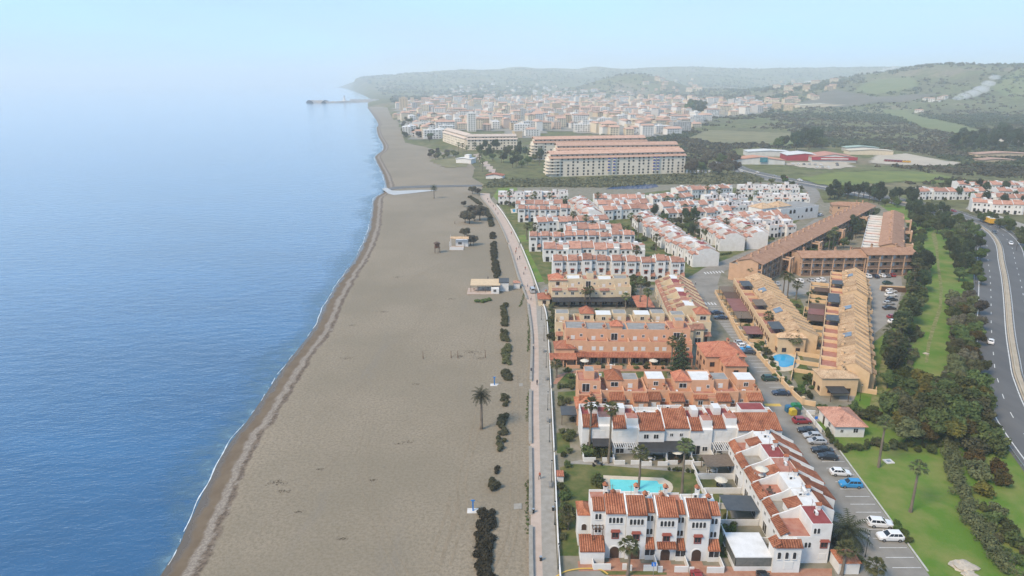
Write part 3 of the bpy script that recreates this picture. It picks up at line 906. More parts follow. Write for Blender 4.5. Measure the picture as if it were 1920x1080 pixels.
# ---- people: a skinned figure, walking
def person_mesh(v):
    def mk():
        ph = [(.22, -.16), (-.16, .22), (.06, -.05)][v]
        J = [(0, 0, .95, .13), (0, 0, 1.15, .14), (0, 0, 1.38, .15), (0, 0, 1.50, .06), (0, .02, 1.60, .095), (0, .02, 1.72, .075),
             (-.17, 0, 1.40, .06), (-.23, -ph[0] * .5, 1.15, .045), (-.22, ph[0] * .9 + .05, .93, .035),
             (.17, 0, 1.40, .06), (.23, -ph[1] * .5, 1.15, .045), (.22, ph[1] * .9 + .05, .93, .035),
             (-.09, 0, .86, .095), (-.09, ph[0] + .03, .50, .07), (-.09, ph[0] * 1.2 - .03, .09, .05), (-.09, ph[0] * 1.2 + .12, .04, .04),
             (.09, 0, .86, .095), (.09, ph[1] + .03, .50, .07), (.09, ph[1] * 1.2 - .03, .09, .05), (.09, ph[1] * 1.2 + .12, .04, .04)]
        Ed = [(0,1),(1,2),(2,3),(3,4),(4,5),(2,6),(6,7),(7,8),(2,9),(9,10),(10,11),(0,12),(12,13),(13,14),(14,15),(0,16),(16,17),(17,18),(18,19)]
        me = bpy.data.meshes.new('p'); me.from_pydata([j[:3] for j in J], Ed, [])
        o = bpy.data.objects.new('p', me); col.objects.link(o)
        o.modifiers.new('s', 'SKIN'); sk = me.skin_vertices[0].data
        for i, j in enumerate(J): sk[i].radius = (j[3], j[3])
        sk[0].use_root = True
        o.modifiers.new('d', 'SUBSURF').levels = 1
        dg = bpy.context.evaluated_depsgraph_get()
        out = bpy.data.meshes.new_from_object(o.evaluated_get(dg))
        bpy.data.objects.remove(o); bpy.data.meshes.remove(me)
        pal = [((.035, .04, .06), (.02, .022, .03)), ((.30, .09, .06), (.05, .05, .055)), ((.45, .43, .40), (.035, .045, .08))][v]
        out.materials.clear()
        for i, c in enumerate((pal[1], pal[0], (.42, .25, .17), (.03, .02, .015))): out.materials.append(mat('cloth_%d_%d' % (v, i) if i < 2 else ('skin' if i == 2 else 'hair'), c, .8))
        for f in out.polygons:
            z = f.center.z; f.use_smooth = True
            f.material_index = 0 if z < .93 else (1 if z < 1.48 else (2 if z < 1.62 or f.center.y > .06 and z < 1.70 else 3))
            if abs(f.center.x) > .19 and z < 1.05: f.material_index = 2
        out.name = 'person'
        return out
    return cached(('person', v), mk)
def person(p, rz, v, label, group='people on the promenade'):
    o = obj('person', person_mesh(v), None, p, rz)
    return tag(o, label, 'person', group)

# ---- street lamps
M_LMETAL = mat('lamp_metal', (.03, .035, .035), .5, metal=.3)
M_LGLASS = mat('lamp_globe', (.5, .5, .47), .3)
def lamp_post(p, h, label, group='lamp posts'):
    t = thing('lamp_post', label, 'lamp post', p, 0, group)
    obj('pole', cached(('lp', h), lambda: MB().lathe([(.11, 0), (.11, .5), (.06, .6), (.045, h)], 8).mesh('pole', M_LMETAL)), t)
    obj('lantern', cached('ll', lambda: MB().lathe([(.08, 0), (.16, .30), (.16, .34)], 6).mesh('lantern', M_LGLASS)), t, (0, 0, h))
    obj('cap', cached('lc', lambda: MB().lathe([(.2, 0), (.12, .12), (.02, .2)], 6).mesh('cap', M_LMETAL)), t, (0, 0, h + .34))
    return t
# ================================================================ houses
def stucco(name, c, k=.86):
    return mat(name, c, .92, tuple(v * k * f for v, f in zip(c, (.97, .96, .93))), .55, 6, .15, 5, lo=.42, hi=.75, spec=.15)
M_WHITE = stucco('white_stucco', (.63, .625, .615), .87)
M_ORANGE = stucco('orange_stucco', (.57, .325, .205))
M_CREAM = stucco('cream_stucco', (.58, .475, .33))
M_YELL = stucco('yellow_stucco', (.60, .43, .265))
M_BROWN = stucco('brown_stucco', (.46, .30, .20))
M_DBROWN = stucco('dark_brown_render', (.19, .105, .065))
def tile_mat(name, a, b, c):
    m = bpy.data.materials.new(name); m.use_nodes = True
    n, l = m.node_tree.nodes, m.node_tree.links
    p = n['Principled BSDF']; p.inputs['Roughness'].default_value = .85; p.inputs['Specular IOR Level'].default_value = .15
    geo = n.new('ShaderNodeNewGeometry')
    t = n.new('ShaderNodeTexNoise'); t.inputs['Scale'].default_value = .55; t.inputs['Detail'].default_value = 5; t.inputs['Roughness'].default_value = .65
    t2 = n.new('ShaderNodeTexNoise'); t2.inputs['Scale'].default_value = 4.5; t2.inputs['Detail'].default_value = 2
    l.new(geo.outputs['Position'], t.inputs['Vector']); l.new(geo.outputs['Position'], t2.inputs['Vector'])
    r = n.new('ShaderNodeValToRGB'); e = r.color_ramp.elements
    e[0].position = .34; e[0].color = (*c, 1); e[1].position = .62; e[1].color = (*b, 1); k = e.new(.46); k.color = (*a, 1)
    l.new(t.outputs['Fac'], r.inputs['Fac'])
    r2 = n.new('ShaderNodeMapRange'); r2.inputs['From Min'].default_value = .3; r2.inputs['From Max'].default_value = .7; r2.inputs['To Min'].default_value = .68; r2.inputs['To Max'].default_value = 1.2
    l.new(t2.outputs['Fac'], r2.inputs['Value'])
    oi = n.new('ShaderNodeObjectInfo'); r3 = n.new('ShaderNodeMapRange'); r3.inputs['To Min'].default_value = .78; r3.inputs['To Max'].default_value = 1.15
    l.new(oi.outputs['Random'], r3.inputs['Value'])
    mm = n.new('ShaderNodeMath'); mm.operation = 'MULTIPLY'; l.new(r2.outputs[0], mm.inputs[0]); l.new(r3.outputs[0], mm.inputs[1])
    hs = n.new('ShaderNodeHueSaturation'); l.new(r.outputs['Color'], hs.inputs['Color']); l.new(mm.outputs[0], hs.inputs['Value'])
    l.new(hs.outputs['Color'], p.inputs['Base Color'])
    MATS[name] = m
    return m
T_NEAR = tile_mat('terracotta_tiles', (.31, .115, .06), (.38, .165, .095), (.20, .078, .047))
T_PALE = tile_mat('weathered_tiles', (.37, .19, .135), (.42, .235, .175), (.26, .135, .10))
T_TAN = tile_mat('tan_tiles', (.46, .315, .195), (.52, .375, .24), (.33, .215, .13))
T_ROSE = tile_mat('rose_tiles', (.33, .185, .115), (.38, .225, .15), (.25, .135, .085))
T_FAR = tile_mat('faded_tiles', (.42, .26, .19), (.46, .31, .24), (.32, .20, .15))
T_BRIGHT = tile_mat('orange_tiles', (.38, .14, .085), (.42, .18, .11), (.27, .10, .065))
VALLEY = {k.name: tile_mat('valley_' + k.name, *[tuple(v * .62 for v in c) for c in cc]) for k, cc in ((T_NEAR, ((.265, .09, .05), (.33, .125, .07), (.165, .06, .038))), (T_PALE, ((.36, .17, .115), (.42, .22, .155), (.24, .12, .085))), (T_TAN, ((.44, .285, .16), (.50, .345, .205), (.30, .19, .105))), (T_BRIGHT, ((.38, .14, .085), (.42, .18, .11), (.27, .10, .065))))}  # corrugation shade and valley dirt put into darker colour copies
M_REDFLOOR = mat('red_terrace_floor', (.30, .115, .08), .85, (.36, .18, .13), .8)
M_MAROON = mat('maroon_membrane', (.19, .035, .032), .7, (.24, .055, .05), .6)
M_GREYROOF = mat('grey_flat_roof', (.27, .265, .255), .9, (.20, .195, .185), .5, 5)
M_WHITEROOF = mat('white_flat_roof', (.62, .62, .62), .85, (.52, .52, .51), .5, 5)
M_SHUT = mat('shutter_white', (.60, .60, .59), .6)
M_PANE = mat('window_pane', (.022, .024, .028), .12, spec=.5)
M_WOOD = mat('dark_wood', (.075, .042, .026), .7, (.11, .065, .04), 3)
M_FRAMEB = mat('brown_frame', (.13, .06, .035), .7)
M_AWN = mat('black_awning', (.028, .029, .031), .8, (.04, .04, .042), 1.0)
M_AWNB = mat('blue_grey_awning', (.055, .066, .078), .8, (.07, .08, .09), 1.0)
M_REED = mat('reed_pergola', (.115, .088, .066), .9, (.16, .125, .095), 2.5, 4, .3, 20)
M_PURPLE = mat('plum_awning', (.17, .075, .07), .8, (.21, .10, .09), .6)
M_PWHITE = mat('pergola_white', (.58, .58, .58), .6)
M_DOOR = mat('door_wood', (.06, .035, .024), .6)

def arch_pts(w, h, n=6):
    r = w / 2
    return [(-r, 0), (r, 0)] + [(r * math.cos(math.pi * i / n), h - r + r * math.sin(math.pi * i / n)) for i in range(n + 1)]
def win_meshes(kind):
    """frame mesh and pane mesh; wall plane at y = 0, outside is -y, origin at the foot of the opening"""
    def mk():
        f, p = MB(), MB()
        if kind == 'narrow':
            p.yprism(arch_pts(.44, 1.05), -.03, .05); f.box(-.30, -.12, -.10, .30, .02, 0); f.box(-.29, -.05, 0, -.22, .02, .9); f.box(.22, -.05, 0, .29, .02, .9)
            return f.mesh('window', M_WHITE), p.mesh('pane', M_PANE)
        if kind == 'square':
            w, h = 1.0, 1.0
        if kind == 'small': w, h = .62, .72
        if kind == 'french': w, h = 1.7, 2.1
        if kind == 'wide': w, h = 1.7, 1.15
        if kind == 'dark': w, h = 1.1, 1.15
        if kind in ('square', 'small', 'french', 'wide', 'dark'):
            fm = M_FRAMEB if kind == 'dark' else M_SHUT
            t = .09
            f.box(-w/2 - t, -.06, -t, w/2 + t, .02, 0); f.box(-w/2 - t, -.06, h, w/2 + t, .02, h + t); f.box(-w/2 - t, -.06, 0, -w/2, .02, h); f.box(w/2, -.06, 0, w/2 + t, .02, h)
            f.box(-.035, -.05, 0, .035, .02, h)
            p.box(-w/2, -.03, 0, w/2, .02, h)
            return f.mesh('window', fm), p.mesh('pane', M_PANE)
        if kind == 'shutter':
            f.box(-.62, -.05, -.06, .62, .02, 0); f.box(-.62, -.05, 1.0, .62, .02, 1.1)
            for i in range(8): p.box(-.55, -.045 - .01 * (i % 2), i * .125, .55, .02, i * .125 + .122)
            return f.mesh('window', M_WHITE), p.mesh('shutter', M_SHUT)
        if kind == 'hood':
            f.box(-.62, -.10, -.22, .62, .02, -.06); f.box(-.62, -.08, -.06, -.5, .02, 1.25); f.box(.5, -.08, -.06, .62, .02, 1.25); f.box(-.035, -.06, 0, .035, .02, 1.25)
            f.add([(-.85, -.42, 1.28), (.85, -.42, 1.28), (.7, .02, 1.62), (-.7, .02, 1.62)], [(0, 1, 2, 3)]); f.box(-.8, -.36, 1.2, .8, .02, 1.27)
            p.box(-.5, -.03, 0, .5, .02, 1.2)
            return f.mesh('window', M_REDSILL), p.mesh('pane', M_PANE)
        if kind == 'arch':
            o = arch_pts(1.9, 2.5, 8); i_ = arch_pts(1.6, 2.3, 8)
            n = len(o); v = [(x, -.09, z) for x, z in o] + [(x, -.09, z) for x, z in i_] + [(x, .02, z) for x, z in o]
            f.add(v, [(k, (k+1) % n, n + (k+1) % n, n + k) for k in range(1, n)] + [(k, 2*n + k, 2*n + (k+1) % n, (k+1) % n) for k in range(1, n)])
            p.yprism(i_, -.04, .04)
            return f.mesh('doorway', M_WHITE), p.mesh('door', M_DOOR)
        if kind == 'door':
            f.box(-.55, -.06, 0, -.46, .02, 2.1); f.box(.46, -.06, 0, .55, .02, 2.1); f.box(-.55, -.06, 2.1, .55, .02, 2.2)
            p.box(-.46, -.03, 0, .46, .02, 2.1)
            return f.mesh('doorway', M_WHITE), p.mesh('door', M_DOOR)
    return cached(('win', kind), mk)
M_REDSILL = mat('red_brick_trim', (.20, .055, .04), .85)
def window(par, kind, x, z, y=0.0, rz=0.0, s=1.0):
    fm, pm = win_meshes(kind)
    o = obj('doorway' if kind in ('arch', 'door') else 'window', fm, par, (x, y, z), rz, s if s != 1.0 else None)
    obj(pm.name.split('.')[0], pm, o)
    return o
def window1(par, kind, x, z, y=0.0, rz=0.0):
    """far window: frame and pane in one mesh"""
    def mk():
        mb = MB(); w, h = dict(f_sq=(1.0, 1.1), f_nar=(.5, 1.1), f_wide=(1.7, 1.3), f_fr=(1.5, 2.1), f_arch=(1.2, 1.5))[kind]
        mb.box(-w/2, -.04, 0, w/2, .02, h, 1); mb.box(-w/2 - .08, -.09, -.1, w/2 + .08, .02, 0, 0)
        return mb.mesh('window', [M_WHITE, M_PANE])
    return obj('window', cached(('w1', kind), mk), par, (x, y, z), rz)

def tile_slab(x0, x1, y0, z0, y1, z1, tm, near=True, th=.12):
    """roof slope from eave (y0,z0) up to (y1,z1); corrugated with tile courses"""
    mb = MB()
    if near:
        per = .40; n = max(2, round((x1 - x0) / per)); k = n * 4
        ph = [0, .07, .085, .07]
        ts = (0, 1)
        for t in ts:
            for i in range(k + 1):
                mb.v.append((x0 + (x1 - x0) * i / k, y0 + (y1 - y0) * t, z0 + (z1 - z0) * t + th + ph[i % 4]))
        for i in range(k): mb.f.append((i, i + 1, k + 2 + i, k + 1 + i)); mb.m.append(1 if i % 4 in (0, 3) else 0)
        a, b, c, d = 0, k, 2 * k + 1, k + 1
    else:
        mb.v += [(x0, y0, z0 + th), (x1, y0, z0 + th), (x1, y1, z1 + th), (x0, y1, z1 + th)]
        mb.f.append((0, 1, 2, 3)); mb.m.append(0)
    mb.add([(x0, y0, z0), (x1, y0, z0), (x1, y1, z1), (x0, y1, z1), (x0, y0, z0 + th), (x1, y0, z0 + th), (x1, y1, z1 + th - .01), (x0, y1, z1 + th - .01)],
           [(3, 2, 1, 0), (0, 1, 5, 4), (1, 2, 6, 5), (2, 3, 7, 6), (3, 0, 4, 7)])
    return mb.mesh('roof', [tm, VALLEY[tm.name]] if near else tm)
def hip_roof(x0, x1, y0, y1, z0, z1, tm, inset=None, over=.25):
    x0 -= over; x1 += over; y0 -= over; y1 += over
    w, d = x1 - x0, y1 - y0; i = inset if inset is not None else min(w, d) / 2
    xm0, xm1 = (x0 + i, x1 - i) if w >= d else ((x0 + x1) / 2,) * 2
    ym0, ym1 = ((y0 + y1) / 2,) * 2 if w >= d else (y0 + i, y1 - i)
    v = [(x0, y0, z0), (x1, y0, z0), (x1, y1, z0), (x0, y1, z0), (xm0, ym0, z1), (xm1, ym0 if w >= d else ym0, z1), (xm1, ym1, z1), (xm0, ym1, z1)]
    mb = MB()
    if w >= d: mb.add(v, [(0, 1, 5, 4), (1, 2, 5), (2, 3, 4, 5), (3, 0, 4), (3, 2, 1, 0)])
    else: mb.add(v, [(0, 1, 4), (1, 2, 6, 4), (2, 3, 6), (3, 0, 4, 6), (3, 2, 1, 0)])
    for a, b in ((0, 1), (1, 2), (2, 3), (3, 0)): mb.tube([v[a], v[b]], .07, 4)
    apex = [4, 5] if w >= d else [4, 6]
    for a, b in ((0, apex[0]), (1, apex[1] if w >= d else apex[0]), (2, apex[1]), (3, apex[0] if w >= d else apex[1])): mb.tube([v[a], v[b]], .09, 5)
    return mb.mesh('roof', tm)
def blocks(nm, par, m, L):
    for b in L: obj(nm, MB().box(*b).mesh(nm, m), par)
def chimney(par, x, y, z, wm, tm, h=1.3):
    c = obj('chimney', cached(('chim', wm.name, h), lambda: MB().box(-.32, -.32, -.6, .32, .32, h).box(-.38, -.38, h - .45, .38, .38, h - .35).box(-.2, -.34, h - .32, .2, .34, h - .1, 1).mesh('chimney', [wm, M_PANE])), par, (x, y, z))
    obj('cap', cached(('chcap', tm.name), lambda: MB().yprism([(-.48, 0), (.48, 0), (0, .42)], -.45, .45).mesh('cap', tm)), c, (0, 0, h))
    return c
def parapet(par, x0, y0, x1, y1, z, wm, h=.9, t=.18, sides='lrfb', nm='parapet'):
    mb = MB()
    if 'f' in sides: mb.box(x0, y0, z, x1, y0 + t, z + h)
    if 'b' in sides: mb.box(x0, y1 - t, z, x1, y1, z + h)
    if 'l' in sides: mb.box(x0, y0 + t, z, x0 + t, y1 - t, z + h)
    if 'r' in sides: mb.box(x1 - t, y0 + t, z, x1, y1 - t, z + h)
    return obj(nm, mb.mesh(nm, wm), par)
def floor_sheet(par, x0, y0, x1, y1, z, m, nm='terrace_floor'):
    return obj(nm, MB().box(x0, y0, z - .02, x1, y1, z + .012).mesh(nm, m), par)
def pergola(par, x0, y0, x1, y1, z, roof_m, post_m, slats=True, nm='pergola', drop=0.0):
    p = obj(nm, MB().box(x0, y0, z - .02, x1, y0 + .1, z + .12).mesh('frame', post_m), par)
    obj('beam', MB().box(x0, y1 - .1, z - .02 + drop, x1, y1, z + .12 + drop).mesh('beam', post_m), p)
    for x in (x0 + .08, x1 - .08): obj('post', cached(('post', post_m.name, round(z, 1)), lambda: MB().box(-.06, -.06, 0, .06, .06, z).mesh('post', post_m)), p, (x, y0 + .06, 0))
    if slats:
        n = max(3, int((x1 - x0) / .45)); ln = y1 - y0
        sm = cached(('slat', roof_m.name, round(ln, 1)), lambda: MB().box(-.06, 0, 0, .06, ln, .12).mesh('slat', roof_m))
        for i in range(n + 1): obj('slat', sm, p, (x0 + (x1 - x0) * i / n, y0, z + .123))
    else:
        mb = MB().add([(x0 - .1, y0 - .15, z + .14), (x1 + .1, y0 - .15, z + .14), (x1 + .1, y1, z + .16 + drop), (x0 - .1, y1, z + .16 + drop), (x0 - .1, y0 - .15, z + .20), (x1 + .1, y0 - .15, z + .20), (x1 + .1, y1, z + .22 + drop), (x0 - .1, y1, z + .22 + drop)],
                      [(3, 2, 1, 0), (4, 5, 6, 7), (0, 1, 5, 4), (1, 2, 6, 5), (2, 3, 7, 6), (3, 0, 4, 7)])
        obj('canopy', mb.mesh('canopy', roof_m), p)
    return p

# ---- white three-storey house with a forward bay, tiled slopes and a roof terrace
def pueblo(t, w=5.8, d=8.0, h=8.6, bay=3.9, tm=None, wm=None, var=0, near=True, door='arch', mid=True):
    tm = tm or T_NEAR; wm = wm or M_WHITE
    W = window if near else (lambda p, k, x, z, y=0.0, rz=0.0: window1(p, dict(narrow='f_nar', hood='f_sq', square='f_sq', arch='f_fr', shutter='f_sq', french='f_fr', small='f_nar', dark='f_sq', wide='f_wide', door='f_fr')[k], x, z, y, rz))
    sb = 1.1; run = 3.1; rise = 1.5; h2 = h - .25
    mb = MB()
    mb.xprism([(0, 0), (run, 0), (run, h + rise - .1), (0, h - .1)], 0, bay)
    mb.xprism([(sb, 0), (run, 0), (run, h2 + 1.0), (sb, h2 - .1)], bay, w)
    mb.box(0, run, 0, w, d, h - .2)
    obj('wall', mb.mesh('wall', wm), t)
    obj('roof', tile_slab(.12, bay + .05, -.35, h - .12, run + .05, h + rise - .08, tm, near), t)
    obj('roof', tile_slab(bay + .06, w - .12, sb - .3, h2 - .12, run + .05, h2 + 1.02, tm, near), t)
    obj('party_wall', MB().xprism([(-.25, h - .3), (run + .1, h + rise - .2), (run + .1, h + rise + .3), (-.25, h + .22)], -.10, .10).mesh('party_wall', wm), t)
    floor_sheet(t, .1, run + .1, w - .1, d - .2, h - .17, [M_REDFLOOR, M_WHITEROOF, M_REDFLOOR][var % 3])
    parapet(t, 0, run + .02, w, d, h - .2, wm, .4, sides='lb')
    chimney(t, w * (.75 if var % 2 else .3), run + .9, h - .2, wm, tm, 1.5)
    k = 4 if var != 2 else 3
    for i in range(k): W(t, 'narrow', bay / 2 + (i - (k - 1) / 2) * .62, h - 2.05)
    for i in (0, 1): W(t, 'narrow', bay + (w - bay) / 2 - .3 + .6 * i, h - 2.1, sb)
    if mid:
        W(t, 'hood', bay / 2, h - 4.9)
        for i in (0, 1): W(t, 'narrow', bay + (w - bay) / 2 - .3 + .6 * i, h - 4.7, sb)
    W(t, door, bay * .5, 0.05)
    # porch room in front of the set-back part
    pb = obj('porch', MB().xprism([(-.2, 0), (sb, 0), (sb, 3.1), (-.2, 2.35)], bay + .02, w - .05).mesh('porch', wm), t)
    obj('porch_roof', tile_slab(bay - .05, w - .02, -.55, 2.30, sb + .02, 3.45, tm, near), pb)
    W(t, 'wide' if near else 'wide', bay + (w - bay) / 2, .95, -.2)
    return t

# ---- white two-storey garden front, shallow tiled slope, terrace behind
def garden_house(t, w=5.6, d=9.0, h=6.1, tm=None, wm=None, var=0, near=True):
    tm = tm or T_NEAR; wm = wm or M_WHITE
    W = window if near else (lambda p, k, x, z, y=0.0, rz=0.0: window1(p, dict(narrow='f_nar', square='f_sq', shutter='f_sq', french='f_fr', small='f_nar', door='f_fr', dark='f_sq', wide='f_wide')[k], x, z, y, rz))
    run = [4.6, 3.2, 5.2][var % 3]; rise = run * .36
    mb = MB().xprism([(0, 0), (run, 0), (run, h + rise - .05), (0, h - .05)], 0, w).box(0, run, 0, w, d, h + .3)
    obj('wall', mb.mesh('wall', wm), t)
    rw = w if var != 1 else w * .55
    obj('roof', tile_slab(.05, rw - .05, -.35, h - .14, run + .05, h + rise - .02, tm, near), t)
    if var == 1:
        obj('dormer', MB().box(rw, .6, h - .3, w - .06, run, h + 1.9).mesh('dormer', wm), t)
        floor_sheet(t, rw + .05, .65, w - .1, run - .05, h + 1.92, M_REDFLOOR)
    obj('party_wall', MB().xprism([(-.25, h - .35), (run + .1, h + rise - .2), (run + .1, h + rise + .35), (-.25, h + .2)], -.09, .09).mesh('party_wall', wm), t)
    floor_sheet(t, .1, run + .15, w - .1, d - .2, h + .33, [M_WHITEROOF, M_MAROON, M_REDFLOOR][var % 3])
    parapet(t, 0, run + .05, w, d, h + .3, wm, .8, sides='lrb')
    if var == 1:
        bx = obj('stair_head', MB().box(w * .3, run + 2.0, h + .3, w * .6, d - .9, h + 2.0).mesh('stair_head', wm), t)
        floor_sheet(bx, w * .3 + .1, run + 2.1, w * .6 - .1, d - 1.0, h + 2.02, M_WHITEROOF, 'flat_roof')
    chimney(t, w * .88, run + .3, h + .6, wm, tm, 1.2)
    for x in (w * .3, w * .68): W(t, ['square', 'shutter', 'small'][var % 3], x, h - 2.1)
    W(t, 'french', w * .32, .1); W(t, 'square', w * .72, .9)
    return t

# ---- flat-roofed house with parapet terraces and short tiled skirts
def terrace_house(t, w=5.8, d=10.0, wm=None, tm=None, var=0, near=True, porch=True, hb=8.6):
    wm = wm or M_ORANGE; tm = tm or T_BRIGHT
    W = window if near else (lambda p, k, x, z, y=0.0, rz=0.0: window1(p, dict(narrow='f_nar', square='f_sq', shutter='f_sq', french='f_fr', small='f_nar', dark='f_sq', wide='f_wide', door='f_fr')[k], x, z, y, rz))
    h1 = 5.7
    mb = MB().box(0, 0, 0, w, 3.4, h1).box(0, 3.4, 0, w, d, hb)
    obj('wall', mb.mesh('wall', wm), t)
    floor_sheet(t, .15, .15, w - .15, 3.4, h1 + .01, M_REDFLOOR)
    floor_sheet(t, .12, 3.55, w - .12, d - .12, hb + .01, [M_GREYROOF, M_WHITEROOF, M_GREYROOF, M_REDFLOOR][var % 4], 'flat_roof')
    parapet(t, 0, 3.4, w, d, hb, wm, .35, .14)
    if var % 2 == 0:
        parapet(t, 0, 0, w, 3.38, h1, wm, .95, .16, 'flr')
        W(t, 'shutter', w * .32, h1 - 1.75); W(t, 'shutter', w * .68, h1 - 1.75)
    else:
        parapet(t, 0, .7, w, 3.38, h1, wm, .8, .16, 'flr')
        obj('tile_skirt', tile_slab(-.02, w * .62, -.35, h1 - .35, .72, h1 + .3, tm, near), t)
        W(t, 'square', w * .30, h1 - 1.9); W(t, 'small', w * .8, h1 - 1.7)
    W(t, 'shutter' if var % 3 else 'french', w * .35, h1 + .15, 3.4); W(t, 'small', w * .75, h1 + 1.0, 3.4)
    if porch:
        pb = obj('porch', MB().box(.1, -1.9, 2.45, w - .1, -.01, 2.55).box(.1, -1.9, 0, .35, -1.65, 2.45).box(w - .35, -1.9, 0, w - .1, -1.65, 2.45).mesh('porch', wm), t)
        obj('porch_roof', tile_slab(0, w, -2.1, 2.45, 0, 3.25, tm, near), pb)
        blocks('garden_wall', t, wm, [(0, -4.2, 0, w * .62, -4.05, 1.0), (w * .82, -4.2, 0, w, -4.05, 1.0), (-.07, -4.04, 0, .07, -.01, 1.1)])
    W(t, 'french', w * .35, .05); W(t, 'door', w * .8, .05)
    if var % 4 in (1, 2): chimney(t, w * .85, 4.0, hb, wm, tm, 1.1)
    if var % 4 == 0:
        o = obj('roof_tower', MB().box(w * .2, 4.4, hb, w * .2 + 3.2, 7.6, hb + 1.1).mesh('roof_tower', wm), t)
        obj('tower_roof', hip_roof(w * .2, w * .2 + 3.2, 4.4, 7.6, hb + 1.1, hb + 2.5, tm), o)
    if var % 4 == 3:
        o = obj('stair_head', MB().box(w * .3, 5.0, hb, w * .3 + 2.4, 8.0, hb + 2.2).mesh('stair_head', wm), t)
        floor_sheet(o, w * .3 + .1, 5.1, w * .3 + 2.3, 7.9, hb + 2.21, M_GREYROOF, 'flat_roof')
    return t

def bay_house(t, w=5.8, d=9.6, wm=None, tm=None, var=0):
    wm = wm or M_ORANGE; tm = tm or T_NEAR
    b0, b1 = (0, w * .56) if var % 2 == 0 else (w * .40, w)
    r0, r1 = (w * .56, w) if var % 2 == 0 else (0, w * .40)
    obj('wall', MB().box(0, 2.0, 0, w, d, 5.6).box(b0, 0, 0, b1, 2.0, 5.0).mesh('wall', wm), t)
    obj('bay_roof', tile_slab(b0 - .2, b1 + .2, -.35, 4.95, 2.1, 6.0, tm), t)
    window(t, 'shutter' if var % 3 else 'square', (b0 + b1) / 2, 3.2); window(t, 'small', (r0 + r1) / 2, 3.6, 2.0); window(t, 'french', (b0 + b1) / 2, .05); window(t, 'door', (r0 + r1) / 2, .05, 2.0)
    obj('porch_roof', tile_slab(r0 + .05, r1 - .05, .2, 2.5, 2.02, 3.2, tm), t)
    parapet(t, 0, 2.02, w, d, 5.6, wm, .95, .16); floor_sheet(t, .2, 2.2, w - .2, d - .2, 5.62, M_REDFLOOR)
    if var % 3 == 0:
        u = obj('upper_room', MB().box(w * .3, 4.4, 5.6, w - .02, d - .3, 8.3).mesh('upper_room', wm), t)
        obj('upper_roof', hip_roof(w * .3, w - .02, 4.4, d - .3, 8.3, 10.0, [T_BRIGHT, tm][var % 2], over=.2), u); window(u, 'wide', w * .65, 6.5, 4.4)
    elif var % 3 == 1:
        u = obj('upper_room', MB().box(.02, 5.2, 5.6, w * .7, d - .3, 8.2).mesh('upper_room', wm), t)
        floor_sheet(u, .2, 5.4, w * .7 - .15, d - .5, 8.215, M_GREYROOF, 'flat_roof'); window(u, 'shutter', w * .35, 6.1, 5.2)
    roof_clutter(t, w * .12, 3.0, 5.62, var)
    if var % 3 == 2:
        u = obj('upper_room', MB().box(w * .1, 4.8, 5.6, w * .9, d - .3, 8.2).mesh('upper_room', wm), t)
        floor_sheet(u, w * .1 + .1, 4.9, w * .9 - .1, d - .4, 8.215, M_WHITEROOF, 'flat_roof'); window(u, 'square', w * .5, 6.5, 4.8)
        chimney(t, w * .82, 3.4, 5.9, wm, tm, 1.4)
    return t
def roof_clutter(t, x, y, z, seed=0):
    q = random.Random(seed)
    a = obj('antenna', cached('ant', lambda: MB().tube([(0, 0, 0), (0, 0, 2.2)], .03, 4).tube([(-.5, 0, 2.0), (.5, 0, 2.0)], .02, 4).tube([(-.35, 0, 1.7), (.35, 0, 1.7)], .02, 4).mesh('antenna', M_FRAMEB)), t, (x, y, z))
    obj('air_conditioner', cached('ac', lambda: MB().box(-.45, -.2, 0, .45, .2, .65).box(-.3, -.23, .1, .12, -.2, .55, 1).mesh('air_conditioner', [M_SHUT, M_PANE])), t, (x + q.uniform(.8, 1.4), y + q.uniform(-.6, .6), z), q.choice((0, 1.57)))
PROTO = {}
def place(key, build, name, label, cat, loc, rz, group, sx=1.0, sz=1.0):
    """first use builds the house where it stands; later ones are copies of it and its parts"""
    if key not in PROTO:
        t = thing(name, label, cat, loc, rz, group); build(t); PROTO[key] = t
    else:
        t = copy_tree(PROTO[key]); t.location = loc; t.rotation_euler = (0, 0, rz); t.name = name; tag(t, label, cat, group)
    t.scale = (sx, 1, sz)
    return t
def row(A, B, n, keyf, name, labelf, group, base_w=5.6, z=0.0, jit=.0, step=0.0):
    """n houses side by side; the fronts run from A to B and face to the right of that direction"""
    A, B = Vector((*A, 0)), Vector((*B, 0)); D = B - A; L = D.length; u = D / L; nv = Vector((-u.y, u.x, 0)); rz = math.atan2(u.y, u.x)
    w = L / n; out = []
    for i in range(n):
        key, build = keyf(i)
        p = A + u * (w * i) + nv * (rng.uniform(-jit, jit) + (step * (i % 2)))
        out.append(place(key, build, name, labelf(i), 'house', (p.x, p.y, z), rz, group, w / base_w, 1 + rng.uniform(-.025, .025) * (1 if A.y < 260 else 2.6)))
    return out
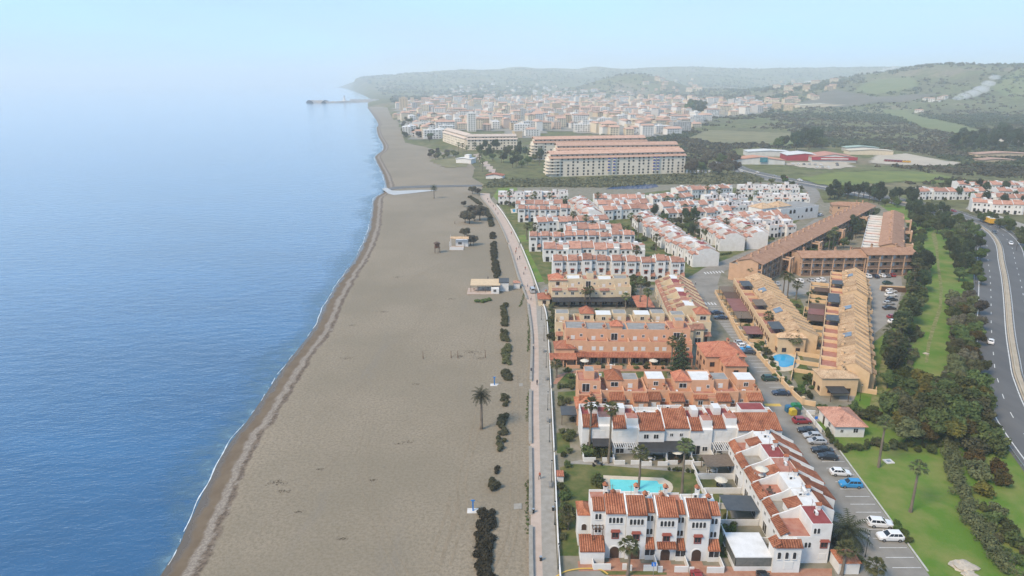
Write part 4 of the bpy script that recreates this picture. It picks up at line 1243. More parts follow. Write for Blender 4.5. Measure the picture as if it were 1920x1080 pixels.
# ================================================================ the estate, terrace by terrace
# ---- front row: white three-storey houses between the pool and the brick pavement
xs = [(19.1, 98.0, 3.4, 5.6, True), (19.15, 97.7, 3.4, 4.95, False), (24.15, 97.4, 3.5, 5.05, False), (29.25, 97.2, 3.75, 5.8, False)]
a_lab = ['white end house beside the promenade with tiled garage wing and balcony pergola', 'white three-storey row house behind the pavement palm, red-hooded window over recessed door',
         'white three-storey row house with tiled porch over its dark arched door', 'white three-storey end house beside the brick pavement, farthest from the promenade']
for i, (x, y, bay, w, mir) in enumerate(xs):
    t = thing('row_house', a_lab[i], 'house', (x, y, 0), 0, 'white row houses by the brick pavement')
    pueblo(t, w, 6.4, 9.0 - .12 * i, bay, T_NEAR, M_WHITE, [0, 1, 0, 1][i], True, 'arch')
    if mir: t.scale = (-1, 1, 1)
    if i == 0:
        g = obj('garage_wing', MB().box(3.6, -1.6, 0, 7.6, 1.2, 2.5).mesh('garage_wing', M_WHITE), t)
        obj('wing_roof', tile_slab(3.5, 7.75, -1.75, 2.48, 1.28, 3.7, T_NEAR), g)
        b = obj('back_wing', MB().box(5.62, 3.2, 0, 7.6, 7.2, 6.2).mesh('back_wing', M_WHITE), t)
        obj('wing_roof', hip_roof(5.8, 7.5, 3.4, 7.0, 6.2, 7.0, T_NEAR), b)
        window(t, 'arch', 6.6, 3.2, 3.2, 0, .55)
        pergola(t, 3.7, .1, 5.5, 1.2, 5.6, M_WOOD, M_WOOD, True, 'balcony_pergola')
    if i == 2:
        obj('door_canopy', tile_slab(.2, 3.4, -1.0, 2.9, .02, 3.6, T_NEAR), t)
    roof_clutter(t, w * .3, 5.2, 8.8, 40 + i)
    chimney(t, w * .5, 5.9, 8.9, M_WHITE, T_NEAR, 1.6)
    blocks('garden_wall', t, M_WHITE, [(.02, -3.0, 0, bay * .22, -2.82, 1.15), (bay * .78, -3.0, 0, w - .02, -2.82, 1.15), (w - .1, -2.815, 0, w + .06, -.25, 1.15)])
    obj('entrance_path', MB().box(bay * .22 + .05, -3.0, 0, bay * .78 - .05, -.1, .05).mesh('entrance_path', M_TERRA), t)

# ---- second row: white garden fronts behind the pool
bx = [15.3, 21.7, 27.3, 32.9, 38.4, 43.2, 48.6, 58.2]
b_var = [1, 1, 0, 2, 1, 1, 0]
b_ext = ['black', 'white', 'awning', 'awning', None, 'slats', None]
b_lab = ['white end house with blackish lean-to awning facing the promenade palms', 'white two-storey house with half tiled roof and open white porch frame', 'white two-storey house with dark sloping awning and blue-shuttered upper windows',
         'white two-storey house with dark awning, right beside its twin over the pool lawn', 'white two-storey house with closed shutters and small fenced patio behind the pool lawn', 'white two-storey house with white slatted pergola over a furnished patio', 'white end house with large maroon roof deck beside the parking road']
for i in range(7):
    w = bx[i+1] - bx[i]
    t = thing('garden_house', b_lab[i], 'house', (bx[i], 133.2 if i == 0 else 131.6 + .5 * (i % 2), 0), 0, 'white garden houses behind the pool')
    garden_house(t, w, 8.6, 6.0 + .25 * (i % 2), T_NEAR, M_WHITE, b_var[i])
    roof_clutter(t, w * .2, 7.6, 6.35 + .25 * (i % 2), 20 + i)
    if b_ext[i] == 'awning': pergola(t, .1, -3.6, w - .1, -.02, 2.5, M_AWN, M_PWHITE, False, 'awning', .35)
    if b_ext[i] == 'black': pergola(t, 2.2, -2.6, w - .1, -.02, 2.5, M_AWN, M_WOOD, False, 'awning', .35)
    if b_ext[i] == 'slats': pergola(t, .1, -3.6, w - .1, -.02, 2.7, M_PWHITE, M_PWHITE, True)
    if b_ext[i] == 'white': pergola(t, .3, -2.2, w - .5, -.02, 2.5, M_PWHITE, M_PWHITE, True)
    blocks('garden_wall', t, M_WHITE, [(.02, -4.6, 0, w * .4, -4.42, 1.0), (w * .62, -4.6, 0, w - .02, -4.42, 1.0), (-.08, -4.4, 0, .08, -.05, 1.2)])
    if i == 6:
        d = obj('roof_deck', MB().box(2.0, 4.8, 6.3, 7.6, 8.3, 8.3).mesh('roof_deck', M_WHITE), t)
        floor_sheet(d, 2.15, 4.95, 7.45, 8.15, 8.31, M_MAROON, 'deck_membrane')

# ---- the stepped terrace beside the parking road, fronts to the pool, long tiled slopes to the road
def road_house(t, w=5.0, var=0, wm=None, tm=None, near=True, d=13.2):
    wm = wm or M_WHITE; tm = tm or T_NEAR
    W = window if near else (lambda p, k, x, z, y=0.0, rz=0.0: window1(p, dict(small='f_nar', square='f_sq', french='f_fr', narrow='f_nar', shutter='f_sq')[k], x, z, y, rz))
    h1, h2 = 5.6, 8.2
    mb = MB().box(0, 0, 0, w, 4.6, h1).box(0, 4.6, 0, w, 8.0, h2)
    ez = 8.25 - (d - 8.0) * .53
    if d > 9: mb.xprism([(8.0, 0), (d, 0), (d, ez), (8.0, 8.25)], 0, w)
    obj('wall', mb.mesh('wall', wm), t)
    floor_sheet(t, .1, 1.0, w - .1, 4.6, h1 + .01, [M_REDFLOOR, M_PAVE, M_REDFLOOR][var % 3])
    floor_sheet(t, .1, 4.75, w - .1, 7.9, h2 + .02, [M_WHITEROOF, M_MAROON, M_REDFLOOR, M_WHITEROOF][var % 4], 'flat_roof')
    obj('tile_skirt', tile_slab(.1, w - .15, -.35, h1 - .1, .95, h1 + .75, tm, near), t)
    if d > 11: obj('roof', tile_slab(.2, w * .86, -d - .3, ez - .1, -10.3, 6.95, tm, near), t, (w, 0, 0), math.pi)
    if d > 9: obj('roof', tile_slab(.2, w * .92, -10.25, 7.15, -8.0, 8.32, tm, near), t, (w, 0, 0), math.pi)
    obj('party_wall', MB().xprism([(.0, h1 - .2), (4.7, h1 - .2), (4.7, h2 + .2), (3.4, h1 + 1.9), (.0, h1 + .55)], -.10, .10).mesh('party_wall', wm), t)
    if d > 9: obj('party_wall', MB().xprism([(7.9, h2 - .3), (d + .15, ez - .2), (d + .15, ez + .45), (7.9, h2 + .75)], -.10, .10).mesh('party_wall', wm), t)
    if var % 2 == 0:
        b = obj('roof_room', MB().xprism([(2.6, h1), (4.7, h1), (4.7, h1 + 2.5), (2.6, h1 + 1.9)], w * .45, w - .12).mesh('roof_room', wm), t)
        obj('room_roof', tile_slab(w * .43, w - .1, 2.3, h1 + 1.8, 4.8, h1 + 2.55, tm, near), b)
    chimney(t, w * .2, 7.2, h2, wm, tm, 1.1)
    W(t, 'small', w * .3, 3.5); W(t, 'small', w * .72, 3.5); W(t, 'french', w * .4, .05); W(t, 'square', w * .75, 3.6, d, math.pi); W(t, 'square', w * .3, .9, d, math.pi)
    return t
c_lab = ['white stepped house with white roof deck at the top end of the parking road terrace', 'white stepped house with wide white roof, second down the parking road terrace', 'white stepped house with red roof terrace, third down the parking road terrace',
         'white stepped house with furnished terrace and pale roof deck, fourth down the parking road terrace', 'white stepped house with maroon roof and water heater, fifth down the parking road terrace', 'white gable-end house of the stepped terrace, beside the big date palm']
for i in range(6):
    y1 = 127.0 - 5.05 * i
    t = thing('stepped_house', c_lab[i], 'house', (45.4 - .25 * (i % 2), y1, 0), -math.pi / 2, 'stepped houses along the parking road')
    road_house(t, 5.05, i, d=[13.2, 13.2, 13.2, 13.2, 10.4, 8.2][i])
    roof_clutter(t, 1.2, 6.0, 8.2, i)
    t.scale = (1, 1, 1.0 - .012 * i)
    if i == 0: pergola(t, .4, -5.6, 4.8, -.1, 2.6, M_REED, M_WOOD, False, 'reed_awning', .2)
    if i == 3: pergola(t, .2, -6.0, 4.9, -.1, 3.2, M_AWNB, M_PWHITE, False, 'awning', -.3)
    if i in (0, 1, 2, 3, 4): blocks('garden_wall', t, M_WHITE, [(0, -7.6, 0, 5.0, -7.42, 1.1), (4.9, -7.41, 0, 5.05, -.1, 1.3)])
    if i == 4:
        wh = obj('water_heater', MB().tube([(.6, 6.3, 9.2), (2.6, 6.3, 9.2)], .32, 10).box(.7, 5.3, 8.3, 2.5, 6.2, 8.4).mesh('water_heater', M_PWHITE), t)
    if i == 5:
        for x, z, k in ((5.2, 6.2, 'narrow'), (5.8, 6.2, 'narrow'), (7.0, 3.4, 'hood'), (4.0, 3.3, 'narrow'), (4.6, 3.3, 'narrow'), (7.0, .9, 'shutter')): window(t, k, 5.06, z, x, math.pi / 2)
        l = obj('front_wing', MB().box(5.055, -2.2, 0, 7.4, 2.3, 5.4).mesh('front_wing', M_WHITE), t)
        obj('tile_skirt', tile_slab(5.2, 7.6, -2.55, 5.3, -1.3, 6.1, T_NEAR), l)
        obj('tile_skirt', tile_slab(-2.2, 2.4, -7.7, 5.25, -6.5, 6.1, T_NEAR), l, (0, 0, 0), math.pi / 2).rotation_euler = (0, 0, math.pi / 2)
        for k in range(3): window(l, 'narrow', 7.41, 2.9, -1.3 + k * 1.25, math.pi / 2, 1.25)
        window(l, 'shutter', 7.41, .9, .4, math.pi / 2, 1.3)
        cv = obj('conservatory', MB().box(.6, -8.3, 2.75, 7.0, -2.21, 2.95).box(.6, -8.3, 0, 7.0, -8.15, .9).box(6.85, -8.15, 0, 7.0, -2.21, .9).mesh('conservatory', M_WHITEROOF), t)
        obj('glazing', MB().box(.7, -8.24, .9, 6.9, -8.20, 2.75).box(6.9, -8.1, .9, 6.94, -2.21, 2.75).mesh('glazing', mat('conservatory_glass', (.10, .105, .10), .12, (.16, .16, .15), .8, spec=.5)), cv)
        s = obj('gate_house', MB().box(4.6, 8.6, 0, 7.8, 12.0, 2.4).mesh('gate_house', M_WHITE), t)
        obj('gate_roof', hip_roof(4.7, 7.7, 8.7, 11.9, 2.4, 3.2, T_NEAR), s)

# ---- orange terraces
def ord_label(desc): return lambda i: desc % ORD[i]
def flat_keys(style, wm, tm, porch, near=True, hb=8.6, seq=(0, 1, 2, 3, 1, 0, 3, 1), d=10.0):
    return lambda i: ((style, seq[i % len(seq)]), lambda t: terrace_house(t, 5.8, d, wm, tm, seq[i % len(seq)], near, porch, hb))
d1 = [('f', 3), ('b', 3), ('b', 1), ('b', 2), ('b', 0), ('f', 1), ('b', 4), ('b', 5)]
row((15.9, 147.6), (59.8, 147.0), 8, lambda i: (('d1', i), (lambda t: bay_house(t, 5.5, 9.6, M_ORANGE, T_NEAR, d1[i][1])) if d1[i][0] == 'b' else (lambda t: terrace_house(t, 5.5, 9.6, M_ORANGE, T_NEAR, d1[i][1], True, False, 8.4))), 'orange_house',
    ord_label('orange house, %s from the promenade, in the row behind the white garden houses'), 'orange houses, lower terrace', 5.5, step=.8)
row((15.5, 182.2), (51.5, 181.6), 6, flat_keys('d2', M_ORANGE, T_BRIGHT, True, True, 8.8, (2, 2, 0, 2, 2, 3), 10.0), 'orange_house',
    ord_label('orange house with tiled porch facing the oval lawn, %s from the promenade'), 'orange houses, upper terrace', 5.8)
# corner villas of the orange rows
def villa(p, rz, w, d, h, wm, tm, label, rise=2.2, group=None, name='villa', wins=3, near=True):
    t = thing(name, label, 'house', p, rz, group)
    obj('wall', MB().box(0, 0, 0, w, d, h).mesh('wall', wm), t)
    obj('roof', hip_roof(0, w, 0, d, h, h + rise, tm, over=.35), t)
    W = window if near else (lambda p, k, x, z, y=0.0, rz=0.0: window1(p, 'f_sq', x, z, y, rz))
    for s in range(max(1, int(h / 2.8))):
        for k in range(wins):
            W(t, 'dark', w * (k + .5) / wins, .9 + 2.8 * s, 0)
            W(t, 'dark', 0 if False else w, .9 + 2.8 * s, d * (k + .5) / wins, math.pi / 2)
            W(t, 'dark', 0, .9 + 2.8 * s, d * (k + .5) / wins, -math.pi / 2)
    chimney(t, w * .7, d * .6, h + rise * .5, wm, tm, 1.4)
    return t
villa((52.5, 171.0, 0), 0, 10.5, 9.5, 6.6, M_ORANGE, T_BRIGHT, 'orange corner house with broad hipped tile roof beside the parking road', 2.6)
villa((56.2, 165.6, 0), 0, 5.6, 5.2, 6.2, M_ORANGE, T_BRIGHT, 'small orange block with pyramid roof in front of the hipped corner house', 1.8, wins=1)
t = villa((12.4, 181.0, 0), 0, 5.4, 5.0, 4.9, M_ORANGE, T_BRIGHT, 'orange end house with open loggia and wide tiled veranda by the promenade', 1.5, wins=1)
obj('veranda_roof', tile_slab(-1.8, 6.0, -2.4, 2.3, .02, 3.3, T_BRIGHT), t)
for x in (-1.5, 2.0, 5.7): obj('post', MB().box(x, -2.2, 0, x + .3, -1.9, 2.3).mesh('post', M_ORANGE), t)
t = villa((15.3, 144.6, 0), 0, 5.0, 5.5, 4.6, M_ORANGE, T_NEAR, 'orange end house with low hipped roof and dark blue awning by the promenade', 1.4, wins=1)
pergola(t, -3.6, .3, -.1, 4.4, 2.5, M_AWNB, M_WOOD, False, 'awning', .2)

# ---- cream terraces
row((13.4, 196.6), (61.4, 195.2), 8, lambda i: (('e1', i % 6), lambda t: bay_house(t, 5.8, 9.4, M_CREAM, T_PALE, [1, 0, 2, 4, 5, 1][i % 6])), 'cream_house',
    ord_label('cream house, %s from the promenade, in the row behind the orange houses'), 'cream houses, lower terrace', 5.8, step=.9)
cr = row((14.4, 235.0), (43.0, 235.4), 5, flat_keys('e2', M_CREAM, T_PALE, False, True, 8.4, (1, 1, 3, 1, 2), 9.0), 'cream_house',
    ord_label('cream house behind a long black awning, %s from the promenade'), 'cream houses, upper terrace', 5.8)
for t in cr: pergola(t, .1, -4.2, 5.7, -.05, 2.4, M_AWN, M_WOOD, False, 'awning', .3)
villa((13.6, 238.4, 0), 0, 6.2, 6.5, 8.4, M_CREAM, T_BRIGHT, 'cream end tower with large orange hipped roof above the black awning', 1.7, wins=1)
villa((9.6, 233.6, 0), 0, 4.0, 6.5, 2.7, M_CREAM, T_BRIGHT, 'low garage with bright orange hipped roof beside the cream end tower', 1.0, wins=1)
row((54.0, 246.5), (51.0, 209.5), 7, lambda i: (('e3', i % 3), lambda t: road_house(t, 5.3, i % 3, M_CREAM, T_PALE)), 'cream_stepped_house',
    ord_label('cream house with salmon roofs along the road, %s counted from the white village'), 'cream stepped houses along the road', 5.3)
for k, (xx, yy, ww, dd, m, lab) in enumerate([(43.5, 224.5, 6.0, 13.0, M_PURPLE, 'red carport roof between the cream terraces'), (46.0, 214.5, 5.6, 9.0, M_AWN, 'black shade net beside the cream stepped houses')]):
    t = thing('carport', lab, 'carport', (xx, yy, 0))
    pergola(t, 0, 0, ww, dd, 2.5, T_BRIGHT if k == 0 else m, M_WOOD, False, 'roof_frame', .2)

# ---- yellow terraces beyond the road
def yellow_house(t, w=6.6, var=0, d=12.5, awn=None):
    wm, tm = M_YELL, T_TAN
    h = 6.2
    mb = MB().box(0, 0, 0, w, 4.2, 5.2).xprism([(4.2, 0), (d, 0), (d, h - .2), (8.2, h + 1.9), (4.2, h + .4)], 0, w)
    obj('wall', mb.mesh('wall', wm), t)
    parapet(t, 0, 0, w, 4.2, 5.2, wm, .9, .16, 'flr')
    floor_sheet(t, .18, .18, w - .18, 4.2, 5.215, [M_REDFLOOR, M_PURPLE, M_REDFLOOR][var % 3])
    obj('roof', tile_slab(-.05, w + .05, 3.9, h + .22, 8.2, h + 1.95, tm), t)
    o = obj('roof', tile_slab(-.05, w + .05, -d - .4, h - .45, -8.2, h + 1.95, tm), t, (w, 0, 0), math.pi)
    for k in (.02, .5): obj('roof_kerb', MB().xprism([(d + .3, h - .2), (8.2, h + 2.05), (8.2, h + 2.5), (d + .3, h + .25)], w * k - .1, w * k + .12).mesh('roof_kerb', wm), t)
    bay = obj('bay', MB().box(w * .15, d, 0, w * .5, d + 1.5, 4.6).mesh('bay', wm), t)
    obj('bay_roof', tile_slab(-w * .55, -w * .1, -d - 1.8, 4.5, -d + .05, 5.3, tm), bay, (0, 0, 0), math.pi)
    obj('entry', MB().box(w * .62, d, 0, w * .95, d + 2.2, .12).box(w * .6, d + 2.0, 0, w * .66, d + 2.2, 1.3).box(w * .93, d, 0, w * .99, d + 2.2, 1.3).mesh('entry', wm), t)
    for x in (.22, .52, .8): window(t, 'dark', w * x, 3.0)
    window(t, 'french', w * .4, .05)
    window(t, 'dark', w * .78, 3.3, d, math.pi); window(t, 'dark', w * .32, 2.6, d + 1.5, math.pi); window(t, 'door', w * .8, .1, d, math.pi)
    if var % 3 == 1: pergola(t, .6, .5, w - .4, 3.9, 7.3, [M_REED, M_AWNB][var % 2], M_WOOD, False, 'roof_awning', .2)
    if var % 3 == 2: obj('solar_panel', MB().add([(w * .2, 5.2, h + 1.0), (w * .75, 5.2, h + 1.0), (w * .75, 7.4, h + 1.95), (w * .2, 7.4, h + 1.95), (w * .2, 5.2, h + 1.1), (w * .75, 5.2, h + 1.1), (w * .75, 7.4, h + 2.05), (w * .2, 7.4, h + 2.05)], [(4, 5, 6, 7), (0, 1, 5, 4), (1, 2, 6, 5), (2, 3, 7, 6), (3, 0, 4, 7)]).mesh('solar_panel', M_SOLAR), t)
    if var % 2 == 0: chimney(t, w * .85, 5.2, h + .6, wm, tm, 1.2)
    if awn: pergola(t, .2, -5.0, w - .2, -.1, 2.5, awn, M_WOOD, False, 'patio_awning', .15)
    blocks('patio_wall', t, wm, [(0, -6.6, 0, w, -6.42, 1.2), (-.1, -6.41, 0, .1, -.05, 1.2)])
    return t
M_SOLAR = mat('solar_glass', (.10, .13, .17), .2, (.16, .19, .22), .7, spec=.5)
AW1 = [M_REED, M_WOOD, M_PURPLE, M_PURPLE, M_REED, None, M_BRIGHTAWN if 'M_BRIGHTAWN' in globals() else M_PURPLE, None]
f1 = [(84.2, 249.0), (76.9, 190.2)]
for i in range(8):
    A, B = Vector((*f1[0], 0)), Vector((*f1[1], 0)); u = (B - A).normalized(); w = (B - A).length / 8
    t = thing('yellow_house', 'yellow house, %s from the gatehouse, in the row behind the road wall' % ORD[i], 'house', tuple(A + u * w * i), math.atan2(u.y, u.x), 'yellow houses, road terrace')
    yellow_house(t, w, i, 13.5, AW1[i]); t.scale = (1, 1, 1 - .03 * (i % 3))
F2 = [((125.0, 258.0), (112.5, 230.5), 5), ((109.8, 227.0), (81.5, 167.0), 10)]
k = 0
for A, B, n in F2:
    A, B = Vector((*A, 0)), Vector((*B, 0)); u = (B - A).normalized(); w = (B - A).length / n
    for i in range(n):
        t = thing('yellow_house', 'yellow house beside the car park, %s counted from the brown apartments' % ORD[k], 'house', tuple(A + u * w * i), math.atan2(u.y, u.x), 'yellow houses, car park terrace')
        yellow_house(t, w, [0, 2, 0, 1, 0, 1, 1, 2, 0, 1, 0, 2, 0, 0, 0][k], 12.0, [None, None, M_WOOD, None, None, M_WOOD, M_PURPLE, M_WOOD, None, None, None, None, None, None, None][k])
        t.scale = (1, 1, 1.03 - .035 * (k % 3)); k += 1
# front ends with hipped bays
villa((78.6, 188.3, 0), R(-3), 8.0, 2.2, 5.4, M_YELL, T_TAN, 'yellow end house with small hipped roof above the kidney-shaped pool', 1.2, wins=2)
t = villa((79.6, 160.6, 0), R(-1), 9.2, 5.5, 5.0, M_YELL, T_TAN, 'yellow end house with tiled skirt and black patio awning by the estate wall', 1.0, wins=2)
pergola(t, 1.0, -3.6, 5.6, -.1, 2.3, M_AWN, M_WOOD, False, 'awning', .25)
t = thing('gatehouse', 'low yellow gatehouse with flat pink roof at the road bend', 'house', (86.5, 249.5, 0), R(6))
obj('wall', MB().box(0, 0, 0, 8.5, 4.0, 2.9).mesh('wall', M_YELL), t); obj('roof', MB().box(-.2, -.2, 2.9, 8.7, 4.2, 3.15).mesh('roof', M_PURPLE), t)
for x in (1.5, 4.2, 7.0): window(t, 'french', x, .2)

# ---- brown apartment blocks
M_BANIST = mat('dark_balustrade', (.14, .088, .06), .7, (.18, .115, .08), 2)
def gallery_block(name, label, A, B, d, h, floors, bays, chim, towers=(), roof_over=1.6, back_terr=False, tm=None):
    """long block with open access galleries on the side to the right of A->B"""
    A, B = Vector((*A, 0)), Vector((*B, 0)); u = (B - A).normalized(); L = (B - A).length
    t = thing(name, label, 'building', tuple(A), math.atan2(u.y, u.x))
    obj('wall', MB().xprism([(1.6, 0), (d, 0), (d, h - .3), (d * .5, h + 1.0), (1.6, h - .2)], 0, L).mesh('wall', M_BROWN), t)
    obj('roof', tile_slab(-.4, L + .4, -roof_over * .3, h - .55, d * .5, h + 1.15, tm or T_ROSE, False, .18), t)
    obj('roof', tile_slab(-.4, L + .4, -d - .5, h - .6, -d * .5, h + 1.15, tm or T_ROSE, False, .18), t, (L, 0, 0), math.pi)
    fh = (h - .3) / floors
    for f in range(floors):
        g = obj('gallery', MB().box(0, 0, f * fh + (.0 if f else -.01), L, 1.62, f * fh + .22).mesh('gallery', M_BROWN), t)
        obj('balustrade', MB().box(.05, .02, f * fh + .22, L - .05, .12, f * fh + 1.15).mesh('balustrade', M_BANIST), g)
    post = MB().box(-.2, -.02, 0, .2, .35, h - .5).mesh('post', M_BROWN)
    wl, dr = MB().box(-.6, -.05, 0, .6, .02, 1.1).mesh('window', M_PANE), MB().box(-.45, -.05, 0, .45, .02, 2.1).mesh('door', M_SHUT)
    n = int(L / bays)
    for i in range(n + 1): obj('post', post, t, (min(L - .2, max(.2, i * L / n)), -.05, 0))
    for f in range(floors):
        for i in range(n):
            x = (i + .5) * L / n
            obj('door', dr, t, (x - bays * .22, 1.6, f * fh + .24)); obj('window', wl, t, (x + bays * .18, 1.6, f * fh + 1.2))
    for s in towers:
        q = obj('stair_tower', MB().box(s * L - .35, -4.2, 0, s * L + .35, -3.5, h * .8).box(s * L + 3.6, -4.2, 0, s * L + 4.3, -3.5, h * .8).box(s * L - .35, -3.5, h * .8 - .5, s * L + .35, 0, h * .8).box(s * L + 3.6, -3.5, h * .8 - .5, s * L + 4.3, 0, h * .8).box(s * L - .35, -4.2, h * .8, s * L + 4.3, -3.5, h * .8 + .5).box(s * L - .45, -.6, 0, s * L + .45, .1, h + .3).mesh('stair_tower', M_BROWN), t)
        obj('stairs', MB().add([(s * L + .4, -3.4, .2), (s * L + 3.5, -3.4, h * .35), (s * L + 3.5, -2.0, h * .35), (s * L + .4, -2.0, .2), (s * L + .4, -3.4, .5), (s * L + 3.5, -3.4, h * .35 + .3), (s * L + 3.5, -2.0, h * .35 + .3), (s * L + .4, -2.0, .5)], [(4, 5, 6, 7), (0, 1, 5, 4), (2, 3, 7, 6), (0, 3, 2, 1)]).mesh('stairs', M_DBROWN), q)
    for i in range(chim): chimney(t, (i + .5) * L / chim, d * .62, h + .6, M_BROWN, T_ROSE, 1.6)
    if back_terr:
        m = int(L / 6.2)
        for i in range(m):
            x = i * L / m
            b = obj('terrace', MB().box(x + .1, d, 0, x + L / m - .1, d + 3.4, h - 2.9).mesh('terrace', M_BROWN), t)
            parapet(b, x + .1, d, x + L / m - .1, d + 3.4, h - 2.9, M_BROWN, .9, .16, 'lrb')
            floor_sheet(b, x + .3, d + .05, x + L / m - .3, d + 3.2, h - 2.88, M_PAVE)
    return t
gallery_block('apartment_block', 'very long brown apartment block with rose tiled roof running along the village road', (98.5, 259.5), (209.5, 390.0), 10.0, 9.0, 3, 5.8, 22, (.12, .34, .55, .80), back_terr=True)
gallery_block('apartment_block', 'brown gallery apartment block facing the yellow houses, lower than its neighbour', (119.5, 272.6), (146.2, 273.2), 10.5, 8.4, 3, 4.4, 4)
gallery_block('apartment_block', 'brown gallery apartment block overhanging the car park, one step higher than its neighbour', (146.6, 272.6), (167.5, 273.4), 12.0, 9.6, 3, 4.2, 2)
t = gallery_block('apartment_block', 'brown apartment wing with white stepped roof terraces beside the wooded gardens', (168.0, 285.5), (210.5, 363.0), 9.0, 9.4, 3, 6.0, 5, (.15, .5, .85), tm=T_ROSE)
for i in range(13):
    L = 88.4; x = i * L / 13
    b = obj('terrace', MB().box(x + .1, 9.0, 0, x + L / 13 - .1, 16.0, 6.2).mesh('terrace', M_WHITE), t)
    parapet(b, x + .1, 9.0, x + L / 13 - .1, 16.0, 6.2, M_WHITE, .9, .16, 'lrb')
    floor_sheet(b, x + .3, 9.1, x + L / 13 - .3, 15.8, 6.22, [M_PAVE, M_GREYROOF, M_REDFLOOR][i % 3])
villa((194.0, 409.0, 0), R(-14), 20, 9, 5.6, M_BROWN, T_ROSE, 'small brown house with hipped roof at the far end of the long apartments', 1.8, near=False)

# ---- cottage on the green
t = thing('cottage', 'white cottage with hipped terracotta roof beside the clipped hedge', 'house', (73.6, 139.2, 0), R(-1))
obj('wall', MB().box(0, 0, 0, 6.6, 9.0, 2.9).mesh('wall', M_WHITE), t)
obj('roof', hip_roof(0, 6.6, 0, 9.0, 2.85, 4.7, T_PALE, over=.5), t)
window(t, 'square', 4.6, 1.2); window(t, 'small', 1.5, 1.2); window(t, 'square', 0, 1.1, 3.0, -math.pi / 2); window(t, 'door', 0, .05, 6.0, -math.pi / 2)
blocks('garden_wall', t, M_WHITE, [(-2.2, 2.0, 0, -2.0, 11.0, 1.1), (-1.99, 10.8, 0, 0, 11.0, 1.1)])

# ---- the white village
def pk(near=False, h=7.6, seq=(0, 1, 2, 0, 1)): return lambda i: (('vp', seq[i % 5], h), lambda t: pueblo(t, 5.6, 8.0, h, 3.7, T_PALE, M_WHITE, seq[i % 5], near, 'arch'))
def gk(seq=(0, 1, 2, 0, 2, 1), d=9.0): return lambda i: (('vg', seq[i % 6], d), lambda t: garden_house(t, 5.6, d, 5.9, T_PALE, M_WHITE, seq[i % 6], False))
def rk(d=12.0): return lambda i: (('vr', i % 4, d), lambda t: road_house(t, 5.6, i % 4, M_WHITE, T_PALE, False, d))
def fk(seq=(1, 3, 2, 1, 2)): return lambda i: (('vf', seq[i % 5]), lambda t: terrace_house(t, 5.8, 9.0, M_WHITE, T_PALE, seq[i % 5], False, False, 7.6))
VG = 'white village houses'
VL = 'white house, %s in the '
vill = [((16.5, 266.0), (69.8, 266.0), 9, pk(True, 8.4), 'terrace right behind the cream houses'), ((14.0, 296.5), (59.5, 296.5), 8, gk(), 'second terrace beyond the cream houses'),
        ((8.2, 316.0), (58.5, 316.0), 9, pk(), 'third terrace beyond the cream houses'), ((13.5, 357.5), (52.5, 366.0), 7, gk(), 'fourth terrace, slightly skewed'),
        ((3.4, 386.5), (33.8, 386.5), 5, pk(), 'short terrace beside the small blue pool'), ((-9, 443), (36.5, 443), 8, fk(), 'flat-roofed terrace nearest the river'),
        ((66.0, 374), (77.5, 287), 15, rk(), 'long slanting terrace across the village'), ((36, 428), (37.5, 381), 8, rk(), 'short slanting terrace by the village gardens'),
        ((53, 391), (86.5, 398.5), 6, gk(), 'terrace behind the village gardens'), ((88.5, 380), (127.5, 390.5), 7, gk(), 'terrace behind the umbrella pine'),
        ((52.6, 433), (85, 433), 6, gk(), 'terrace before the reeds'), ((112.5, 462), (154.6, 477.5), 8, gk(), 'tall terrace near the reed bed'), ((158, 471), (199, 470), 8, fk(), 'flat terrace near the slip road'),
        ((97, 358), (98.5, 316), 7, rk(), 'stepped row left of the village lane'), ((112.5, 374), (113.5, 320), 9, rk(10.0), 'stepped row right of the village lane'),
        ((122, 343), (147.5, 349), 5, fk((3, 1, 2, 3, 1)), 'block with white balconies facing the long apartments'), ((124, 355.5), (150, 361), 5, gk(), 'middle rank of the block facing the long apartments'),
        ((126, 369), (151, 375), 5, gk(), 'upper rank of the block facing the long apartments'), ((90, 431), (118, 441), 5, gk((1, 0, 1, 2, 0, 1)), 'short terrace among the palms'),
        ((122, 425), (150, 432), 5, fk(), 'flat-roofed terrace among the palms'), ((157, 436), (190, 433), 6, fk((1, 2, 1, 3, 2)), 'flat-roofed terrace behind the arched hall'),
        ((2, 414), (31, 413), 5, gk((1, 0, 2, 1, 0, 2)), 'terrace between the blue pool and the river terrace'), ((90, 404), (119, 411), 5, gk((2, 1, 0, 1, 2, 0)), 'terrace behind the one at the umbrella pine'), ((124, 399), (151, 406), 5, fk(), 'terrace left of the arched hall'), ((52, 411), (84, 415), 6, gk((0, 2, 1, 1, 0, 2)), 'terrace before the palms and reeds'), ((27, 338), (56, 339), 5, gk((1, 2, 0, 1, 2, 0)), 'short terrace between third and fourth ones')]
VROWS = vill
for A, B, n, kf, nm in vill:
    row(A, B, n, kf, 'village_house', (lambda nm: lambda i: (VL % ORD[i]) + nm)(nm), VG, 5.6, jit=1.1, step=.8)
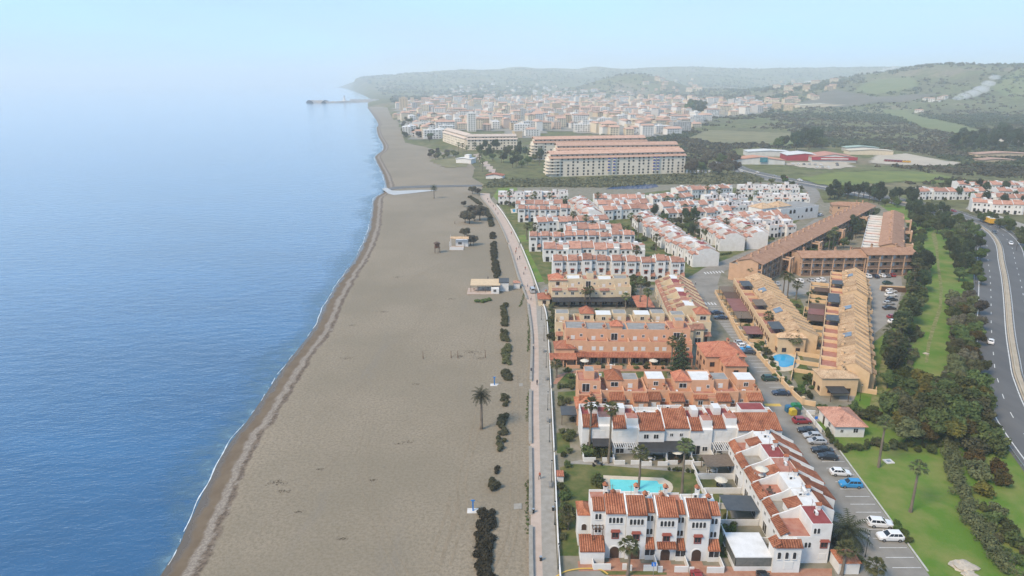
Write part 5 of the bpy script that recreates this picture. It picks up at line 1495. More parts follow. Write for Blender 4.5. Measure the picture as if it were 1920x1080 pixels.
# hall with arches
t = thing('village_hall', 'large white hall with arched windows and brown hipped roofs', 'building', (153.5, 385.5, 0), R(27))
obj('wall', MB().box(0, 0, 0, 31, 16, 7.4).mesh('wall', M_WHITE), t)
obj('flat_roof', MB().box(.4, .4, 7.4, 30.6, 15.6, 7.6).mesh('flat_roof', M_GREYROOF), t)
for x0, x1 in ((1.5, 11.5), (-12, -1.0)): 
    b = obj('pavilion', MB().box(x0, 3, 0, x1, 13, 8.2).mesh('pavilion', M_WHITE), t); obj('pavilion_roof', hip_roof(x0, x1, 3, 13, 8.2, 10.6, T_TAN), b)
am = MB().yprism(arch_pts(1.8, 2.2, 6), -.05, .05).mesh('arched_window', M_PANE)
for x in (8, 11, 21, 25): obj('arched_window', am, t, (x, 0, 4.2))
for x in (4, 15, 18): window1(t, 'f_sq', x, 1.2)
# right-hand village beyond the highway
vr = [((276, 462), (322, 462), 9, gk(), 'terrace below the far hedge across the highway'), ((322, 492), (378, 489), 10, gk(), 'upper terrace across the highway'), ((284, 418), (318, 404), 7, gk(), 'terrace nearest the highway service road'),
      ((301, 441), (352, 428), 9, gk(), 'middle terrace across the highway'), ((312, 408), (352, 396), 7, gk(), 'last terrace by the frame edge across the highway'.replace('by the frame edge ', '')), ((330, 462), (385, 455), 9, gk(), 'hedge-side terrace across the highway'),
      ((320, 385), (360, 372), 7, gk(), 'near terrace across the highway')]
for A, B, n, kf, nm in vr:
    row(A, B, n, kf, 'village_house', (lambda nm: lambda i: ('white house, %s in the ' % ORD[i]) + nm)(nm), 'white houses across the highway', 5.6, jit=.6, step=.5)
# ================================================================ lawns, pools, paths, walls
sheet('pool_lawn', [(1050,1042),(1052,1000),(1050,876),(1080,870),(1140,872),(1300,887),(1340,892),(1368,950),(1378,1046)], .010, M_LAWN)
sheet('pool_path', [(1056,868),(1090,862),(1150,868),(1300,882),(1345,888),(1362,912),(1385,975),(1378,985),(1352,915),(1338,893),(1300,887),(1140,873),(1080,870)], .014, M_PAVE)
sheet('brick_pavement', [(1083,1052),(1365,1062),(1400,1066),(1560,1066),(1560,1110),(1090,1110)], .016, M_TERRA)
sheet('lower_road', [(1040,1086),(1075,1072),(1130,1070),(1145,1082),(1600,1083),(1640,1200),(1000,1200)], .02, M_ASPH)
sheet('pavement_lawn', [(1125,1071),(1250,1071),(1250,1078),(1135,1078)], .024, M_LAWN)
struct('yellow_kerb', (lambda L: (lambda mb: (strip(mb, L, -.14, .14, .15), mb.mesh('yellow_kerb', M_YLINE))[1])(MB()))(smooth_line([G(a, b) for a, b in [(1040,1084),(1062,1072),(1095,1067),(1125,1069),(1140,1078)]], 6)))
sheet('oval_lawn', [(1046,718),(1060,702),(1100,697),(1250,696),(1252,712),(1100,716),(1080,724)], .010, M_LAWN)
sheet('oval_path', [(1036,720),(1046,703),(1090,692),(1260,691),(1260,696),(1100,697),(1060,702),(1044,720)], .013, M_TERRA)
sheet('garden_lawn', [(1046,735),(1080,733),(1080,752),(1046,755)], .010, M_LAWN)
sheet('garden_lawn', [(1043,812),(1066,808),(1070,850),(1044,850)], .010, M_LAWN)
sheet('terrace_lawn', [(972,470),(990,468),(1012,512),(1020,528),(1004,530)], .010, M_LUSH)
sheet('terrace_lawn', [(965,443),(984,440),(992,452),(972,455)], .010, M_LUSH)
sheet('terrace_lawn', [(945,402),(958,398),(976,420),(962,430)], .010, M_LAWN)
sheet('river_lawn', [(925,368),(935,352),(970,352),(970,372),(932,376)], .010, M_LUSH)
sheet('village_gardens', [(1022,532),(985,470),(948,400),(932,378),(1100,375),(1290,352),(1500,352),(1530,390),(1440,455),(1335,495),(1290,520),(1230,534)], .004, M_LAWN)
sheet('cross_street', [(1010,545),(1022,538),(1040,538),(1230,540),(1230,544),(1045,548),(1022,556)], .018, M_ASPH)
sheet('village_green', [(1335,497),(1340,482),(1375,477),(1372,486)], .010, M_LAWN)
sheet('yellow_garden', [(1395,575),(1440,640),(1505,735),(1520,700),(1500,660),(1520,600),(1500,560),(1450,560)], .008, M_LAWN)
sheet('path_behind', [(1612,620),(1640,625),(1600,752),(1572,752)], .012, M_PAVE)
sheet('bin_yard', [(1478,778),(1500,764),(1540,772),(1545,790),(1510,792)], .03, M_PAVE)
M_POOL = mat('pool_water', (.10, .46, .47), .06, (.13, .52, .52), .3, coord='World', spec=.5)
M_POOLB = mat('blue_pool_water', (.02, .26, .50), .06, (.03, .32, .56), .3, coord='World', spec=.5)
M_DECK = mat('pool_deck', (.50, .43, .33), .85, (.43, .37, .29), .7, 5, coord='World')
def pool(label, deck, water, wm, z=.02):
    P = [G(a, b) for a, b in deck]; W = [G(a, b) for a, b in water]; o = P[0]
    t = thing('swimming_pool', label, 'swimming pool', (o.x, o.y, 0))
    def ccw(Q):
        ar = sum(Q[i].x * Q[(i+1) % len(Q)].y - Q[(i+1) % len(Q)].x * Q[i].y for i in range(len(Q))); return Q if ar > 0 else Q[::-1]
    obj('deck', MB().prism([(p.x - o.x, p.y - o.y) for p in ccw(P)], 0, .10 + z).mesh('deck', M_DECK), t)
    obj('water', MB().prism([(p.x - o.x, p.y - o.y) for p in ccw(W)], .05, .115 + z).mesh('water', wm), t)
    c = [(p.x - o.x, p.y - o.y, .12 + z) for p in ccw(W)]; obj('coping', MB().tube(c + [c[0]], .10, 4).mesh('coping', M_DECK), t)
    return t
def oval(cx, cy, rx, ry, n=16, a0=0, a1=6.283): return [(cx + rx * math.cos(a0 + (a1 - a0) * i / n), cy + ry * math.sin(a0 + (a1 - a0) * i / n)) for i in range(n if a1 - a0 > 6.28 else n + 1)]
pool('turquoise swimming pool with rounded pale deck behind the row houses', [(1131,892),(1243,897)] + oval(1243, 915, 19, 15, 8, -1.2, 1.9) + [(1225,934),(1136,932)], [(1143,899),(1232,902),(1236,908),(1247,909),(1250,916),(1244,921),(1236,921),(1233,931),(1146,930)], M_POOL)
pool('blue kidney-shaped swimming pool below the yellow houses', oval(1471, 678, 30, 19), oval(1467, 672, 19, 8, 10, 2.0, 5.6) + oval(1484, 678, 12, 8, 8, -1.2, 1.4) + oval(1470, 684, 13, 6, 6, .6, 2.4), M_POOLB)
pool('narrow blue pool beside the oval lawn', [(1078,701),(1128,700),(1128,706),(1078,707)], [(1090,702.5),(1126,702),(1126,705),(1090,705.5)], M_POOLB)
pool('small blue pool in the village gardens by the promenade', [(957,392),(972,391),(974,399),(959,400)], [(960,393),(969,392.5),(971,398),(962,398.5)], M_POOLB)

# ---- river mouth across the sand
M_RIVER = mat('river_water', (.36, .34, .31), .35, (.42, .40, .37), .1, coord='World', spec=.5)  # whitish base colour carries the sky reflection on the water
M_WETS = mat('wet_river_sand', (.085, .072, .056), .5, (.12, .10, .08), .2, 5, coord='World')
W_ = [G(a, b, .10) for a, b in [(724,357),(760,353),(800,351.5),(850,350.5),(905,350),(905,346.5),(850,347),(790,347.5),(740,350),(726,353)]]
struct('river_bed', MB().add([tuple(p) for p in W_], [tuple(range(len(W_)))]).mesh('river_bed', M_WETS))
W_ = [G(a, b, .12) for a, b in [(716,354),(728,363),(738,365.5),(770,362.5),(800,359),(822,356.5),(790,356),(750,357.5),(735,357),(725,352)]]
struct('river', MB().add([tuple(p) for p in W_], [tuple(range(len(W_)))]).mesh('river', M_RIVER))
M_BLUEP = mat('pond_water', (.02, .05, .13), .15, (.03, .07, .17), .2, coord='World')
sheet('pond', [(1135,355),(1160,345),(1228,343),(1235,350),(1215,354)], .03, M_BLUEP)

# ---- promenade wall with its openings
M_PWALL = mat('promenade_wall', (.42, .395, .35), .9, (.33, .31, .27), .8, 5, .3, 6, coord='World')
def wall_run(name, label, L, w, h, m, cat='wall', group=None, cap=None):
    o = L[0]; t = thing(name, label, cat, (o.x, o.y, 0), 0, group)
    a, b = strip_pts(L, -w / 2), strip_pts(L, w / 2); n = len(L); mb = MB()
    v = [(p.x - o.x, p.y - o.y, 0) for p in a] + [(p.x - o.x, p.y - o.y, 0) for p in b] + [(p.x - o.x, p.y - o.y, h) for p in a] + [(p.x - o.x, p.y - o.y, h) for p in b]
    f = []
    for i in range(n - 1):
        f += [(i, i+1, 2*n+i+1, 2*n+i), (n+i+1, n+i, 3*n+i, 3*n+i+1), (2*n+i, 2*n+i+1, 3*n+i+1, 3*n+i)]
    f += [(0, 2*n, 3*n, n), (n-1, 2*n-1, 4*n-1, 3*n-1)]
    obj('body', mb.add(v, f).mesh('body', m), t)
    if cap:
        c0, c1 = strip_pts(L, -w / 2 - .05), strip_pts(L, w / 2 + .05); mb = MB()
        mb.add([(p.x - o.x, p.y - o.y, h + .004) for p in c0] + [(p.x - o.x, p.y - o.y, h + .004) for p in c1] + [(p.x - o.x, p.y - o.y, h + .09) for p in c0] + [(p.x - o.x, p.y - o.y, h + .09) for p in c1], f)
        obj('coping', mb.mesh('coping', cap), t)
    return t
cuts = [0]
W_ALL = [p for p in pws]
segs = [(60, 107.5, 'sea wall of the promenade below the lower beach steps'), (109.5, 135, 'sea wall of the promenade between lower steps and lone palm'), (135.4, 165.5, 'sea wall of the promenade beside the lone palm'), (168, 236, 'sea wall of the promenade between upper steps and beach bar'), (240, 330, 'sea wall of the promenade beyond the beach bar'), (333, 478, 'far sea wall of the promenade round the bend')]
pwf = resample(pws, 1.0)
for y0, y1, lab in segs:
    L = [p for p in pwf if y0 <= p.y <= y1][::3]
    if len(L) > 1: wall_run('sea_wall', lab, L, .62, .62, M_PWALL, 'wall', 'sea walls of the promenade', M_PAVE)
prf = resample(prs, 1.0)
for k, (y0, y1, lab) in enumerate([(88, 131, 'white garden wall along the promenade beside the pool garden'), (132, 163, 'white garden wall along the promenade beside the palms'), (164, 200, 'white garden wall along the promenade beside the oval lawn'), (202, 238, 'white garden wall along the promenade by the cream houses'), (246, 330, 'white lawn wall along the promenade by the village'), (332, 440, 'far white lawn wall along the promenade')]):
    L = [p + Vector((.35, 0, 0)) for p in prf if y0 <= p.y <= y1][::3]
    wall_run('garden_boundary', lab, L, .22, .95, M_WHITE, 'wall', 'white walls along the promenade')
for i, (a, b) in enumerate([(975, 950), (975, 722)]):
    p = G(a + 10, b); t = thing('beach_steps', ['pale stone steps from promenade to sand near the dark scrub patch', 'pale stone steps from promenade to sand near the upper shower'][i], 'steps', (p.x - 1.2, p.y, 0))
    for k in range(3): obj('step', MB().box(k * .5 - 1.0, -.9, 0, k * .5 - .5, .9, .06 + .05 * k).mesh('step', M_PAVE), t)
# yellow estate wall with pillars
L = [G(a, b) for a, b in [(1354,574),(1372,604),(1400,645),(1440,690),(1480,735),(1505,758),(1540,764)]]
t = wall_run('estate_wall', 'yellow plastered estate wall with pillars along the road', resample(L, 3.0), .3, 1.3, M_YELL)
pm = MB().box(-.3, -.3, 0, .3, .3, 1.9).box(-.38, -.38, 1.9, .38, .38, 2.02).mesh('pillar', M_YELL)
for p in resample(L, 6.0): obj('pillar', pm, t, (p.x - L[0].x, p.y - L[0].y, 0))
L = [G(a, b) for a, b in [(1432,655),(1452,657),(1505,655),(1512,642)]]
wall_run('pool_wall', 'yellow wall above the kidney-shaped pool', resample(L, 3.0), .3, 1.5, M_YELL)
# kerbs of the parking road
for lab, P in (('green', [(1502,762),(1564,834),(1642,940),(1746,1084)]), ('wall', [(1352,572),(1372,605),(1442,684),(1500,757)])):
    L = resample([G(a, b) for a, b in P], 4.0); L = [p + Vector((.25, 0, 0)) for p in L]
    wall_run('kerb', 'pale stone kerb between parking bays and the %s' % ('green' if lab == 'green' else 'yellow estate wall'), L, .3, .13, M_KERB, 'kerb')
sheet('wall_pavement', [(1352,571),(1372,603),(1442,682),(1502,758),(1512,757),(1450,682),(1382,605),(1360,572)], .10, M_PAVE, True, .1)
# painted bays
mb = MB()
for y in [93 + 2.55 * i for i in range(20)]:
    x1 = 68.3 + (y - 93.1) * (72.0 - 68.6) / (135.7 - 93.1)
    mb.box(x1 - 4.9, y - .06, .024, x1 - .1, y + .06, .0275)
for y in [163 + 2.6 * i for i in range(28)]:
    x1 = 72.6 + (y - 158) * .03
    mb.box(x1 - 4.6, y - .06, .024, x1 - .3, y + .06, .0275)
tag(obj('bay_marking', mb.mesh('bay_marking', M_LINE)), kind='structure')
mb = MB()
for i in range(7):
    p = G(1322 + i * 5.5, 512 - i * .4); mb.box(p.x - .25, p.y - 1.6, .026, p.x + .25, p.y + 1.6, .03)
    p = G(1305 + i * 6.0, 568 + i * .3); mb.box(p.x - .25, p.y - 1.4, .026, p.x + .25, p.y + 1.4, .03)
tag(obj('zebra_crossing', mb.mesh('zebra_crossing', M_LINE)), kind='structure')
p0 = G(1436, 760); sheet('loading_bay_paint', [(1432,757),(1462,757),(1466,762),(1436,762)], .026, M_YLINE)
# ---- crash barriers of the highway
M_STEEL = mat('galvanised_steel', (.36, .37, .38), .45, metal=.6)
def barrier(label, L, h=.75):
    o = L[0]; t = thing('crash_barrier', label, 'crash barrier', tuple(o), 0, 'highway crash barriers'); mb = MB(); n = len(L)
    for k, z0, z1 in ((0, h - .32, h),):
        a, b = strip_pts(L, -.04), strip_pts(L, .04)
        v = [(p.x - o.x, p.y - o.y, z0) for p in a] + [(p.x - o.x, p.y - o.y, z0) for p in b] + [(p.x - o.x, p.y - o.y, z1) for p in a] + [(p.x - o.x, p.y - o.y, z1) for p in b]; f = []
        for i in range(n - 1): f += [(i, i+1, 2*n+i+1, 2*n+i), (n+i+1, n+i, 3*n+i, 3*n+i+1), (2*n+i, 2*n+i+1, 3*n+i+1, 3*n+i)]
        mb.add(v, f)
    obj('rail', mb.mesh('rail', M_STEEL), t)
    pm = cached('bpost', lambda: MB().box(-.05, -.05, 0, .05, .05, .7).mesh('post', M_STEEL))
    for p in L[::1]: obj('post', pm, t, (p.x - o.x, p.y - o.y, 0))
hs = [p for p in hwf if p.y < 480]
for lab, off in (('steel crash barrier on the footpath side of the highway', -10.6), ('steel crash barrier along the highway median', 1.0), ('steel crash barrier on the village side of the highway', 10.6)):
    barrier(lab, strip_pts(hs[::4], off))
t = wall_run('median_wall', 'low concrete wall along the middle of the highway', strip_pts(hs[::4], -.3), .35, .55, M_CONC)
sheet('service_road', [(1810,392),(1840,400),(1920,430),(1960,448),(1960,440),(1920,420),(1845,394),(1815,386)], .012, M_PAVE)
# ================================================================ hotel blocks, town, sheds, harbour
def px_poly(P): return [(q.x, q.y) for q in (GT(a, b) for a, b in P)]
def inside(p, poly):
    x, y = p[0], p[1]; c = False; j = len(poly) - 1
    for i in range(len(poly)):
        xi, yi = poly[i]; xj, yj = poly[j]
        if (yi > y) != (yj > y) and x < (xj - xi) * (y - yi) / (yj - yi) + xi: c = not c
        j = i
    return c
M_HWALL = stucco('hotel_white', (.63, .565, .47), .9)
M_BLUEW = mat('blue_awning', (.05, .07, .30), .7)
T_WAN = tile_mat('bleached_tiles', (.48, .40, .34), (.53, .45, .39), (.40, .33, .28))
def hotel(label, A, B, floors, fh, d, nb, ph, blue=(), curved=True, tm=T_FAR):
    A, B = Vector((*A, 0)), Vector((*B, 0)); u = (B - A).normalized(); L = (B - A).length; h = floors * fh
    t = thing('apartment_hotel', label, 'building', (A.x, A.y, TZ(A.x, A.y)), math.atan2(u.y, u.x), 'large seafront apartment blocks')
    obj('wall', MB().box(0, 0, -1, L, d, h).mesh('wall', M_HWALL), t)
    obj('eaves_roof', tile_slab(-.6, L + .6, -1.0, h - .3, 2.8, h + 1.5, tm, False, .25), t)
    p = obj('penthouse', MB().box(1.5, 2.6, h, L - 1.5, d - 1, h + 3.2).mesh('penthouse', M_HWALL), t)
    obj('roof', tile_slab(.5, L - .5, 1.4, h + 3.0, d * .55, h + 5.4, tm, False, .25), p)
    obj('roof', tile_slab(.5, L - .5, -d - .3, h + 2.6, -d * .55, h + 5.4, tm, False, .25), p, (L, 0, 0), math.pi)
    wm = MB().box(-.75, -.08, 0, .75, .02, 1.5).mesh('window', M_PANE)
    wb = MB().box(-1.0, -.9, .9, 1.0, -.05, 1.75).box(-1.1, -1.0, -.2, 1.1, .0, .8, 1).mesh('balcony', [M_BLUEW, M_HWALL])
    for f in range(floors + 1):
        z = f * fh + .9 if f < floors else h + .9
        for i in range(nb):
            x = (i + .5 + .12 * math.sin(i * 2.3)) * L / nb
            if f < floors and any(abs(i - b) < 1 for b in blue) and f > 0:
                obj('balcony', wb, t, (x, 0, z - .7)); obj('window', wm, t, (x, -.0, z))
            elif (i * 7 + f * 3) % 11: obj('window', wm, t, (x, 0 if f < floors else 2.6, z))
    if curved:
        for f in range(1, floors):
            k = obj('balcony', MB().prism([(-3.2 + .3 * f, 1.5), (-2.0 + .3 * f, -1.0), (4, -1.6), (9, -1.2), (9, -.02), (-.02, -.02), (-.02, d * .7), (-3.2 + .3 * f, d * .7)], f * fh, f * fh + 1.05).mesh('balcony', M_HWALL), t)
    return t
hotel('big white apartment block with blue balconies beside the reed bed, nearest the village', (31.5, 576), (151, 601), 6, 2.55, 15, 27, 1, (11, 12, 20, 21))
hotel('middle one of the three big white apartment blocks with pink tiled roofs', (41, 640), (158, 655), 6, 2.75, 16, 25, 1)
hotel('rear one of the three big white apartment blocks, curved balconies towards the beach', (22, 700), (140, 722), 6, 2.9, 16, 24, 1)
# white flats behind the beach gardens
hotel('white four-storey seafront flats above the park hedge', (-52, 806), (6, 812), 4, 3.0, 13, 14, 1, (), False, T_WAN)
hotel('white seafront flats turned end-on along the promenade', (-92, 925), (-55, 818), 4, 3.0, 13, 16, 1, (), False, T_WAN)

TOWN_COL = dict(white=(.62, .60, .57), cream=(.58, .50, .38), pink=(.54, .41, .33), tan=(.48, .38, .26), grey=(.42, .41, .40))
TM = {k: stucco('town_' + k, c) for k, c in TOWN_COL.items()}
def town_proto(t, c, w, d, fl, roof):
    wm = TM[c]; h = fl * 3.0
    mb = MB().box(0, 0, -3, w, d, h)
    if roof == 'L': mb.box(w * .55, -d * .5, -3, w, 0, h - 3)
    obj('wall', mb.mesh('wall', wm), t)
    if roof == 'flat':
        obj('flat_roof', MB().box(.3, .3, h, w - .3, d - .3, h + .15).mesh('flat_roof', M_GREYROOF if c != 'white' else M_WHITEROOF), t)
        obj('stair_head', MB().box(w * .3, d * .3, h + .15, w * .5, d * .7, h + 2.6).mesh('stair_head', wm), t)
    elif roof == 'hip': obj('roof', hip_roof(0, w, 0, d, h, h + min(w, d) * .2, T_FAR, over=.5), t)
    else:
        obj('roof', tile_slab(-.4, w + .4, -.5, h, d * .5, h + d * .18, T_FAR, False, .2), t); obj('roof', tile_slab(-.4, w + .4, -d - .5, h, -d * .5, h + d * .18, T_FAR, False, .2), t, (w, 0, 0), math.pi)
    m2 = MB()
    n = max(2, int(w / 3.6)); k = max(2, int(d / 4))
    for f in range(fl):
        for i in range(n):
            if (i + f * 5) % 7: m2.box((i + .28) * w / n, -.06, f * 3 + .9, (i + .72) * w / n, .02, f * 3 + 2.3)
        for i in range(k):
            m2.box(-.06, (i + .3) * d / k, f * 3 + .9, .02, (i + .7) * d / k, f * 3 + 2.3); m2.box(w - .02, (i + .3) * d / k, f * 3 + .9, w + .06, (i + .7) * d / k, f * 3 + 2.3)
    tag(obj('windows', m2.mesh('windows', M_PANE), t), kind='stuff')
    return t
KINDS = [('white', 14, 11, 3, 'gable', 'white three-storey townhouse with tiled gable'), ('white', 24, 12, 4, 'flat', 'white four-storey block of flats with flat roof'), ('cream', 28, 13, 5, 'gable', 'cream five-storey block of flats with tiled roof'),
         ('cream', 18, 14, 4, 'hip', 'cream four-storey block with hipped roof'), ('pink', 26, 12, 4, 'flat', 'pink four-storey flat-roofed block'), ('tan', 22, 12, 5, 'gable', 'tan five-storey block with tiled roof'),
         ('white', 11, 10, 2, 'hip', 'small white house with hipped tile roof'), ('white', 16, 10, 2, 'L', 'white L-shaped house with tiled roof'), ('grey', 30, 14, 5, 'flat', 'grey five-storey flat-roofed block'), ('pink', 14, 11, 3, 'hip', 'pink three-storey house with hipped roof'),
         ('cream', 12, 10, 2, 'gable', 'small cream house with tiled gable'), ('white', 30, 12, 5, 'gable', 'long white five-storey block with tiled roof')]
def town_building(k, x, y, rz, place_name, group, name='town_building'):
    c, w, d, fl, roof, desc = KINDS[k]
    return place(('town', k), lambda t: town_proto(t, c, w, d, fl, roof), name, desc + ' ' + place_name, 'building', (x, y, TZ(x, y)), rz, group)
TOWN = px_poly([(738,203),(762,192),(860,188),(1000,180),(1240,186),(1440,192),(1440,212),(1330,222),(1300,238),(1285,248),(1225,258),(1180,258),(1050,246),(1000,252),(985,262),(930,246),(850,244),(835,262),(775,262),(762,240)])
done = []
q = random.Random(21)
def far_enough(x, y, r):
    return all((x - a) ** 2 + (y - b) ** 2 > (r + c) ** 2 * .21 for a, b, c in done)
for A in ((90, 590, 80), (100, 650, 80), (80, 712, 80), (-24, 812, 36), (-74, 870, 50)): done.append(A)
xs_ = [p[0] for p in TOWN]; ys_ = [p[1] for p in TOWN]
cnt = 0; tries = 0
while cnt < 285 and tries < 9000:
    tries += 1
    y = 700 * (2700 / 700) ** q.random(); x = q.uniform(-.42 * y, .40 * y)
    if not inside((x, y), TOWN): continue
    inner = ss(780, 1300, y)
    k = q.choices(range(12), weights=[4, 1.5 + 2 * inner, 3 * inner, 2 * inner, 2 * inner, 1.5 * inner, 5 * (1 - inner) + .6, 4 * (1 - inner) + .6, 1.2 * inner, 1.6, 2 * (1 - inner) + .4, 4 * inner])[0]
    c, w, d, fl, roof, desc = KINDS[k]; r = max(w, d)
    if not far_enough(x, y, r): continue
    done.append((x, y, r)); cnt += 1
    town_building(k, x, y, R(14) + q.choice((0, math.pi / 2)) + q.uniform(-.12, .12), 'in the hazy town beyond the hotel blocks', 'buildings of the hazy town')
# beyond these the town runs on as a mass too far to pick apart
mbt = MB(); tmats = [TM['white'], TM['cream'], TM['pink'], TM['tan'], T_FAR, M_GREYROOF, M_PANE]
cnt2 = 0; tries = 0
while cnt2 < 420 and tries < 12000:
    tries += 1
    y = 900 * (2750 / 900) ** q.random(); x = q.uniform(-.42 * y, .40 * y)
    if not inside((x, y), TOWN): continue
    w, d, h = q.uniform(10, 26), q.uniform(9, 14), q.choice((6, 9, 9, 12, 15))
    if not far_enough(x, y, max(w, d) * .8): continue
    done.append((x, y, max(w, d) * .8)); cnt2 += 1
    a = R(14) + q.choice((0, math.pi / 2)) + q.uniform(-.12, .12); ca, sa = math.cos(a), math.sin(a); z = TZ(x, y); mi = q.choice((0, 0, 1, 1, 2, 3))
    T = lambda u, v, zz: (x + u * ca - v * sa, y + u * sa + v * ca, z + zz)
    b8 = [T(u, v, zz) for zz in (-3, h) for u, v in ((0, 0), (w, 0), (w, d), (0, d))]
    mbt.add(b8, [(0, 1, 5, 4), (1, 2, 6, 5), (2, 3, 7, 6), (3, 0, 4, 7)], mi)
    if q.random() < .6:
        r = h + d * .2; R2 = [T(-.5, -.5, h), T(w + .5, -.5, h), T(w + .5, d + .5, h), T(-.5, d + .5, h), T(0, d / 2, r), T(w, d / 2, r)]
        mbt.add(R2, [(0, 1, 5, 4), (2, 3, 4, 5), (1, 2, 5), (3, 0, 4)], 4)
    else: mbt.add([T(0, 0, h), T(w, 0, h), T(w, d, h), T(0, d, h)], [(0, 1, 2, 3)], 5)
    for f in range(int(h / 3)):
        for i in range(int(w / 4)):
            u0 = (i + .3) * 4; mbt.add([T(u0, -.05, f * 3 + 1), T(u0 + 1.6, -.05, f * 3 + 1), T(u0 + 1.6, -.05, f * 3 + 2.3), T(u0, -.05, f * 3 + 2.3)], [(0, 1, 2, 3)], 6)
tag(obj('distant_town', mbt.mesh('distant_town', tmats)), 'hazy mass of small distant buildings filling the town', 'town', kind='stuff')
# landmarks of the town
def tower(px, pyb, pyt, w, c, label, roof=None):
    p = GT(px, pyb); g = G(px, pyt).y if pyt > 151 else 0
    h = CAM_H - (CAM_H - p.z) * 0 - CAM_H * p.y / g - p.z if g else 30
    t = thing('tower_block', label, 'building', (p.x, p.y, p.z), R(10)); n = max(2, int(h / 3))
    obj('wall', MB().box(-w/2, -w/2, -2, w/2, w/2, h).mesh('wall', TM[c]), t); obj('roof', MB().box(-w/2 - .5, -w/2 - .5, h, w/2 + .5, w/2 + .5, h + .8).box(-w/5, -w/5, h + .8, w/5, w/5, h + 3.5).mesh('roof', TM[c]), t)
    m2 = MB()
    for f in range(n):
        for i in (-.3, 0, .3): m2.box(i * w - .8, -w/2 - .06, f * 3 + 1, i * w + .8, -w/2 + .02, f * 3 + 2.4)
    tag(obj('windows', m2.mesh('windows', M_PANE), t), kind='stuff')
    return t
tower(884, 246, 213, 13, 'white', 'slim white tower rising above the hazy town centre')
tower(757, 206, 184, 22, 'tan', 'tan tower block near the harbour end of the beach')
M_BLUEF = mat('blue_facade', (.05, .13, .30), .35, (.07, .17, .36), .1)
p = GT(920, 232); t = thing('office_building', 'blue glazed building in the hazy town centre', 'building', tuple(p), R(8))
obj('wall', MB().box(-14, 0, -2, 14, 14, 13).mesh('wall', M_BLUEF), t); obj('roof', MB().box(-14.5, -.5, 13, 14.5, 14.5, 15).mesh('roof', TM['cream']), t)
obj('side_wing', MB().box(14, 1, -2, 22, 13, 11).mesh('side_wing', TM['white']), t)
# villas on the hillsides
def hillside(pxs, kinds, n, where, seed):
    q = random.Random(seed); P = pxs; k = 0; tr = 0
    xs0 = [a for a, b in P]; ys0 = [b for a, b in P]
    while k < n and tr < n * 30:
        tr += 1
        a, b = q.uniform(min(xs0), max(xs0)), q.uniform(min(ys0), max(ys0))
        if not inside((a, b), P): continue
        p = GT(a, b)
        kk = q.choice(kinds); r = max(KINDS[kk][1], KINDS[kk][2]) * .9
        if not far_enough(p.x, p.y, r): continue
        done.append((p.x, p.y, r)); k += 1
        town_building(kk, p.x, p.y, q.uniform(-.5, .5), where, 'houses ' + where, 'hillside_house')
hillside([(1035,184),(1050,164),(1180,168),(1185,182)], [0, 6, 7, 11], 26, 'at the left foot of the dark hill', 1)
hillside([(1180,172),(1215,150),(1300,146),(1310,172)], [2, 3, 5, 9], 20, 'at the right foot of the dark hill', 2)
hillside([(795,190),(850,160),(1040,152),(1040,182)], [0, 6, 7, 1], 46, 'on the far slopes behind the town', 3)
hillside([(1380,212),(1400,190),(1490,192),(1490,210)], [2, 5, 3, 9], 13, 'in the tan quarter right of the town', 4)
hillside([(1440,178),(1455,150),(1560,152),(1560,172)], [5, 2, 10], 14, 'on the tan ridge below the skyline', 5)
hillside([(1690,122),(1700,126),(1660,135),(1560,158)], [1, 11], 5, 'near the skyline', 6)
hillside([(1490,184),(1540,180),(1545,192),(1490,194)], [3, 10], 4, 'beside the ploughed slope', 7)
hillside([(1715,206),(1728,206),(1728,212),(1712,212)], [7], 1, 'alone on the green spur', 8)
hillside([(1730,186),(1790,184),(1790,191),(1730,192)], [6, 0], 5, 'by the smoking clearing', 9)
hillside([(1850,262),(1918,258),(1918,275),(1860,278)], [0, 6, 7], 6, 'among the dark trees across the fields', 10)

# ---- shops and sheds beside the highway
def shed(label, a, b, w, d, h, rise, wm, rm, rz=0.0, name='warehouse', band=None, sign=None):
    p = GT(a, b); t = thing(name, label, 'building', (p.x, p.y, p.z - .3), rz)
    obj('wall', MB().yprism([(0, 0), (w, 0), (w, h), (w / 2, h + rise - .2), (0, h)], 0, d).mesh('wall', wm), t)
    for s in (0, 1):
        x0, x1 = (0, w / 2) if s == 0 else (w, w / 2)
        obj('roof', MB().add([(x0 + (-.6 if s == 0 else .6), -.6, h), (x1, -.6, h + rise), (x1, d + .6, h + rise), (x0 + (-.6 if s == 0 else .6), d + .6, h), (x0 + (-.6 if s == 0 else .6), -.6, h + .3), (x1, -.6, h + rise + .3), (x1, d + .6, h + rise + .3), (x0 + (-.6 if s == 0 else .6), d + .6, h + .3)], [(0, 1, 2, 3), (4, 5, 6, 7), (0, 1, 5, 4), (2, 3, 7, 6), (0, 3, 7, 4)]).mesh('roof', rm), t)
    if band: obj('fascia', MB().box(-.7, -1.0, h - 2.4, w + .7, -.62, h + .6).mesh('fascia', band), t)
    if sign:
        s = obj('sign_board', MB().box(w * .52, -1.3, h - 1.5, w * .66, -1.05, h + 3).mesh('sign_board', sign), t)
    return t
M_CRED = mat('red_cladding', (.34, .03, .045), .5, (.28, .03, .04), .2)
M_TEAL = mat('teal_sign', (.02, .13, .17), .4, (.06, .22, .26), .4)
M_SHEDW = mat('shed_white', (.55, .55, .53), .7, (.46, .46, .44), .2)
s = shed('red retail shed with pale stepped roof and long red fascia', 1522, 304, 42, 30, 5, 3.2, M_SHEDW, mat('terracotta_sheet', (.42, .20, .14), .7, (.36, .17, .12), .1), R(-6), 'retail_shed', M_CRED)
tag(obj('lettering', MB().box(8, -1.06, 3.4, 34, -1.01, 4.5).mesh('lettering', M_SHEDW), s), kind='stuff')
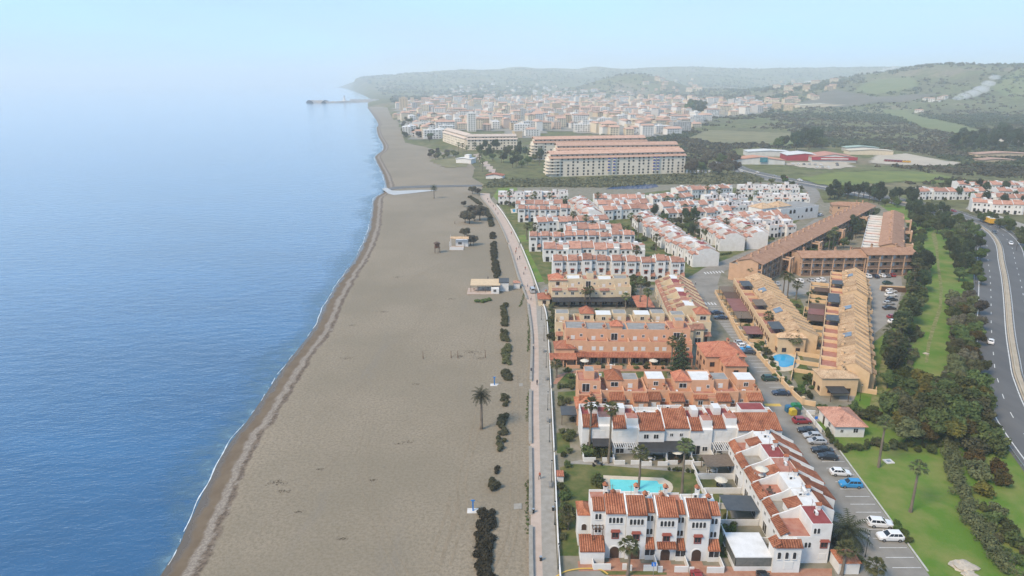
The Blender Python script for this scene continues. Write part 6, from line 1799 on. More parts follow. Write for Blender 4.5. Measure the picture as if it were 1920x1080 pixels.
shed('white roofed back hall of the red retail shed', 1475, 301, 34, 26, 5.5, 2.0, M_CRED, M_SHEDW, R(-6), 'retail_shed')
shed('store with broad orange roof and teal sign beside the highway', 1372, 308, 50, 20, 4.2, 3.0, M_SHEDW, mat('orange_sheet', (.46, .23, .14), .8, (.40, .20, .13), .1), R(-4), 'retail_store', None, M_TEAL)
shed('low pale hall behind the orange roofed store', 1402, 293, 44, 20, 5, 1.4, M_SHEDW, M_SHEDW, R(-4))
shed('long beige warehouse beside the gravel yard', 1592, 290, 46, 16, 4.5, 1.6, TM['cream'], mat('sand_sheet', (.46, .41, .32), .8), R(-5))
shed('green roofed warehouse behind the beige one', 1586, 284, 36, 14, 4.5, 1.6, TM['grey'], mat('green_sheet', (.28, .36, .31), .8), R(-5))
shed('long brick-coloured farm shed across the highway fields', 1832, 296, 60, 14, 4, 1.6, TM['tan'], T_FAR, R(3))
shed('small tan farm shed below the dark hedge', 1840, 306, 34, 12, 3.2, 1.2, TM['tan'], T_FAR, R(3))
shed('white roofed sports hall on the ridge', 1518, 158, 110, 40, 9, 6, M_SHEDW, M_SHEDW, R(8))
shed('long pale yellow sheds below the ploughed slope', 1500, 203, 130, 30, 8, 3, TM['cream'], mat('pale_sheet', (.52, .48, .36), .8), R(4))
# beach-side house, beach club
t = shed('white beach club with stepped roof on the sand, beyond the river mouth', 855, 306, 16, 12, 4.5, 1.2, M_WHITE, M_WHITEROOF, R(-20), 'beach_club')
obj('tower', MB().box(8, 3, 0, 13, 9, 8.5).mesh('tower', M_WHITE), t)
shed('low white bungalow with orange roof at the river mouth', 911, 335, 14, 9, 2.8, 1.3, M_WHITE, T_BRIGHT, R(-10), 'bungalow')

# ---- harbour: rock mole, quay and light tower
M_ROCK = mat('mole_rock', (.20, .18, .16), .95, (.30, .27, .24), .05, 5)
def mole(name, label, line, w, h):
    L = resample(line, 6.0); mb = MB(); n = len(L); q = random.Random(5)
    prof = [(-w, -3), (-w * .45, h * .8), (0, h), (w * .45, h * .85), (w, -3)]
    sides = [strip_pts(L, o) for o, z in prof]
    for i in range(n):
        for k, (o, z) in enumerate(prof): s = sides[k][i]; mb.v.append((s.x + q.uniform(-2, 2), s.y + q.uniform(-2, 2), z + q.uniform(-.6, .8) + SEA_Z))
    for i in range(n - 1):
        for k in range(4): a = i * 5 + k; mb.f.append((a, a + 1, a + 6, a + 5)); mb.m.append(0)
    o = obj(name, mb.mesh(name, M_ROCK)); return tag(o, label, 'breakwater')
mole('breakwater', 'long low rock breakwater reaching out from the end of the beach', [G(a, b) for a, b in [(700,190.5),(668,191),(640,191.8),(612,192.6),(606,192.8)]], 16, 5)
mole('breakwater', 'rounded rock head of the mole out at sea', [G(a, b) for a, b in [(610,192.4),(595,192.2),(579,192.6)]], 34, 9)
p = G(646, 191); t = thing('light_tower', 'small pale light tower on the breakwater', 'tower', (p.x, p.y, 3))
obj('shaft', MB().lathe([(9, 0), (7.5, 4), (4, 4.2), (3.2, 15)], 10).mesh('shaft', TM['white']), t); obj('lantern', MB().lathe([(4, 15), (4, 16), (2, 16.2), (2, 19), (.3, 21)], 8).mesh('lantern', TM['grey']), t)
p = G(652, 190); t = thing('quay_wall', 'long pale quay wall of the harbour behind the breakwater', 'wall', (p.x, p.y + 40, 0))
e = G(712, 189); obj('wall', MB().box(0, 0, -3, e.x - p.x, 10, 6).mesh('wall', TM['grey']), t); obj('cap', MB().box(0, -.6, 6, e.x - p.x, 10.6, 7).mesh('cap', TM['white']), t)

# ---- fields and yards draped on the terrain
def field(name, pts, m, step, dz=.35):
    P = px_poly(pts); x0, x1 = min(p[0] for p in P), max(p[0] for p in P); y0, y1 = min(p[1] for p in P), max(p[1] for p in P)
    nx, ny = int((x1 - x0) / step) + 1, int((y1 - y0) / step) + 1
    idx = {}; mb = MB()
    for i in range(nx):
        for j in range(ny):
            if inside((x0 + (i + .5) * step, y0 + (j + .5) * step), P):
                ids = []
                for a, b in ((i, j), (i+1, j), (i+1, j+1), (i, j+1)):
                    if (a, b) not in idx:
                        x, y = x0 + a * step, y0 + b * step; idx[(a, b)] = len(mb.v); mb.v.append((x, y, TZ(x, y) + dz))
                    ids.append(idx[(a, b)])
                mb.f.append(tuple(ids)); mb.m.append(0)
    if mb.f: struct(name, mb.mesh(name, m, True))
M_FGREEN = mat('meadow_green', (.10, .13, .042), .95, (.145, .15, .06), .03, 6, coord='World')
M_FYEL = mat('flowering_meadow', (.15, .17, .035), .95, (.09, .12, .03), .05, 6, coord='World')
M_FTAN = mat('dry_grass', (.19, .17, .085), .95, (.13, .125, .06), .04, 6, coord='World')
M_PLOUGH = mat('bare_slope', (.13, .11, .085), .95, (.09, .085, .06), .02, 6, coord='World')
M_GRAVEL = mat('gravel_yard', (.40, .35, .28), .95, (.33, .29, .23), .05, 5, coord='World')
M_TOWNG = mat('town_streets', (.26, .235, .205), .95, (.17, .165, .13), .03, 5, coord='World')
field('town_ground', [(738,203),(762,192),(860,188),(1000,180),(1240,186),(1440,192),(1440,212),(1330,222),(1300,238),(1285,248),(1225,258),(1180,258),(1050,246),(1000,252),(985,262),(930,246),(850,244),(835,262),(775,262),(762,240)], M_TOWNG, 22, .5)
field('meadow', [(1600,172),(1640,150),(1712,146),(1725,160),(1690,172),(1640,178)], M_FGREEN, 14, 1.0)
field('meadow', [(1440,272),(1450,262),(1488,258),(1492,270),(1470,276)], M_FGREEN, 9)
field('meadow', [(1650,205),(1700,207),(1760,225),(1840,246),(1800,252),(1730,240),(1680,222)], M_FGREEN, 9, .6)
field('meadow', [(1500,334),(1560,324),(1640,322),(1720,322),(1810,336),(1790,345),(1700,340),(1640,345),(1570,352),(1530,345)], M_FYEL, 5)
field('meadow', [(1580,268),(1600,262),(1640,276),(1610,280)], M_FYEL, 8)
field('meadow', [(1860,165),(1910,128),(1960,128),(1960,175),(1900,190)], M_FGREEN, 14, 1.0)
field('ploughed_slope', [(1480,198),(1560,168),(1640,182),(1760,176),(1700,192),(1560,202)], M_PLOUGH, 14, .8)
field('dry_field', [(1290,258),(1330,244),(1480,250),(1500,262),(1440,270),(1330,268)], M_FTAN, 8)
field('gravel_yard', [(1630,306),(1640,292),(1700,288),(1740,296),(1800,306),(1790,311),(1690,310)], M_GRAVEL, 5)
field('store_yard', [(1480,305),(1585,304),(1600,313),(1560,318),(1500,314),(1470,308)], M_GRAVEL, 5)
field('park_lawn', [(900,302),(905,290),(1000,290),(1010,300),(980,306)], M_FGREEN, 5)
field('dune_grass', [(806,302),(830,290),(880,300),(880,312),(840,316)], M_FTAN, 5, .3)
field('seafront_street', [(888,290),(896,288),(932,322),(922,326)], M_PINK, 3, .2)
# ================================================================ vegetation
def scatter(poly_px, n, rmin, seed, keep=None):
    P = px_poly(poly_px); q = random.Random(seed); out = []; tr = 0
    x0, x1 = min(p[0] for p in P), max(p[0] for p in P); y0, y1 = min(p[1] for p in P), max(p[1] for p in P)
    while len(out) < n and tr < n * 60:
        tr += 1
        x, y = q.uniform(x0, x1), q.uniform(y0, y1)
        if not inside((x, y), P): continue
        if any((x - a) ** 2 + (y - b) ** 2 < rmin ** 2 for a, b in out): continue
        out.append((x, y))
    return out
def grove(poly, n, rmin, seed, mix, label, group, smin=.8, smax=1.3):
    q = random.Random(seed + 100)
    adj = dict(round='dark evergreen tree', olive='grey-green olive tree', yellow='yellowing tree', bright='bright leafy tree', grey='dusty brownish tree', tall='tall dark pine', umbrella='umbrella pine', cypress='slim cypress')
    for x, y in scatter(poly, n, rmin, seed):
        k = q.choice(mix)
        tree(k, (x, y, TZ(x, y)), q.uniform(smin, smax), adj[k] + ' ' + label, group)
grove([(1702,470),(1724,470),(1738,520),(1728,560),(1712,600),(1692,660),(1682,700),(1690,735),(1660,735),(1655,715),(1668,660),(1692,600),(1706,540)], 62, 2.6, 1, ['round', 'round', 'olive', 'bright', 'tall'], 'on the house side of the green footpath', 'trees beside the footpath', .8, 1.3)
grove([(1700,392),(1755,398),(1812,424),(1838,450),(1842,510),(1838,560),(1812,560),(1788,520),(1776,480),(1766,450),(1732,432),(1706,420)], 76, 4.0, 2, ['round', 'round', 'olive', 'tall', 'bright', 'round'], 'in the belt between footpath and highway', 'trees of the highway belt', .9, 1.35)
grove([(1782,565),(1835,575),(1838,640),(1818,655),(1838,700),(1832,735),(1800,750),(1778,740),(1778,690),(1792,650),(1784,620)], 38, 3.4, 3, ['round', 'olive', 'yellow', 'grey', 'olive'], 'beside the highway crash barrier', 'trees along the crash barrier', .8, 1.2)
grove([(1690,742),(1770,735),(1832,745),(1832,800),(1800,835),(1700,838),(1655,800)], 46, 3.4, 4, ['round', 'round', 'olive', 'yellow'], 'in the thicket behind the palm lawn', 'trees of the thicket', 1.0, 1.6)
grove([(1548,478),(1600,462),(1648,418),(1640,404),(1560,445),(1505,470),(1475,498),(1500,508)], 34, 4.2, 5, ['round', 'round', 'tall', 'olive'], 'in the gardens between the brown apartments', 'trees between the brown apartments', .8, 1.3)
grove([(1548,378),(1570,362),(1640,372),(1720,378),(1712,392),(1660,388),(1600,372)], 34, 4.6, 6, ['round', 'tall', 'round', 'tall'], 'in the dark clump at the highway bend', 'dark trees at the highway bend', 1.0, 1.5)
grove([(1715,400),(1740,430),(1728,470),(1705,470),(1700,420)], 18, 3.6, 7, ['bright', 'round', 'olive'], 'behind the white terraced wing of the apartments', 'trees behind the apartment wing', .7, 1.1)
grove([(1220,412),(1300,420),(1330,440),(1325,462),(1262,440),(1215,424)], 22, 4.4, 8, ['round', 'tall', 'olive', 'round'], 'in the village gardens', 'trees in the village gardens', .8, 1.3)
grove([(1148,430),(1180,425),(1200,470),(1160,472)], 9, 4.0, 9, ['round', 'olive'], 'between the white terraces', 'trees between the white terraces', .6, 1.0)
grove([(1010,440),(1140,436),(1140,443),(1010,447)], 14, 3.0, 10, ['round', 'olive', 'bright'], 'in the gardens of the skewed white terrace', 'garden trees of the skewed terrace', .45, .7)
grove([(940,384),(1060,384),(1060,390),(965,391)], 12, 3.6, 11, ['round', 'olive'], 'in front of the flat-roofed river terrace', 'garden trees of the river terrace', .5, .8)
grove([(1180,520),(1225,530),(1225,560),(1185,585),(1175,560)], 9, 4.0, 12, ['round', 'olive'], 'between the cream terraces', 'trees between the cream terraces', .5, .9)
grove([(1290,330),(1330,300),(1385,300),(1380,330),(1330,335)], 16, 7.0, 13, ['grey', 'grey', 'round'], 'beside the big white blocks', 'dusty trees beside the white blocks', 1.8, 2.6)
grove([(1740,345),(1840,355),(1915,372),(1918,400),(1850,388),(1780,372)], 34, 6.0, 14, ['round', 'olive', 'tall', 'cypress'], 'among the houses across the highway', 'trees across the highway', .8, 1.4)
grove([(1830,415),(1860,408),(1920,440),(1925,480),(1900,440)], 20, 4.2, 15, ['round', 'olive', 'bright'], 'on the far verge of the highway', 'trees on the far highway verge', .7, 1.1)
grove([(1455,335),(1500,352),(1515,362),(1480,372),(1440,350)], 8, 6.0, 16, ['olive', 'bright'], 'inside the slip road bend', 'trees inside the slip road bend', .8, 1.2)
grove([(1780,288),(1790,268),(1905,262),(1910,290),(1850,284)], 30, 11, 17, ['tall', 'tall', 'round'], 'in the dark windbreak across the fields', 'trees of the windbreak', 2.0, 3.0)
grove([(1450,285),(1500,268),(1545,270),(1540,282),(1470,286)], 14, 14, 18, ['round', 'tall'], 'behind the red retail shed', 'trees behind the retail shed', 2.2, 3.2)
grove([(880,275),(990,280),(1025,292),(1020,318),(960,316),(905,296)], 46, 8, 19, ['round', 'tall', 'olive'], 'in the park in front of the seafront flats', 'park trees by the seafront flats', 1.2, 1.9)
grove([(800,296),(820,285),(850,288),(860,296),(820,302)], 14, 6, 20, ['grey', 'olive'], 'in the dune thicket by the beach club', 'dune thicket trees', 1.0, 1.6)
grove([(1285,215),(1300,205),(1320,205),(1318,225),(1295,228)], 5, 18, 21, ['round'], 'in the big clump at the edge of town', 'big trees at the edge of town', 4.5, 6.0)
grove([(745,262),(760,225),(790,235),(830,268)], 34, 9, 22, ['round', 'grey', 'olive'], 'along the town beachfront', 'beachfront trees of the town', 1.0, 1.8)

def garden(poly, n, rmin, seed, kinds, label, group, s0, s1):
    q = random.Random(seed)
    for x, y in scatter(poly, n, rmin, seed):
        k = q.choice(kinds); shrub(k, (x, y, 0), q.uniform(s0, s1), {'dark': 'dark scrubby', 'green': 'dark green', 'olive': 'olive green', 'bright': 'bright green', 'grey': 'dusty', 'yellow': 'yellow-green'}[k] + ' shrub ' + label, group)
garden([(1052,880),(1064,872),(1068,1000),(1054,1030)], 12, 1.2, 31, ['green', 'olive', 'green'], 'along the pool garden wall', 'shrubs along the pool garden wall', .8, 1.4)
garden([(1100,855),(1145,858),(1145,848),(1100,842)], 7, 1.2, 32, ['green'], 'under the palms of the white end house', 'shrubs under the white house palms', 1.0, 2.0)
garden([(1205,862),(1300,868),(1340,866),(1340,862),(1205,858)], 10, 1.6, 33, ['green', 'olive'], 'in the patios behind the pool lawn', 'patio shrubs behind the pool lawn', .6, 1.0)
garden([(1045,700),(1075,695),(1072,870),(1052,860)], 14, 2.0, 34, ['green', 'olive'], 'in the gardens beside the promenade', 'garden shrubs beside the promenade', .8, 1.5)
garden([(1028,560),(1040,562),(1042,640),(1030,640)], 14, 2.0, 35, ['green', 'green', 'olive'], 'beside the cream house gardens', 'shrubs beside the cream houses', 1.0, 1.8)
garden([(1350,960),(1378,985),(1372,1045),(1352,1040)], 10, 1.2, 36, ['green', 'bright', 'olive'], 'on the slope beside the white end house', 'shrubs beside the white end house', .6, 1.1)
garden([(1120,692),(1250,692),(1250,684),(1120,684)], 12, 1.6, 37, ['green', 'olive'], 'in the orange house patios', 'shrubs in the orange house patios', .6, 1.1)
garden([(1372,575),(1390,590),(1500,740),(1480,745),(1440,690)], 30, 1.6, 38, ['green', 'olive', 'bright'], 'behind the yellow road wall', 'shrubs behind the yellow road wall', .8, 1.6)
garden([(1495,560),(1530,545),(1545,580),(1515,620),(1495,600)], 14, 2.2, 39, ['green', 'olive', 'bright'], 'between the yellow terraces', 'shrubs between the yellow terraces', .8, 1.6)
garden([(1500,705),(1515,690),(1530,720),(1520,748),(1500,740)], 10, 1.6, 40, ['green', 'bright'], 'beside the yellow end house', 'shrubs beside the yellow end house', .8, 1.4)
garden([(1545,790),(1540,770),(1640,760),(1655,790),(1640,800)], 14, 1.8, 41, ['green', 'olive', 'green'], 'around the cottage', 'shrubs around the cottage', 1.0, 2.0)
garden([(1640,835),(1760,835),(1762,850),(1650,845)], 12, 1.8, 42, ['green', 'olive'], 'at the edge of the palm lawn', 'shrubs at the edge of the palm lawn', .9, 1.6)
garden([(1800,800),(1870,800),(1890,860),(1830,860)], 6, 4.0, 43, ['green', 'olive'], 'bulky, beside the highway slope', 'bulky shrubs on the highway slope', 2.6, 3.8)
garden([(1805,870),(1870,868),(1880,930),(1815,930)], 5, 4.0, 44, ['yellow', 'olive'], 'turning yellow on the highway slope', 'yellowing shrubs on the highway slope', 2.2, 3.4)
garden([(1830,950),(1870,960),(1920,1040),(1935,1075),(1890,1060)], 12, 2.2, 45, ['grey', 'green', 'olive'], 'below the yellowing shrubs', 'shrubs below the yellowing ones', 1.2, 2.2)
garden([(1700,620),(1735,620),(1710,700),(1690,700)], 18, 2.2, 46, ['olive', 'green', 'grey'], 'along the grassy footpath', 'shrubs along the footpath', 1.0, 2.0)
garden([(1775,560),(1800,600),(1775,680),(1768,740),(1790,740),(1790,680),(1800,640)], 26, 2.2, 47, ['olive', 'grey', 'green'], 'between footpath and highway', 'shrubs between footpath and highway', 1.0, 2.0)
garden([(1558,1010),(1600,1010),(1620,1075),(1570,1075)], 9, 1.2, 48, ['grey', 'olive'], 'beside the gate house', 'shrubs beside the gate house', .6, 1.1)
garden([(1655,955),(1690,985),(1710,1020),(1690,1020)], 4, 1.4, 49, ['bright'], 'at the kerb corner of the lawn', 'shrubs at the kerb corner', .8, 1.2)
garden([(1420,530),(1440,545),(1460,590),(1430,570)], 7, 2.0, 50, ['green'], 'round the gatehouse court', 'shrubs round the gatehouse court', .9, 1.6)

qv = random.Random(12)
for A, B, n, kf, nm in VROWS + vr:
    A_, B_ = Vector((*A, 0)), Vector((*B, 0)); u = (B_ - A_).normalized(); nv = Vector((u.y, -u.x, 0)); L = (B_ - A_).length
    for i in range(int(n * .75)):
        p = A_ + u * qv.uniform(0, L) + nv * qv.uniform(2.2, 5.5); k = qv.choice(('green', 'olive', 'green', 'bright'))
        shrub(k, tuple(p), qv.uniform(.8, 1.9), {'green': 'dark green', 'olive': 'olive green', 'bright': 'bright green'}[k] + ' garden shrub before the ' + nm, 'village garden shrubs', name='garden_bush')
# ---- beach scrub rows
def patch(px, w, h, label, kind='dark', dens=26):
    L = [G(a, b) for a, b in px]; hedge('beach_scrub', L, w, h, kind, label, 'scrub', dens * 3.2, .22, 'scrub patches on the sand')
patch([(907,1085),(908,1030),(912,962)], 3.4, 1.1, 'long dense dark scrub patch on the sand near the lower shower')
patch([(927,920),(927,905)], 2.2, 1.5, 'round dark scrub bush on the sand above the long patch')
patch([(931,888),(932,876)], 1.1, .6, 'tiny scrub tuft above the round bush on the sand')
patch([(939,845),(940,824)], 2.0, .9, 'small scrub patch beside a white marker on the sand')
patch([(942,812),(944,778)], 2.3, 1.0, 'narrow scrub strip level with the lone beach palm')
patch([(946,762),(947,742)], 1.9, .9, 'short scrub clump above the lone beach palm')
patch([(952,713),(952,697)], 2.9, 1.2, 'squarish scrub bush by the upper shower')
patch([(950,684),(949,648)], 2.6, 1.1, 'scrub strip beside the volleyball posts', 'olive')
patch([(947,640),(946,622)], 2.6, 1.1, 'scrub clump above the volleyball posts', 'olive')
patch([(946,612),(945,570)], 2.4, 1.0, 'scrub row below the beach bar', 'olive')
patch([(932,520),(928,492),(926,470),(925,456)], 3.0, 1.2, 'long scrub strip beside the beach bar and promenade')
patch([(925,447),(924,438)], 3.0, 1.1, 'scrub tuft between the two beach bars')
patch([(922,425),(918,408),(908,390)], 3.0, 1.1, 'scrub strip at the bend of the promenade')
patch([(900,384),(890,376),(880,370)], 3.2, 1.3, 'scrub strip near the head of the promenade')
for a, b, s in ((880,420,2.6), (890,414,3.0), (900,414,3.0), (872,418,2.2)): tree('grey', tuple(G(a, b)), s * .62, 'dusty tamarisk tree in the clump on the open sand', 'tamarisks on the sand')
for a, b, s in ((872,446,1.0), (882,460,1.0), (888,460,.9)): tree('grey', tuple(G(a, b)), s * 1.1, 'dusty tree behind the tiled beach kiosk', 'trees behind the beach kiosk')
for a, b, s in ((870,388,.8), (886,364,1.2), (896,366,1.0)): tree('grey', tuple(G(a, b)), s, 'lone dusty tree near the river mouth', 'trees near the river mouth')
patch([(900,566),(922,563)], 3.2, .9, 'low green mat of plants below the beach bar', 'green')
for k, (a0, b0, a1, b1) in enumerate([(990,1000,988,900), (990,790,990,735), (991,660,992,590), (975,575,985,545)]):
    A, B = G(a0, b0), G(a1, b1)
    hedge('wall_weeds', [A, B], 1.0, .28, 'bright', ['weeds at the foot of the promenade wall near the lower steps', 'weeds at the wall beside the upper steps', 'weeds at the wall by the scrub strip', 'weeds between beach bar and promenade'][k], 'weeds', 22, .12)
# ---- clipped hedges
hedge('clipped_hedge', [G(a, b) for a, b in [(1780,832),(1790,880),(1800,930),(1822,985),(1860,1035),(1905,1085)]], 3.6, 2.2, 'olive', 'long broad clipped hedge beside the palm lawn', dens=30, size=.2)
hedge('clipped_hedge', [G(a, b) for a, b in [(1552,815),(1563,832),(1580,846)]], 1.8, 1.7, 'green', 'clipped hedge between cottage and parking bays', dens=40)
hedge('clipped_hedge', [G(a, b) for a, b in [(1582,847),(1615,842),(1648,830)]], 2.0, 1.8, 'green', 'clipped hedge in front of the cottage', dens=40)
hedge('clipped_hedge', [G(a, b) for a, b in [(1256,883),(1312,887)]], 1.2, .9, 'green', 'low hedge at the far side of the pool lawn', dens=44)
hedge('clipped_hedge', [G(a, b) for a, b in [(1047,728),(1078,727)]], 2.0, 1.4, 'green', 'hedge closing the oval lawn by the promenade', dens=40)
hedge('clipped_hedge', [G(a, b) for a, b in [(1335,481),(1372,476)]], 1.6, 1.2, 'green', 'hedge beside the village road end wall', dens=30)
shrub('green', tuple(G(1124, 912)), 1.9, 'round dark bush at the corner of the swimming pool')
tree('bright', tuple(G(1388, 712)), .95, 'round leafy tree at the kerb beside the orange houses')
norfolk_pine(G(1273, 706), 13.5, 'tall dark tiered pine rising between the orange terraces')

# ---- palms: foot and crown positions
def fp(bx_, by_, cx_, cy_, label, s=1.0, dry=True):
    p = G(bx_, by_); h = CAM_H * (1 - p.y / G(cx_, cy_).y)
    return fan_palm(p, max(2.5, h), label, s, dry=dry)
for a in [(1105,846,1106,757,'tall fan palm nearer the promenade in front of the white end house'), (1141,868,1143,765,'tall fan palm farther from the promenade in front of the white end house'), (1197,918,1198,848,'fan palm standing at the pool edge behind the row houses'),
          (1278,930,1273,835,'fan palm on the pool lawn behind the row houses'), (1177,1080,1180,1022,'fan palm on the brick pavement before the row houses'), (1647,876,1656,792,'fan palm on the green beside the cottage'), (1707,960,1716,876,'fan palm alone in the middle of the green'),
          (1578,1078,1580,1028,'fan palm by the gate house', ), (1638,1092,1640,1062,'low fan palm beside the parking bays'), (1064,992,1064,962,'bushy fan palm in the pool garden'), (1257,694,1258,640,'fan palm beside the tiered pine'), (1043,708,1043,682,'fan palm by the oval lawn path'),
          (1475,662,1474,632,'left fan palm of the pair by the kidney pool'), (1489,664,1490,636,'right fan palm of the pair by the kidney pool'), (1437,628,1437,592,'fan palm inside the yellow road terrace'), (1407,530,1407,504,'fan palm behind the gatehouse'), (1199,580,1199,525,'very tall fan palm between the cream terraces'),
          (1213,590,1213,548,'fan palm beside the red carport'), (1186,562,1187,541,'short fan palm behind the black awning'), (1118,612,1118,586,'fan palm rising through the lower cream row'), (1173,578,1172,556,'fan palm at the end of the black awning'), (1097,575,1097,545,'left of two palms before the cream awning'), (1106,575,1106,543,'right of two palms before the cream awning'),
          (1236,520,1236,498,'fan palm before the first village terrace')]:
    fp(*a)
for i, (a, b, c, d) in enumerate([(1670,690,1669,636),(1664,668,1663,618),(1682,650,1682,606),(1690,632,1690,588),(1700,600,1700,560),(1704,575,1704,535),(1712,548,1712,512),(1716,528,1716,492)]): fp(a, b, c, d, 'fan palm in the line between car park and wooded strip', 1.3)
for i, (a, b, c, d) in enumerate([(1468,556,1468,516),(1476,560,1477,520),(1492,562,1490,534),(1552,478,1551,440),(1560,476,1558,432),(1600,500,1600,478)]): fp(a, b, c, d, 'fan palm among the apartment and yellow house gardens', 1.15)
for i, (a, b, c, d) in enumerate([(1074,438,1075,402),(1098,440,1098,408),(1110,446,1110,420),(988,450,988,424),(1003,458,1003,424),(1001,466,1001,436),(955,388,955,362),(1003,388,1003,364),(997,386,998,370),(1030,386,1030,366),(1060,388,1060,372),(1196,450,1196,410),(1182,440,1181,405),
        (1415,385,1415,362),(1478,362,1478,344),(1345,400,1345,358),(1380,396,1380,360),(1268,395,1268,368),(1283,412,1283,388),(1302,440,1302,418),(1325,372,1325,350),(1250,392,1250,372),(1192,500,1192,468),(1120,392,1121,366),(975,410,976,394),(1425,348,1425,338),(1150,480,1150,455),(1040,480,1040,458),(1230,470,1230,445),(1065,520,1065,492),(1255,440,1256,414),(1360,440,1360,415),(1400,452,1400,428)]):
    fp(a, b, c, d, 'fan palm standing among the white village terraces', 1.25)
date_palm(G(903, 805), CAM_H * (1 - G(903, 805).y / G(901, 742).y), 1.1, 'lone date palm on the open sand', 0)
date_palm(G(814, 372), CAM_H * (1 - G(814, 372).y / G(814, 352).y), 1.3, 'lone palm on the sand near the river mouth', 0)
date_palm(G(1586, 1022), 2.6, 1.75, 'big low date palm beside the stepped gable house', 0)
for i, (a, b) in enumerate([(860,285),(868,290),(876,296),(900,312),(905,322),(890,284),(925,300),(940,306),(955,300),(970,308),(1000,300),(1012,310),(880,268),(868,262)]):
    p = GT(a, b); fan_palm(p, rng.uniform(8, 11), 'palm along the far promenade and park', 1.6, 'palms along the far promenade')

# ---- reeds, scrub and far woods: masses nobody could count
def mass(name, label, pts, rad, lm, per=12, size=.42, zs=.75):
    g = np.random.default_rng(len(pts)); n = len(pts)
    P = np.repeat(np.array(pts), per, 0); r = np.repeat(np.array(rad), per)[:, None]
    d = g.normal(size=(n * per, 3)); d[:, 2] = np.abs(d[:, 2]); d /= np.linalg.norm(d, axis=1)[:, None]
    C = P + d * r * np.array([1, 1, zs]) * (.75 + .3 * g.random((n * per, 1)))
    nr = d + g.normal(size=d.shape) * .5; nr /= np.linalg.norm(nr, axis=1)[:, None]
    a = np.cross(nr, g.normal(size=d.shape)); a /= np.linalg.norm(a, axis=1)[:, None]; b = np.cross(nr, a)
    s = r * size * (.6 + .8 * g.random((n * per, 1)))
    V = np.stack([C - a * s, C - b * s * .7, C + a * s, C + b * s * .7], 1).reshape(-1, 3)
    o = obj(name, cloud_mesh(name, V, np.arange(n * per * 4).reshape(-1, 4), lm))
    return tag(o, label, 'vegetation', kind='stuff')
q = random.Random(77)
reed = px_poly([(905,352),(925,338),(1040,338),(1290,328),(1400,326),(1430,336),(1410,344),(1300,346),(1240,344),(1130,352),(1000,350)])
pts, rad = [], []
while len(pts) < 2600:
    x, y = q.uniform(-25, 225), q.uniform(495, 640)
    if inside((x, y), reed): pts.append((x, y, 0)); rad.append(q.uniform(1.4, 2.6))
L_REED = leaf_mat('reeds', (.06, .062, .032), (.12, .115, .065), scale=.1)
mass('reed_bed', 'broad bed of reeds along the river behind the village', pts, rad, L_REED, 14, .4)
NO = [TOWN] + [px_poly(p) for p in ([(1360,312),(1370,280),(1560,276),(1700,284),(1810,306),(1790,314),(1640,312),(1600,322),(1480,318)], [(1500,334),(1560,324),(1720,322),(1810,336),(1700,340),(1570,352)],
       [(1440,272),(1450,262),(1488,258),(1492,270),(1470,276)], [(1650,205),(1700,207),(1760,225),(1840,246),(1800,252),(1730,240)], [(1600,172),(1640,150),(1712,146),(1725,160),(1690,172),(1640,178)], [(1480,198),(1560,168),(1640,182),(1760,176),(1700,192),(1560,202)], [(1290,258),(1330,244),(1480,250),(1500,262),(1440,270),(1330,268)])]
hwl = [(p.x, p.y) for p in hw[::4]]
sets = {0: ([], []), 1: ([], [])}
tries = 0; hulls = [(min(a for a, b in P), max(a for a, b in P), min(b for a, b in P), max(b for a, b in P)) for P in NO]
while len(sets[0][0]) + len(sets[1][0]) < 19000 and tries < 140000:
    tries += 1
    y = 500 * (6200 / 500) ** (q.random() ** .85); x = q.uniform(-.30 * y if y > 1500 else 130, .84 * y + 20)
    if x < coast_x(y) + 90: continue
    dn = wob(x * 1.7 + 300, y * 1.3) + .5 * wob(x * 5, y * 4)
    if y > 1500 and q.random() < .5: continue
    if dn < q.uniform(-1.1, .45): continue
    if y < 700 and any((x - a) ** 2 + (y - b) ** 2 < 23 ** 2 for a, b in hwl): continue
    if y < 500 or (x < 235 and y < 640): continue
    if 265 < x < 400 and y < 505: continue
    if any(h[0] < x < h[1] and h[2] < y < h[3] and inside((x, y), P) for P, h in zip(NO, hulls)): continue
    k = 0 if dn > .1 else 1
    sets[k][0].append((x, y, TZ(x, y))); sets[k][1].append(q.uniform(1.6, 3.8) * (1 + ss(900, 3000, y) * 1.6))
L_FAR0 = leaf_mat('far_wood', (.034, .046, .022), (.07, .085, .042), scale=.02)
L_FAR1 = leaf_mat('far_scrub', (.06, .064, .034), (.125, .12, .065), scale=.02)
mass('far_woodland', 'dark woodland covering the plain and hills inland', *sets[0], L_FAR0, 10, .55)
mass('far_scrub', 'lighter scrub dotted over the fields and hills', *sets[1], L_FAR1, 9, .55)
